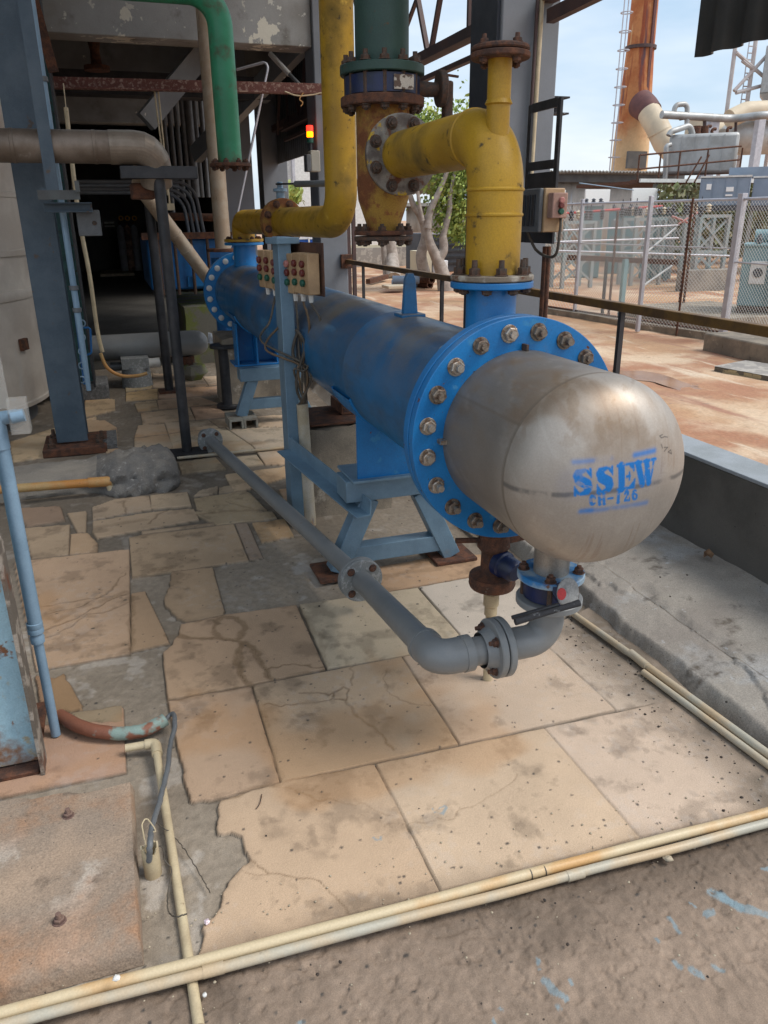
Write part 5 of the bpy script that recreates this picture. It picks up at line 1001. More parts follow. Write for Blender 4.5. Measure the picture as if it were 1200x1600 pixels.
S('grey_cable', G().tube(wob([PZ(255, 1130, .03), PZ(270, 1115, .05), PZ(273, 1135, .06), PZ(266, 1165, .05), PZ(262, 1200, .05), PZ(250, 1250, .06), PZ(238, 1290, .09), PZ(234, 1320, .10), PZ(233, 1345, .05)], 10, .001, 7), .0075, 12), m_grey, 'grey cable looping from the hose into the cream pipe stub', 'cable')
pe = T('cream_elbow_pipe', 'thin cream pipe with elbow running under the orange stained conduits', 'pipe', PZ(250, 1165))
e0, e1, e2 = PZ(196, 1169, .03), PZ(243, 1161, .03), PZ(311, 1605, -.006)
OB('pipe', G().tube([e0, e1], .0125, 18), m_cream, pe); OB('pipe', G().tube([e1 + Vector((0, -.02, 0)), e1.lerp(e2, .25), Vector((e1.lerp(e2, .7).x, e1.lerp(e2, .7).y, -.004)), e2], .0118, 18), m_cream, pe); OB('elbow', G().tube(rpath([e1.lerp(e0, .35), e1, e1.lerp(e2, .06)], .018), .0165, 18), m_cream, pe)
st_ = T('pipe_stub', 'broken cream pipe stub standing up with a cable inside', 'pipe', PZ(238, 1362))
c = PZ(239, 1360); g = G(); prof = []; n = 28; vs_ = []
for k, (r, z_) in enumerate(((.0215, -.02), (.0215, .075), (.0175, .075), (.0175, .0))):
    for i in range(n):
        a = 2 * math.pi * i / n; dz = .008 * math.sin(2 * a + 1) + .004 * math.sin(7 * a) if 1 <= k <= 2 else 0; vs_.append((c.x + r * math.cos(a), c.y + r * math.sin(a), z_ + dz))
g.add(vs_, [(k * n + i, k * n + (i + 1) % n, (k + 1) * n + (i + 1) % n, (k + 1) * n + i) for k in range(3) for i in range(n)]); OB('stub', g, m_cream, st_)
S('thin_wire', G().tube(wob([PZ(228, 1320, .1), PZ(222, 1290, .1), PZ(230, 1280, .1), PZ(243, 1298, .1), PZ(235, 1300, .1)], 8, .0006, 1), .0018, 8), m_cream, 'stiff pale wire curl above the pipe stub', 'wire')
S('thin_wire', G().tube(wob([PZ(245, 1322, .07), PZ(254, 1325, .06), PZ(258, 1345, .03), PZ(268, 1360, .015), PZ(262, 1400, .01), PZ(264, 1425, .012), PZ(275, 1432, .03), PZ(292, 1428, .034)], 8, .0008, 2), .0018, 8), m_cable, 'thin grey wire running from the stub across the cream pipe', 'wire')
S('thin_wire', G().tube(wob([PZ(243, 1285, .06), PZ(258, 1295, .03), PZ(275, 1310, .01), PZ(290, 1330, .01), PZ(315, 1370, .004), PZ(328, 1395, .004)], 8, .0015, 5), .0014, 8), m_cable, 'thin dark wire trailing over the grey mortar patch', 'wire')
S('foil_scrap', G().rock(PZ(323, 1440, .006), .008, .5, 5), m_foil, 'tiny pink foil scrap beside the cream pipe', 'scrap')
S('white_scrap', G().rock(PZ(182, 1528, .065), .008, .5, 6), m_white, 'tiny white crumb on the conduit by the concrete pad', 'scrap')
S('pebble', G().rock(PZ(1044, 1341, .006), .012, .6, 7), m_peb, 'pale pebble lying in front of the conduit pair', 'pebble', ang=90)
S('pebble', G().rock(PZ(320, 1554, .004), .006, .7, 8), m_white, 'small white pebble right of the cream pipe end', 'pebble', ang=90)
g = G(); rr_ = random.Random(11)
for k in range(230):
    a = rr_.random()
    if a < .25: x, y = rr_.uniform(-.1, 1.7), rr_.uniform(.85, 1.33)
    elif a < .7: x = rr_.uniform(1.5, 1.72); y = rr_.uniform(1.3, 2.6)
    elif a < .85: x = rr_.uniform(1.8, 2.42); y = rr_.uniform(1.5, 3.2)
    else: x = rr_.uniform(.0, 1.6); y = rr_.uniform(1.4, 4.2)
    g.rock((x, y, .002 if x < 1.7 else .078 + .05 * (x - 1.76) / .7), rr_.choice((.0015, .002, .0025, .003, .0045)), .6, k)
S('loose_grit', g, m_scrap, 'dark loose grit and crumbs scattered on paving and walkway', 'grit', ang=90); bpy.data.objects['loose_grit']['kind'] = 'stuff'
S('dry_leaf', G().add([tuple(PZ(*p)) for p in ((1105, 868, .12), (1112, 872, .13), (1116, 866, .14), (1108, 857, .155), (1100, 862, .14), (1099, 872, .125))], [(0, 1, 2, 3, 4, 5)]), m_dryleaf, 'dry brown leaf on the walkway by the parapet', 'leaf', solid=.001)
S('stick', G().tube(wob([PZ(400, 1264, .003), PZ(406, 1255, .004), PZ(409, 1241, .003)], 4, 0, 1), .0014, 6), m_dbolt, 'short dark twig lying on the front paving slab', 'twig')
g = G()
for k in range(260):
    x, y = rr_.uniform(-.35, 1.7), rr_.choice((rr_.uniform(.85, 1.33), rr_.uniform(1.3, 1.5), rr_.uniform(1.3, 2.4)))
    if y > 1.5: x = rr_.uniform(1.45, 1.72)
    g.rock((x, y, .002), rr_.choice((.0015, .002, .0025, .0035)), .6, 900 + k)
S('pale_grit', g, m_peb, 'pale sandy grit scattered along the kerb and conduits', 'grit', ang=90); bpy.data.objects['pale_grit']['kind'] = 'stuff'
# raised pad
def padz(a, b): return .052 + .006 * (fbm(a, b, 9, 4, 2) - .5)
pd_ = T('concrete_pad', 'raised brown concrete pad with anchor bolts in the lower left corner', 'concrete pad', (-.5, 1.6, 0))
g = G(); X0, X1 = -1.7, -.118; n = 60; yb = [1.30, 1.96]
vs_ = []; xs_ = np.concatenate([np.linspace(X0, X1 - .006, n - 2), [X1 - .002, X1]]); 
rows = []
for j in range(30):
    y = 1.365 + (1.965 - 1.365) * (j / 29 if j > 3 else j * .012); row = []
    for x in xs_:
        edge_ = min(1, min((X1 - x) / .003, (y - 1.365) / .03, (1.965 + .02 * math.sin(x * 9) - y) / .012) ); e = max(0, edge_)
        row.append(len(vs_)); vs_.append((float(x), y, float(-.01 + (.062 + .006 * (vn(np.array([x * 14.]), np.array([y * 14.]), 3)[0] - .5)) * min(1, e) ** .5)))
    rows.append(row)
fs = [(rows[j][i], rows[j][i + 1], rows[j + 1][i + 1], rows[j + 1][i]) for j in range(29) for i in range(n - 1)]
g.add(vs_, fs); OB('slab', g, m_conc4, pd_, ang=50)
for p in ((107, 1275), (93, 1440)): c = PZ(p[0], p[1], .052); bolt(pd_, c, (0, 0, 1), .0125, M('encrusted_bolt', (.2, .13, .1), (.12, .07, .06), 90, rough=.9, bump=.6), .7, 1.0, name='anchor_bolt')
# ================================================================ conduits on the floor
fa = T('floor_conduit', 'orange stained cream conduit across the front, the upper of the pair', 'conduit', (.5, 1.33, 0), 'conduit pair across the front'); 
u0, u1 = PZ(-60, 1599, .021), PZ(1290, 1245, .016); 
rw = random.Random(31)
def sagp(p, q, amp): return wob([p.lerp(q, k / 9) + Vector((0, rw.uniform(-amp, amp), rw.uniform(0, amp * .6))) for k in range(10)], 5, 0, 1)
OB('pipe', G().tube(sagp(u0, u1, .0022), .0135, 24), m_ocream, fa)
fb = T('floor_conduit', 'grey cream conduit across the front, the lower of the pair', 'conduit', (.5, 1.3, 0), 'conduit pair across the front')
w0, w1 = PZ(-60, 1619, .020), PZ(1290, 1263, .013)
OB('pipe', G().tube(sagp(w0, w1, .0018), .0118, 24), m_gcream, fb)
for t in (.22, .63): q_ = w0.lerp(w1, t); OB('socket', G().tube([q_, q_ + (w1 - w0).normalized() * .045], .0135, 20), m_gcream, fb)
for i, (u, v) in enumerate(((823, 1362), (845, 1357))):
    OB('tape_mark', G().lathe([(.0135, 0), (.0139, .001), (.0139, .0025), (.0135, .0035)], PZ(u, v, .014).project(Vector((0, 0, 1))) * 0 + (u0 + (u1 - u0) * ((PZ(u, v, .014).x - u0.x) / (u1.x - u0.x))), (u1 - u0).normalized(), 20), m_cable, fa)
ka = T('kerb_conduit', 'pale conduit along the kerb, the upper of the pair', 'conduit', (1.7, 3, 0), 'conduit pair along the kerb'); kb = T('kerb_conduit', 'brownish conduit along the kerb, the lower of the pair', 'conduit', (1.68, 2, 0), 'conduit pair along the kerb')
k0, k1, k2 = PZ(1260, 1222, .022), PZ(900, 962, .018), PZ(690, 800, .018)
OB('pipe', G().tube([k0, PZ(1010, 1040, .02)], .0135, 20).tube([PZ(1012, 1041, .02), k1, Vector((k1.x + .0, 5.6, .018))], .0125, 18), m_gcream, ka); OB('socket', G().tube([PZ(1012, 1042, .02), PZ(985, 1020, .02)], .0155, 20), m_gcream, ka)
OB('pipe', G().tube([PZ(1260, 1240, .014), PZ(1005, 1050, .012)], .0115, 18), m_gcream, kb)
# ochre drain pipe and mortar block, left middle
ba = T('mortar_kerb', 'low grey concrete kerb with rough mortar lump at its right end', 'kerb', (-.3, 5.0, 0))
g = G(); n = 110; vs_ = []; m_ = 30
for i in range(n):
    t = i / (n - 1); x = -1.4 + (0.262 + 1.4) * t; big = sst(.66, .80, np.array([t]))[0]; endf = math.sqrt(max(0, 1 - max(0, (t - .955) / .045) ** 2)) if t < 1 else .3
    hw = (.235 + .05 * big) * (.35 + .65 * endf); ht = (.105 + .075 * big) * (.3 + .7 * endf); yc = 5.06 - .10 * big
    for k in range(m_):
        a = math.pi * k / (m_ - 1); cc, ss = math.cos(a), math.sin(a); sq = 5 if big < .5 else 3
        rr2 = 1 / (abs(cc) ** sq + abs(ss) ** sq) ** (1 / sq); nz = 1 + (.13 if big > .5 else .04) * (vn(np.array([x * 13.]), np.array([a * 5.]), 3)[0] + .5 * vn(np.array([x * 40.]), np.array([a * 14.]), 5)[0] - .75) * 2
        vs_.append((x, yc - cc * rr2 * hw * nz, ss * rr2 * ht * nz - .012))
g.add(vs_, [(i * m_ + k, (i + 1) * m_ + k, (i + 1) * m_ + k + 1, i * m_ + k + 1) for i in range(n - 1) for k in range(m_ - 1)] + [tuple((n - 1) * m_ + k for k in range(m_))])
gA, gB = G(), G(); cut = int(n * .70); gA.v = g.v; gA.f = [f for f in g.f if max(f) < (cut + 1) * m_]; gB.v = g.v; gB.f = [f for f in g.f if max(f) >= (cut + 1) * m_]
OB('kerb', gA, m_conc, ba, ang=70); OB('mortar_lump', gB, M('kerb_mortar', (.20, .185, .165), (.14, .135, .13), 5, rough=.95, bump=1, bs=40, bdist=.01, fine=.35, layers=[((.26, .25, .24), 30, .58, .68)]), ba, ang=70)
oc = T('ochre_drain_pipe', 'orange brown drain pipe with short downward cream end in front of the kerb', 'pipe', (-.2, 4.7, 0))
o0, o1 = PY(-40, 768, 4.74), PY(170, 752, 4.74); OB('pipe', G().tube([o0, o1], .026, 20), m_ochre, oc); OB('socket', G().tube([o1.lerp(o0, .16), o1.lerp(o0, -.02)], .031, 20), m_ochre, oc); OB('down_end', G().tube([o1, Vector((o1.x + .012, 4.74, 0.0))], .024, 20), m_cream, oc)
# ================================================================ control post
PX_, PYY = .815, 3.90
cp = T('control_post', 'light blue post carrying two groups of push button boxes', 'control post', (PX_, PYY, 0))
OB('post', G().box(PX_ - .035, PX_ + .03, PYY - .035, PYY + .10, 0, 1.47), m_lblue, cp, bevel=.004)
dr_ = Vector((.22, -.975, 0)).normalized(); nr_ = Vector((-.975, -.22, 0)).normalized(); ctr = Vector((PX_ + .03, PYY, 1.30)); up_ = Vector((0, 0, 1))
def orient(g, c, sx, sy, sz):   # sx along dr_, sy along nr_, sz up
    vs_ = [c + dr_ * (a * sx / 2) + nr_ * (b * sy / 2) + up_ * (e * sz / 2) for a in (-1, 1) for b in (-1, 1) for e in (-1, 1)]
    return g.add(vs_, [(0, 1, 3, 2), (4, 6, 7, 5), (0, 4, 5, 1), (2, 3, 7, 6), (0, 2, 6, 4), (1, 5, 7, 3)])
c0_ = Vector((PX_ + .075, PYY, 1.325)); OB('back_plate', orient(G(), c0_ + dr_ * -.03, .58, .008, .24), m_boxr, cp, bevel=.002)
OB('cap_plate', orient(G(), Vector((PX_, PYY + .02, 1.452)), .14, .12, .03), m_lblue, cp, bevel=.003)
rr_ = random.Random(2)
for i, sft in enumerate((-.30, -.21, -.12, .035, .12, .205)):
    c = c0_ + dr_ * sft + nr_ * .045 + Vector((0, 0, -.02 + rr_.uniform(-.004, .004)))
    bx = OB('button_box', orient(G(), c, .082, .062, .185), m_boxc, cp, bevel=.005)
    for j, (dz, mt) in enumerate(((.045, m_red if i != 3 else m_pink), (.005, m_red), (-.04, m_grn))):
        OB('button', G().disc(c + nr_ * .031 + up_ * dz - dr_ * .005, nr_, .0165, .018, 18), mt, bx)
    OB('gland', G().tube([c - up_ * .092, c - up_ * .13], [.014, .010], 10), m_white, bx)
S('angle_brace', G().ext([(0, 0), (.075, 0), (.075, .007), (.007, .007), (.007, .075), (0, .075)], Vector(PY(462, 702, 3.84)) + Vector((-.03, 0, 0)), PY(580, 806, 3.04)), m_lblue, 'light blue angle bar sloping from the control post to the near stand', 'angle bar', bevel=.0015)
pc = PZ(484, 822); S('cable_pipe', G().tube([(pc.x + .01, pc.y + .02, 0), (pc.x, pc.y + .04, .66)], .030, 24, True), M('stained_cable_pipe', (.45, .42, .36), (.36, .3, .2), 6, rough=.6, bump=.15, layers=[((.1, .15, .24), 7, .60, .68, (1, 1, .4)), ((.35, .17, .06), 5, .58, .68, (1, 1, .4)), ((.06, .05, .04), 22, .7, .76)]), 'stained pale pipe guarding the cables behind the control post', 'pipe')
top = Vector((pc.x, pc.y + .04, .66)); cabs = [(397, 455), (420, 448), (452, 462), (463, 463), (476, 458)]
for i, sft in enumerate((-.21, -.12, .035, .12, .205)):
    s0 = c0_ + dr_ * sft + nr_ * .045 + Vector((0, 0, -.15)); sag = 1.05 - .04 * i
    mid = [s0, s0 + Vector((-.04 + .02 * i, -.02, -.12)), Vector((s0.x * .5 + top.x * .5 - (.14 if i < 2 else .0), s0.y * .4 + top.y * .6, .97 - .03 * i)), Vector((top.x - .02 * (i - 2), top.y - .03, .84)), top + Vector((.01 * (i - 2), 0, -.01))]
    S('control_cable', G().tube(wob(mid, 9, .0012, i), .0058, 8), m_cableb if i % 2 else m_cable, ['brown looping cable below the leftmost wired button box', 'grey looping cable hanging just left of the control post', 'grey cable below the first button box right of the post', 'brown cable below the middle box right of the post', 'grey cable below the rightmost button box of the post'][i], 'cable', 'cables of the control post')
S('control_cable', G().tube(wob([top, top + Vector((.03, -.02, .14)), top + Vector((-.03, .02, .25)), top + Vector((.0, 0, .36)), top + Vector((.03, .03, .2)), top + Vector((.02, .0, -.02))], 8, .001, 8), .008, 8).tube(wob([top, top + Vector((-.03, -.02, .12)), top + Vector((.02, -.03, .3)), top + Vector((-.02, -.02, .38))], 8, .001, 9), .007, 8), m_cable, 'tangled dark cable loop at the mouth of the cable pipe', 'cable', 'cables of the control post')
# ================================================================ black frame with socket box
fx = 2.27
sf = T('equipment_frame', 'black perforated steel frame with cream socket box hung on the column', 'frame', (fx, 4.1, 1.2))
A0, A1, A2, A3 = PX(828, 163, fx), PX(879, 151, fx), PX(819, 372, fx), PX(863, 381, fx)
def bb(y0, y1, z0, z1, x=fx, t=.008): return G().box(x - t, x + t, min(y0, y1), max(y0, y1), min(z0, z1), max(z0, z1))
yl, yr = A0.y, A1.y; zt2 = A1.z; zb2 = A3.z
OB('upright', bb(yl, yl - .035, zb2, zt2), m_black, sf, bevel=.002); OB('upright', bb(yr, yr + .035, zb2, zt2), m_black, sf, bevel=.002)
for v in (165, 258): z_ = PX(850, v, fx).z; OB('cross_bar', bb(yr + .036, yl - .036, z_ - .022, z_ + .022), m_black, sf, bevel=.002)
z_ = PX(850, 285, fx).z; OB('back_plate', bb(yr + .036, yl - .036, z_ - .03, z_ + .05, fx + .006, .012), m_black, sf); OB('back_plate', bb(yr + .036, yl + .12, zb2, z_ - .031, fx + .006, .012), m_black, sf)
w0_, w1_ = PX(824, 362, fx - .1), PX(856, 294, fx - .1)
sb = OB('socket_box', G().box(fx - .13, fx - .014, w1_.y - .03, w0_.y - .03, w0_.z, w1_.z), m_boxc, sf, bevel=.006)
OB('side_cover', G().box(fx - .155, fx - .132, w1_.y - .02, w0_.y + .02, w0_.z, w1_.z), m_grey, sf, bevel=.006)
for kq in range(3): OB('socket_flap', G().box(fx - .163, fx - .156, w1_.y + .02 + kq * .05, w1_.y + .05 + kq * .05, w0_.z + .03, w1_.z - .03), m_black, sf, bevel=.002)
yb_ = w1_.y - .085; b_ = OB('button_box', G().box(fx - .115, fx - .03, yb_, yb_ + .054, PX(850, 341, fx - .1).z, PX(850, 302, fx - .1).z), M('pinkish_box', (.42, .25, .2), (.3, .18, .14), 12, rough=.7), sf, bevel=.005)
for v, mt in ((314, m_pink), (322, m_red), (331, m_grn)): p = PX(846, v, fx - .1); OB('button', G().disc((fx - .07, yb_ - .001, p.z), YD, .015, .018, 18), mt, b_)
S('frame_cable', G().tube(wob([(fx - .1, w0_.y, w0_.z), (fx - .05, w0_.y - .03, w0_.z - .1), (fx - .05, w1_.y - .02, w0_.z - .12), (fx - .05, w1_.y - .06, w0_.z - .02), (fx - .03, w1_.y - .03, w0_.z + .1)], 8, .001, 3), .008, 8), m_cable, 'black cable looped under the socket box', 'cable')
S('rusty_conduit', G().tube([PX(852, 385, fx), (fx, PX(848, 470, fx).y, .0)], .014, 10).tube([PX(858, 385, fx), (fx, PX(856, 470, fx).y, .0)], .012, 10), m_rust, 'pair of rusty conduits below the black frame', 'conduit')
S('cream_conduit', G().tube([PY(847, 0, 4.63), PY(830, 275, 4.63)], .014, 10), m_cream, 'thin cream conduit clipped to the near grey column', 'conduit')
S('dark_conduit', G().tube([PY(840, 0, 4.63), PY(824, 275, 4.63)], .010, 10), m_truss, 'thin brown conduit beside the cream one on the column', 'conduit')
c = PY(878, 166, 4.8); S('steel_stub', G().ext(CH(.09, .10, .01), (2.70, 4.8, c.z), (2.86, 4.8, c.z)), m_dust, 'short steel channel stub sticking out of the near column', 'channel')
S('ladder_strip', G().box(2.535, 2.58, 8.7, 8.74, 0, 5).box(2.60, 2.64, 8.7, 8.74, 0, 5), m_truss, 'perforated brown cable ladder beside the far grey column', 'cable ladder')
# ================================================================ OUTSIDE
GZ = -.10
fbase = [PZ(1128, 533, GZ), PZ(996, 518, GZ), PZ(897, 496, GZ)]
fdir = (fbase[2] - fbase[0]); fdir.normalize()
Ff = T('chain_link_fence', 'grey chain link fence with square posts around the substation', 'fence', fbase[1])
HT = PX(1162, 307, fbase[0].x).z + .0
def bays(pts, h, par, pitch=.055):
    g = G(); r = .0022
    for a, b in zip(pts[:-1], pts[1:]):
        Lb = (b - a).length; e = (b - a) / Lb; z0 = GZ + .10; H = h - z0
        nn_ = int((Lb + H) / pitch)
        for k in range(nn_):
            for sgn in (0, 1):
                s0 = -H + k * pitch; lo_ = max(0, -s0); hi_ = min(H, Lb - s0)
                if hi_ - lo_ < .02: continue
                xa, xb_ = s0 + lo_, s0 + hi_
                if sgn: xa, xb_ = Lb - xa, Lb - xb_
                p, q_ = a + e * xa, a + e * xb_; p = Vector((p.x, p.y, z0 + lo_)); q_ = Vector((q_.x, q_.y, z0 + hi_)); g.tube([p, q_], r, 3, False)
    return OB('wire_mesh', g, m_wire, par, ang=10)
ext0 = fbase[0] + (fbase[0] - fbase[1]).normalized() * 6.0; ext2 = fbase[2] + fdir * 14
for k_ in range(1, 400):
    q_ = fbase[2] + fdir * (k_ * .1); w_ = ROT.T @ (np.array(q_) - EYE)
    if 600 + FPX * w_[0] / w_[2] < 738: ext2 = q_; break
endp = PZ(1320, 575, GZ)
bays([fbase[0], fbase[1], fbase[2]], HT - .05, Ff); bays([fbase[2], fbase[2] + fdir * 3.2, ext2], HT - .05, Ff, .085); bays([fbase[0], Vector((endp.x, endp.y, GZ))], HT - .05, Ff)
fposts = [(fbase[0], .085), (fbase[1], .055), (fbase[2], .05), (fbase[2] + fdir * 3.2, .05), (ext2, .05), (Vector((endp.x, endp.y, GZ)), .06)]
for p, w__ in fposts: OB('post', G().box(p.x - w__ / 2, p.x + w__ / 2, p.y - w__ / 2, p.y + w__ / 2, GZ, HT + .04), m_galv, Ff, bevel=.004)
for a, b in ((fbase[0], ext2), (fbase[0], Vector((endp.x, endp.y, GZ)))):
    for z_, r_, mt in ((HT - .03, .018, m_galv), (.95 if b is not ext2 else 1.12, .010, m_galv), (GZ + .12, .016, m_rust)): OB('rail', G().tube([Vector((a.x, a.y, z_)), Vector((b.x, b.y, z_))], r_, 8), mt, Ff)
mid = fbase[0].lerp(fbase[1], .52); OB('thin_post', G().tube([Vector((mid.x, mid.y, GZ)), Vector((mid.x, mid.y, HT))], .016, 8), m_rust, Ff)
fk = T('fence_kerb', 'low rough concrete kerb under the chain link fence', 'kerb', fbase[1])
OB('kerb', G().bar(Vector((fbase[0].x, fbase[0].y, GZ + .02)), Vector((ext2.x, ext2.y, GZ + .02)), .16, .16), m_conc2, fk, bevel=.01)
kk0, kk1 = PZ(1122, 545, GZ), PZ(1330, 590, GZ); S('gate_kerb', G().bar(Vector((kk0.x, kk0.y, .0)), Vector((kk1.x, kk1.y, .0)), .5, .24), m_conc2, 'taller weathered concrete kerb right of the thick fence post', 'kerb', bevel=.02)
s0_, s1_, s2_, s3_ = PZ(1117, 572, -.05), PZ(1165, 563, -.05), PZ(1265, 578, -.05), PZ(1215, 590, -.05)
cs = T('drain_cover_slab', 'pale concrete cover slab with worn yellow black edge on the dirt', 'slab', s0_)
vsl = [tuple(s0_), tuple(s1_), tuple(s2_), tuple(s3_)]; OB('slab', G().add(vsl + [(x, y, z_ - .07) for x, y, z_ in vsl], [(0, 1, 2, 3)[::-1], (4, 5, 6, 7), (0, 4, 5, 1), (1, 5, 6, 2), (2, 6, 7, 3), (3, 7, 4, 0)]), m_stone, cs, bevel=.008)
OB('painted_edge', G().bar(Vector(s0_) + Vector((-.005, -.008, -.032)), Vector(s3_) + Vector((-.005, -.008, -.032)), .008, .05), m_hazy, cs)
# substation items, behind the fence

class RB:
    """a box standing square to its own line of sight azimuth: u0..u1 wide, v0..v1 high on its front face, dep deep"""
    def __init__(s, u0, v0, u1, v1, y, dep):
        c0 = PY(u0, v1, y); m = _ray((u0 + u1) / 2, v1); s.d = Vector((m[0], m[1], 0)).normalized(); s.e = Vector((s.d.y, -s.d.x, 0)); r1 = _ray(u1, v1)
        den = s.e.x * r1[1] - s.e.y * r1[0]; s.w = (c0.y * r1[0] - c0.x * r1[1]) / den; s.o = Vector((c0.x, c0.y, 0)); s.z0 = c0.z; s.dep = dep
        k = _ray(u0, v0); s.z1 = EYE[2] + k[2] * c0.y / k[1]
    def p(s, a, b, z): return s.o + s.e * (a * s.w) + s.d * b + Vector((0, 0, z))
    def g(s, a0, a1, b0, b1, z0, z1, g=None):
        P = [s.p(a, b, z) for a in (a0, a1) for b in (b0, b1) for z in (z0, z1)]
        return (g or G()).add(P, [(0, 1, 3, 2), (4, 6, 7, 5), (0, 4, 5, 1), (2, 3, 7, 6), (0, 2, 6, 4), (1, 5, 7, 3)])
    def zf(s, t): return s.z0 + (s.z1 - s.z0) * t
def pbox(name, u0, v0, u1, v1, y, dep, mat, label, cat, par=None, bevel=.01, group=None):
    a, b = PY(u0, v1, y), PY(u1, v0, y); g = G().box(a.x, b.x, y, y + dep, a.z, b.z)
    return OB(name, g, mat, par, bevel=bevel) if par else S(name, g, mat, label, cat, group, bevel=bevel)
tf = T('transformer', 'teal transformer with cooling fins behind the fence at the right edge', 'transformer', PY(1170, 490, 10))
q = RB(1150, 385, 1235, 478, 10.2, .9); OB('tank', q.g(0, 1, 0, .9, q.z0, q.z1), m_tealp, tf, bevel=.02)
for k in range(8): OB('cooling_fin', q.g(.56 + k * .055, .575 + k * .055, -.16, -.003, q.zf(.1), q.zf(.92)), m_tealp, tf)
OB('top_rim', q.g(-.02, 1.02, -.03, .93, q.z1, q.z1 + .03), m_tealp, tf); OB('gauge_plate', q.g(.16, .46, -.05, -.003, q.zf(.38), q.zf(.76)), m_white, tf, bevel=.01)
OB('gauge_window', G().disc(q.p(.31, -.051, q.zf(.57)), -q.d, .07, .02, 20), m_dslat, tf); OB('conservator', G().tube([q.p(.15, .4, q.z1 + .14), q.p(1., .4, q.z1 + .14)], .1, 20), m_tealp, tf)
for k in range(3): OB('bushing', G().lathe([(.03, 0), (.05, .03), (.03, .05), (.05, .08), (.03, .1), (.02, .14), (0, .15)], q.p(.25 + .25 * k, .15, q.z1 + .03), (0, 0, 1), 12), m_dslat, tf)
for k in (0.1, .8): OB('wheel', G().disc(q.p(k, -.05, q.z0 - .08), -q.d, .08, .05, 16), m_dbolt, tf)
OB('skid', q.g(.02, 1, .0, .1, q.z0 - .08, q.z0 - .002), m_dbolt, tf)
pbox('transformer_plinth', 1108, 490, 1260, 535, 9.6, 2.2, m_conc2, 'concrete plinth under the teal transformer', 'plinth')
pbox('low_grey_wall', 1065, 420, 1150, 462, 15, .25, m_conc, 'low pale concrete wall between the steel frames and transformer', 'wall')
for i, (u0, u1, v0, v1, y) in enumerate(((903, 936, 322, 415, 20), (945, 985, 330, 410, 21), (1000, 1050, 335, 405, 19))):
    cb = T('switchgear_cubicle', ['pale teal cubicle nearest the grey column', 'pale teal cubicle in the middle of three', 'pale teal cubicle, rightmost of the three'][i], 'cubicle', PY(u0, v1, y), 'cubicles in the substation')
    q = RB(u0, v0, u1, v1, y, .8); OB('cabinet', q.g(0, 1, 0, .8, GZ, q.z1), m_tealp, cb, bevel=.02); OB('roof_plate', q.g(-.04, 1.04, -.05, .85, q.z1, q.z1 + .04), m_galv, cb)
    for k in range(6):
        OB('insulator', G().lathe([(.025, 0), (.06, .02), (.03, .05), (.06, .07), (.03, .1), (.06, .12), (.03, .15), (0, .16)], q.p((k % 3 + .5) / 3, .15 + .4 * (k // 3), q.z1 + .04), (0, 0, 1), 10), m_dslat, cb)
    for k in range(3): OB('louvre', q.g(.12, .88, -.02, -.002, GZ + .4 + k * .45, GZ + .62 + k * .45), m_frame, cb)
    OB('door_seam', q.g(.49, .51, -.012, -.001, GZ + .1, q.z1 - .1), m_dslat, cb); OB('name_plate', q.g(.2, .4, -.012, -.001, q.z1 - .35, q.z1 - .22), m_bright, cb)
pbox('white_board', 914, 296, 954, 318, 24, .06, m_bright, 'white square board above the red bar, left one', 'board', group='white boards above the substation'); pbox('white_board', 987, 294, 1028, 318, 24, .06, m_bright, 'white square board above the red bar, right one', 'board', group='white boards above the substation'); pbox('white_board', 862, 297, 884, 322, 24, .06, m_bright, 'narrow white board nearest the black frame', 'board', group='white boards above the substation')  # plain white panels without lettering
S('red_busbar', G().tube([PY(860, 335, 19), PY(1035, 322, 19)], .03, 8), m_tape, 'long red bar running above the cubicles', 'bar')
def xframe(u0, u1, v0, v1, y, label):
    f = T('steel_support_frame', label, 'steel frame', PY((u0 + u1) / 2, v1, y), 'braced steel frames in the substation'); a, b = PY(u0, v1, y), PY(u1, v0, y); t = .07
    for yy_ in (y, y + .5):
        for x in (a.x, b.x): OB('leg', G().ext(LP2, (x, yy_, GZ), (x, yy_, b.z), (0, 1, 0)), m_frame, f)
        H = b.z - GZ
        OB('brace', G().bar((a.x, yy_ + .01, GZ + .1 * H), (b.x, yy_ + .01, GZ + .5 * H), .05, .02, (0, 1, 0)), m_frame, f); OB('brace', G().bar((b.x, yy_ - .02, GZ + .1 * H), (a.x, yy_ - .02, GZ + .5 * H), .05, .02, (0, 1, 0)), m_frame, f)
        OB('brace', G().bar((a.x, yy_ + .01, GZ + .52 * H), (b.x, yy_ + .01, GZ + .95 * H), .05, .02, (0, 1, 0)), m_frame, f); OB('brace', G().bar((b.x, yy_ - .02, GZ + .52 * H), (a.x, yy_ - .02, GZ + .95 * H), .05, .02, (0, 1, 0)), m_frame, f)
        for q_ in (.5, .98): OB('cross_bar', G().bar((a.x, yy_, GZ + q_ * H), (b.x, yy_, GZ + q_ * H), .07, .07), m_frame, f)
    for k in range(4):
        x = a.x + (b.x - a.x) * (k + .5) / 4; OB('insulator', G().lathe([(.03, 0), (.07, .03), (.03, .06), (.07, .09), (.03, .12), (.07, .15), (.03, .18), (0, .2)], (x, y + .6, b.z + .05), (0, 0, 1), 10), m_duct if k % 2 else m_dslat, f)
LP2 = [(-.04, -.04), (.04, -.04), (.04, .04), (-.04, .04)]
xframe(878, 930, 345, 440, 17, 'grey teal braced frame nearest the grey column'); xframe(985, 1040, 340, 440, 17, 'grey teal braced frame in the middle of the substation'); xframe(1040, 1075, 338, 425, 18, 'narrow grey teal braced frame behind the rusty mast'); xframe(1085, 1140, 335, 420, 15.5, 'teal braced frame in front of the greenery at the right')
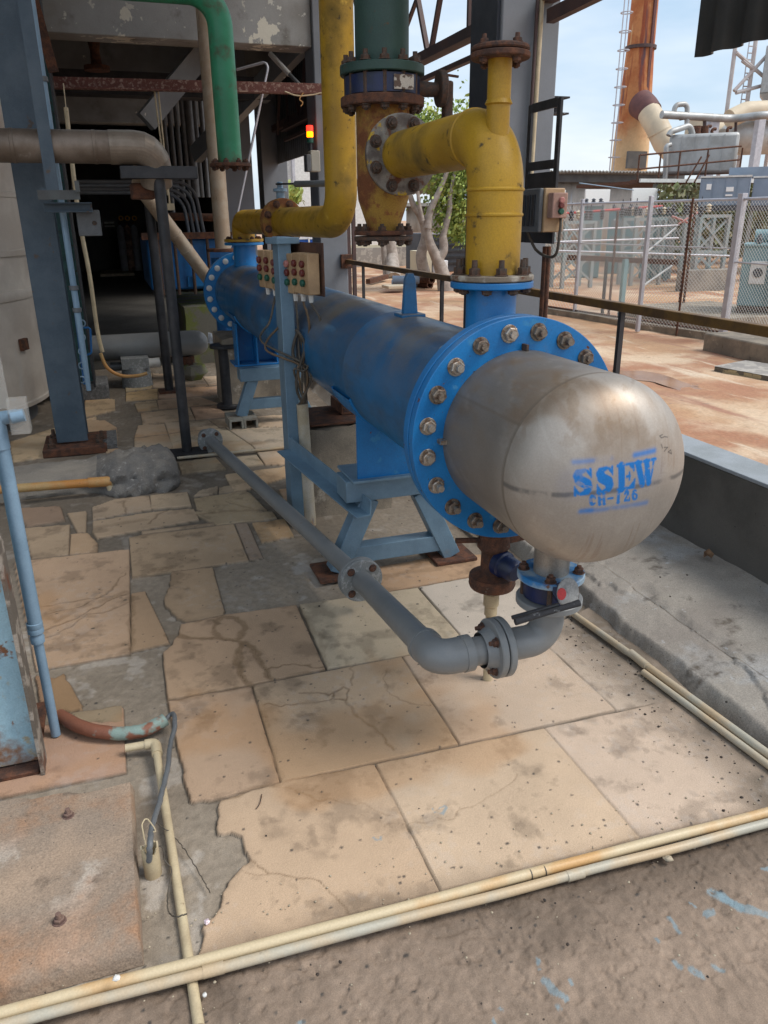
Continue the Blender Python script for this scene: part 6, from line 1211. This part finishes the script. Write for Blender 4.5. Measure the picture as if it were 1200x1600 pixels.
for i, (u, vt, vb, w_) in enumerate(((968, 405, 505, .07), (950, 330, 500, .03), (940, 405, 500, .04), (1060, 316, 488, .035), (1066, 316, 490, .03))):
    p = PZ(u - (vb - vt) * .0, vb, GZ); z_ = PX(u + 14, vt, p.x).z; S('yard_post', G().box(p.x - w_ / 2, p.x + w_ / 2, p.y - w_ / 2, p.y + w_ / 2, GZ, z_), (m_tealp, m_rust, m_black, m_truss, m_rust)[i], ['stout pale teal post behind the fence', 'thin tall rusty post left of the teal one', 'short dark post behind the fence', 'dark mast left of the rusty mast', 'rusty mast rising right of the second fence post'][i], 'post')
S('yard_beam', G().bar(PY(887, 402, 13), PY(1058, 410, 12.2), .12, .09), m_rust, 'long rusty beam lying level behind the fence', 'beam')
S('white_rod', G().tube([PY(1003, 400, 12), PY(1056, 356, 12)], .018, 8), m_white, 'upper of two white slanting rods behind the fence', 'rod', 'slanting white rods'); S('white_rod', G().tube([PY(1000, 450, 12), PY(1050, 415, 12)], .018, 8), m_white, 'lower of two white slanting rods behind the fence', 'rod', 'slanting white rods')
for i, (u, v, y) in enumerate(((868, 338, 17.5), (878, 338, 17.5), (893, 337, 17.5), (917, 336, 17.5), (923, 336, 17.5), (941, 335, 17.5), (972, 332, 17.5), (984, 330, 17.5), (994, 330, 17.5), (1052, 328, 16), (1072, 327, 16), (1095, 330, 15))):
    c = PY(u, v, y); ordn = ('first', 'second', 'third', 'fourth', 'fifth', 'sixth', 'seventh', 'eighth', 'ninth', 'tenth', 'eleventh', 'twelfth')[i]; S('hanging_insulator', G().lathe([(.02, .12), (.07, .09), (.03, .06), (.07, .03), (.03, 0), (.07, -.03), (.03, -.06), (.07, -.09), (.02, -.12)], c, (0, 0, 1), 12).tube([c + Vector((0, 0, .12)), c + Vector((0, 0, .3))], .012, 6), m_dslat, ordn + ' dark insulator from the left under the red bar', 'insulator', 'dark insulators in a row under the red bar')
for i, (p_, q_, nm) in enumerate((((880, 360, 16), (1060, 352, 16), 'upper'), ((870, 378, 15), (1060, 372, 15), 'middle'), ((868, 392, 14), (1140, 400, 13), 'lower'))):
    S('yard_cable_rail', G().tube([PY(*p_), PY(*q_)], .02, 6), m_galv, nm + ' of three level grey rails behind the fence', 'rail', 'level rails behind the fence')
pk = T('pink_bracket_mast', 'slanted pinkish bracket arms on the rusty mast behind the fence', 'bracket', PY(1068, 345, 12)); OB('arm', G().tube([PY(1050, 338, 12), PY(1075, 348, 12)], .02, 6), m_pink, pk); OB('arm', G().tube([PY(1060, 350, 12), PY(1090, 332, 12)], .02, 6), m_pink, pk)
# shed, panels, tank on platform
sh_ = T('shed', 'long shed with patched corrugated walls and ribbed roof', 'shed', PY(940, 330, 34))
a, b = PY(700, 345, 34), PY(1032, 278, 34); top0, top1 = PY(862, 264, 34), PY(1032, 270, 34)
g = corr(34, a.x, b.x, GZ, top1.z, .5, .03, 'x'); OB('wall', g, m_shedw, sh_, solid=.01); g = G(); n = 70; vs_ = []
for j, (y, z_) in enumerate(((33.2, top1.z - .02), (38, top1.z - .8))):
    for i in range(n * 4): x = a.x - 1 + (b.x + 1.5 - a.x) * i / (n * 4 - 1); vs_.append((x, y, z_ + .05 * math.sin(i * math.pi / 2)))
g.add(vs_, [(i, i + 1, n * 4 + i + 1, n * 4 + i) for i in range(n * 4 - 1)]); OB('roof', g, m_shedr, sh_, solid=.03); OB('fascia', G().box(a.x, b.x + 1, 33.5, 33.9, top1.z - .45, top1.z - .12), m_dark, sh_)
ct = T('control_cabin', 'blue grey metal cabin with small white plates at the right edge', 'cabin', PY(1140, 330, 17))
for i, (u0, u1) in enumerate(((1090, 1168), (1172, 1300))):
    q = RB(u0, 278, u1, 322, 17, .9); OB('panel', q.g(0, 1, 0, .9, q.z0, q.z1), m_contb, ct, bevel=.02); OB('cap_strip', q.g(-.01, 1.01, -.03, .93, q.z1, q.z1 + .04), m_white, ct)
    OB('leg', q.g(0.0, .05, .05, .15, GZ, q.z0), m_frame, ct); OB('lower_trim', q.g(-.01, 1.01, -.05, .9, q.z0 - .12, q.z0 - .003), m_dslat, ct)
    if i == 0:
        for a0, a1, t0, t1 in ((.13, .23, .58, .78), (.53, .68, .50, .66), (.53, .67, .34, .40)): OB('plate', q.g(a0, a1, -.02, -.002, q.zf(t0), q.zf(t1)), m_bright, ct)
        for k in range(5): OB('panel_rib', q.g(.02 + k * .24, .028 + k * .24, -.012, -.001, q.zf(.04), q.zf(.96)), m_contb, ct)
q = RB(1138, 262, 1300, 278, 17.4, .8); OB('roof_box', q.g(0, 1, 0, .8, q.z0, q.z1), m_contb, ct)
pt = T('tank_platform', 'rusty steel platform with handrails carrying the silver tank', 'platform', PY(1060, 290, 25))
a, b = PY(998, 286, 25), PY(1300, 278, 25); OB('deck', G().box(a.x, b.x, 25, 25.5, a.z, a.z + .12).box(a.x + .6, b.x, 25.501, 30, a.z, a.z + .12), m_rust, pt); OB('edge_strip', G().box(a.x, b.x, 24.9, 24.99, a.z + .02, a.z + .14), m_white, pt)
zr_ = PY(1000, 242, 25).z
for z_ in (zr_, (zr_ + a.z) / 2): OB('handrail', G().tube([(a.x, 25.05, z_), (PY(1160, 227, 25).x, 25.05, z_ + .35)], .03, 8), m_rust, pt)
for u in (999, 1032, 1062, 1105, 1158): x = PY(u, 260, 25).x; OB('baluster', G().tube([(x, 25.05, a.z), (x, 25.05, zr_ + .3 * (u - 999) / 160)], .03, 8), m_rust, pt)
for u in (1032, 1085): x = PY(u, 300, 25).x; OB('platform_leg', G().box(x - .08, x + .08, 25.2, 25.36, GZ, a.z), m_frame, pt)
OB('stair_rail', G().tube([PY(1072, 285, 24.6), PY(1096, 245, 24.6)], .03, 8).tube([PY(1085, 285, 24.6), PY(1108, 242, 24.6)], .03, 8), m_rust, pt)
sk = T('silver_tank', 'weathered silver rectangular tank on the platform', 'tank', PY(1090, 275, 25.6))
q = RB(1040, 210, 1148, 273, 27.2, 1.2); OB('body', q.g(0, 1, 0, 1.2, q.z0, q.z1), m_silver, sk, bevel=.12)
for k in range(4): OB('stiffener', q.g(.18 + k * .2, .195 + k * .2, -.03, .02, q.zf(.05), q.zf(.95)), m_silver, sk)
for u, hh in ((1078, .25), (1104, .4), (1112, .2), (1136, .3)): OB('top_fitting', G().tube(rpath([PY(u, 212, 27.8), PY(u, 206, 27.8) + Vector((0, 0, hh * .5)), PY(u + 6, 206, 27.8) + Vector((0, 0, hh * .5))], .1), .06, 8), m_rust, sk)
OB('feed_pipe', G().tube(rpath([PY(1045, 212, 27.1), PY(1048, 206, 27.1), PY(1078, 196, 27.1), PY(1082, 210, 27.1)], .2), .11, 10), m_silver, sk)
OB('side_pipe', G().tube(rpath([PY(1039, 282, 27.0), PY(1041, 228, 27.0), PY(1048, 226, 27.0)], .15), .09, 10), m_silver, sk); OB('vent', G().tube([PY(1066, 270, 27.1), PY(1066, 222, 27.1), PY(1070, 221, 27.1)], .03, 8), m_rust, sk)
for u in (1088, 1100): OB('top_valve', G().disc(PY(u, 210, 27.8), (0, 0, 1), .15, .3, 12).tube([PY(u, 210, 27.8), PY(u, 198, 27.8)], .05, 8), m_rust, sk)
op = T('overhead_pipe', 'grey white pipe run crossing above the silver tank', 'pipe', PY(1100, 180, 29))
OB('pipe', G().tube(rpath([PY(1034, 179, 29), PY(1150, 186, 29), PY(1185, 180, 28), PY(1300, 178, 28)], .8), .15, 14), m_silver, op); OB('loop', G().tube(rpath([PY(1052, 182, 29), PY(1055, 164, 29), PY(1074, 162, 29), PY(1073, 200, 29)], .2), .1, 10), m_silver, op)
OB('drop_pipe', G().tube([PY(1101, 179, 29), PY(1101, 208, 29)], .07, 8).tube([PY(1150, 186, 29), PY(1149, 224, 29)], .06, 8), m_truss, op); OB('thin_pipe', G().tube([PY(1062, 187, 29), PY(1101, 179, 29)], .04, 8), m_truss, op)
OB('pipe_post', G().box(PY(1117, 205, 29).x - .25, PY(1123, 205, 29).x, 29, 29.4, GZ, PY(1117, 188, 29).z), m_galv, op)
hv = T('horizontal_vessel', 'big pale clad horizontal vessels behind the tank at the right edge', 'vessel', PY(1180, 230, 34))
OB('lower_vessel', G().tube([PY(1130, 218, 34), PY(1145, 213, 34), PY(1160, 213, 34), PY(1330, 207, 34)], [.5, .75, .85, .9], 28), m_duct if False else m_silver, hv); OB('upper_pipe', G().tube(rpath([PY(1140, 186, 33), PY(1165, 174, 33), PY(1300, 166, 33)], .8), .42, 20), m_duct, hv); OB('branch_pipe', G().tube([PY(1085, 208, 35), PY(1140, 208, 35)], .75, 20), m_duct, hv)
OB('support', G().box(PY(1183, 215, 32).x, PY(1193, 215, 32).x, 32, 32.3, GZ, PY(1188, 185, 32).z), m_galv, hv)
ch = T('chimney', 'rust streaked tapering steel chimney with flanged joint', 'chimney', PY(990, 262, 45))
cb_, c_t = PY(984, 262, 45), PY(1005, 0, 45); axx = cb_.x; 
def cr_(v, w_): return (PY(600, v, 45).z, w_)
zb_, zj, z0_ = PY(984, 262, 45).z, PY(1000, 78, 45).z, PY(1004, 0, 45).z
xx = (PY(984, 262, 45).x + PY(1003, 40, 45).x) / 2
OB('shaft', G().lathe([(1.12, GZ), (1.08, zb_ + 1), (.80, zj), (.74, z0_ + 2), (.7, z0_ + 16)], (xx, 45, 0), (0, 0, 1), 40), m_chim, ch); OB('joint_flange', G().ring((xx, 45, zj), (0, 0, 1), .92, .7, .18, 36), m_truss, ch)
OB('seam', G().box(xx + .05, xx + .22, 44.1, 44.3, zj - 4, z0_ + 16), m_ductb, ch)
OB('base_opening', G().box(PY(980, 255, 43.7).x, PY(1009, 255, 43.7).x, 43.65, 43.85, PY(980, 263, 43.7).z, PY(980, 236, 43.7).z), m_dark, ch)
xl = PY(976, 40, 44.4).x
for dx in (-.35, -.08): OB('ladder_rail', G().tube([(xx - 1.35 + dx, 44.6, GZ), (xx - 1.25 + dx, 44.6, z0_ + 12)], .035, 6), m_galv, ch)
z_ = 2.0
while z_ < z0_ + 8: OB('cage_hoop', G().ring((xx - 1.5, 44.5, z_), (0, 0, 1), .36, .31, .05, 14), m_galv, ch); z_ += .95
du = T('flue_duct', 'cream curved flue duct with brown collar entering the chimney', 'duct', PY(1020, 200, 42))
OB('collar', G().tube([PY(1001, 162, 43.6), PY(1010, 170, 43), PY(1018, 178, 42.6)], [.78, .74, .66], 28), m_ductb, du); OB('duct', G().tube([PY(1014, 176, 42.7), PY(1026, 196, 42), PY(1038, 222, 41.5), PY(1060, 245, 41)], [.66, .66, .66, .66], 28), m_duct, du)
OB('duct_seam', G().ring(PY(1020, 186, 42.4), (.5, -.2, -1), .69, .6, .08, 28).ring(PY(1030, 205, 41.8), (.4, -.2, -1), .69, .6, .08, 28), m_duct, du)
tw2 = T('lattice_tower', 'pale lattice tower with ladder carrying a grey hopper', 'tower', PY(1170, 200, 36))
p00, p01 = PY(1148, 80, 36), PY(1142, 178, 36)
for x in (p00.x, p00.x + 1.2, p00.x + 3.0): OB('leg', G().tube([(x, 36, GZ), (x, 36, 12)], .07, 8), m_white if x == p00.x else m_pinkish, tw2) if False else OB('leg', G().tube([(x, 36, GZ), (x, 36, 12)], .10, 8), m_tow, tw2)
for s in ((1147, 142, 1200, 85), (1150, 82, 1205, 130), (1160, 95, 1180, 110), (1150, 145, 1205, 130)): OB('brace', G().tube([PY(s[0], s[1], 35.9), PY(s[2], s[3], 35.9)], .09, 8), m_tow, tw2)
for dx in (0, .5): OB('ladder_rail', G().tube([(PY(1166, 100, 36.5).x + dx, 36.5, GZ), (PY(1166, 100, 36.5).x + dx, 36.5, 12)], .03, 6), m_galv, tw2)
z_ = 5.0
while z_ < 11: OB('rung', G().tube([(PY(1166, 100, 36.5).x, 36.5, z_), (PY(1166, 100, 36.5).x + .5, 36.5, z_)], .03, 5), m_tow, tw2); z_ += .3
q = RB(1187, 70, 1250, 146, 35.5, 1.6); OB('hopper', q.g(0, 1, 0, 1.6, q.z0, q.z1), m_silver, tw2, bevel=.05)
gq = G(); gq.add([q.p(0, 0, q.z0), q.p(1, 0, q.z0), q.p(1, 1.6, q.z0), q.p(0, 1.6, q.z0), q.p(.3, .5, q.z0 - .7), q.p(.7, .5, q.z0 - .7), q.p(.7, 1.1, q.z0 - .7), q.p(.3, 1.1, q.z0 - .7)], [(0, 4, 5, 1), (1, 5, 6, 2), (2, 6, 7, 3), (3, 7, 4, 0), (4, 7, 6, 5)]); OB('hopper_cone', gq, m_silver, tw2)
# greenery and other things beyond the yard
def leaves(n, fn, size, seed):
    r = np.random.default_rng(seed); g = G()
    for k in range(n):
        c = fn(r); s = size * r.uniform(.5, 1.2); a = Vector(r.normal(size=3)).normalized(); b = a.orthogonal().normalized(); d = a.cross(b)
        g.add([c - b * s * .5, c + d * s * .28, c + b * s * .5, c - d * s * .28], [(0, 1, 2, 3)])
    return g
def limb(pts, r0, r1): 
    n = len(pts) * 5; P = wob(pts, 5, .0, 1); return P, [r0 + (r1 - r0) * i / (len(P) - 1) for i in range(len(P))]
t1_ = T('pale_tree', 'leaning pale barked tree with forked trunk and light green crown', 'tree', PZ(693, 455, GZ))
Yt = PZ(693, 455, GZ).y
g = G()
for pts, r0, r1 in (([PY(697, 458, Yt), PY(692, 430, Yt), PY(683, 405, Yt), PY(672, 380, Yt), PY(668, 355, Yt)], .20, .07), ([PY(690, 425, Yt), PY(686, 405, Yt), PY(693, 390, Yt), PY(692, 368, Yt)], .14, .09), ([PY(664, 430, Yt + .5), PY(658, 400, Yt + .5), PY(665, 370, Yt + .5), PY(660, 345, Yt + .5), PY(645, 318, Yt + .5), PY(640, 300, Yt + .5)], .15, .05), ([PY(668, 357, Yt), PY(672, 330, Yt), PY(690, 290, Yt), PY(705, 250, Yt)], .1, .04), ([PY(660, 345, Yt), PY(655, 320, Yt), PY(652, 290, Yt)], .06, .03), ([PY(692, 370, Yt), PY(702, 330, Yt), PY(704, 300, Yt), PY(715, 250, Yt)], .08, .03)):
    P, rs = limb(pts, r0, r1); g.tube(P, rs, 10)
OB('trunk', g, m_bark, t1_)
cl = [(705, 330, 1.0), (715, 300, 1.1), (728, 330, .8), (700, 280, 1.2), (722, 260, 1.2), (735, 290, 1.0), (690, 300, .7), (650, 205, .9), (665, 200, .9), (700, 200, 1.1), (725, 195, 1.2), (745, 210, 1.2), (705, 350, .6), (760, 240, 1.2), (708, 230, 1.0), (680, 215, .9), (640, 190, .7), (715, 365, .5)]
def fcl(r):
    u, v, s = cl[r.integers(len(cl))]; c = PY(u, v, Yt + .3); d = r.normal(size=3) * .28 * s; d[2] *= .9; return c + Vector(d)
OB('crown', leaves(8500, fcl, .12, 3), m_leaf, t1_, ang=1)
t2_ = T('bare_trunk_pair', 'two thin pale tree trunks in front of the beige wall', 'tree', PZ(612, 432, GZ)); Yt2 = PZ(612, 432, GZ).y
OB('trunk', G().tube([PZ(605, 433, GZ), PY(601, 400, Yt2), PY(598, 360, Yt2), PY(596, 300, Yt2)], [.12, .1, .09, .06], 10), m_bark, t2_); OB('trunk', G().tube([PZ(615, 435, GZ), PY(612, 400, Yt2), PY(606, 360, Yt2), PY(600, 300, Yt2)], [.22, .19, .15, .08], 10), m_bark, t2_)
OB('crown', leaves(1500, lambda r: PY(640 + r.normal() * 25, 215 + r.normal() * 14, Yt2) + Vector((0, r.normal() * .8, 0)), .18, 8), m_leaf, t2_, ang=1)
bw = T('yard_wall', 'beige wall with patchy stone base beyond the trunks', 'wall', PY(600, 420, 28))
a, b = PY(470, 412, 28), PY(900, 376, 28); OB('upper_wall', G().box(a.x, b.x, 28, 28.3, .55, b.z), m_bwall, bw); OB('stone_base', G().box(a.x, b.x, 27.9, 28.35, GZ - .05, .55), m_stone, bw)
op2 = T('open_shed', 'old shed with slatted wooden wall behind the trees', 'shed', PY(690, 380, 30)); a, b = PY(635, 350, 30), PY(760, 322, 30)
OB('wall', corr(30, a.x, b.x, 1.0, b.z, .3, .04, 'x'), m_shedw, op2, solid=.01); OB('roof', G().box(a.x - .6, b.x + .5, 29.2, 33, b.z, b.z + .12), m_shedr, op2)
ds = T('dark_container', 'dark slatted container with small pale mark behind the trees', 'container', PY(700, 425, 24)); a, b = PY(668, 428, 24), PY(738, 364, 24)
OB('body', G().box(a.x, b.x, 24, 26, GZ, b.z), m_dslat, ds, bevel=.02)
for k in range(6): z_ = GZ + .25 + k * (b.z - GZ) / 6.5; OB('slat', G().box(a.x - .01, b.x + .01, 23.95, 23.995, z_, z_ + .05), m_galv if k == 5 else m_black, ds)
pbox('pale_box', 655, 392, 675, 427, 23, .8, m_bwall, 'small pale box left of the dark container', 'box'); pbox('water_drum', 688, 407, 700, 432, 22, .6, m_sheetw, 'white drum in front of the dark container', 'drum')
for i, (u, v) in enumerate(((655, 438), (652, 444), (660, 436), (668, 441), (675, 438), (672, 446), (645, 441))):
    p = PZ(u, v + 5, GZ + .15 * (i in (0, 2, 4))); mt = m_contb if i in (0, 1) else m_rust
    dvec = Vector((-1.1, .35, 0)) if i in (0, 1) else Vector((-.25, 1.2, 0)); g = G(); q_ = p + Vector((0, 0, .14)); ax_ = dvec.normalized(); g.lathe([(.065, 0), (.1, 0), (.1, .65), (.065, .65), (.065, 0)], q_ - Vector((0, 0, .05)), ax_, 16)
    S('yard_pipe', g, mt, ['grey blue pipe lying on top of the yard stack', 'grey blue pipe lying at the bottom of the yard stack', 'rusty pipe end, topmost left of the yard stack', 'rusty pipe end in the middle of the yard stack', 'rusty pipe end, topmost right of the yard stack', 'rusty pipe end, lowest right of the yard stack', 'rusty pipe end, leftmost of the yard stack'][i], 'pipe', 'pipes stacked in the yard')
pbox('timber_slab', 607, 446, 640, 452, 17.5, .5, m_duct, 'pale slab on the dirt in front of the pipes', 'slab')
S('yard_timber', G().bar(PZ(575, 440, GZ + .1), PZ(604, 432, GZ + .12), .12, .12), m_rust, 'brown beam lying on the dirt left of the pipes', 'beam')
hb = T('hedge_bank', 'tangled dry greenery behind the substation frames', 'bush', PY(1100, 400, 22))
def fh(r): return PY(1030 + r.random() * 200, 290 + r.random() * 110, 21 + 3 * r.random())
OB('foliage', leaves(4500, fh, .30, 9), M('dry_green_leaf', (.12, .15, .05), (.2, .18, .11), 1.2, rough=.8, bump=0, fine=.2, fs=3), hb, ang=1)
# seen through the hall window
wb = T('white_building', 'white building seen through the hall opening', 'building', PY(460, 350, 45)); a, b = PY(440, 392, 45), PY(520, 240, 45)
OB('wall', G().box(a.x, b.x + 4, 45, 50, GZ, b.z + 2), m_white, wb); OB('edge_column', G().box(PY(458, 300, 44.8).x, PY(462, 300, 44.8).x, 44.7, 44.98, GZ, b.z + 2), m_galv, wb)
bp_ = T('blue_sheet_wall', 'bright blue sheet wall with white grid lines behind the pipes', 'wall', PY(475, 385, 30)); a, b = PY(440, 402, 30), PY(502, 371, 30)
OB('sheet', G().box(a.x, b.x, 30, 30.1, a.z, b.z), m_bluef, bp_)
for v in (374, 383, 393): z_ = PY(470, v, 29.9).z; OB('grid_bar', G().box(a.x, b.x, 29.93, 29.99, z_, z_ + .05), m_white, bp_)
for u in (458, 482): x = PY(u, 385, 29.9).x; OB('grid_bar', G().box(x, x + .05, 29.86, 29.92, a.z, b.z), m_white, bp_)
tt_ = T('far_tree', 'green tree beyond the hall window', 'tree', PY(440, 320, 40)); OB('trunk', G().tube([PY(440, 350, 40), PY(441, 320, 40)], .2, 8), m_bark, tt_); OB('crown', leaves(900, lambda r: PY(441 + r.normal() * 10, 306 + r.normal() * 8, 40) + Vector((0, r.normal(), 0)), .4, 12), m_leaf, tt_, ang=1)
# pale lines over the yard
S('blue_line', G().tube([PY(905, 286, 22), PY(990, 297, 22)], .014, 6), m_pipeblue, 'thin pale blue line crossing before the shed wall', 'line')
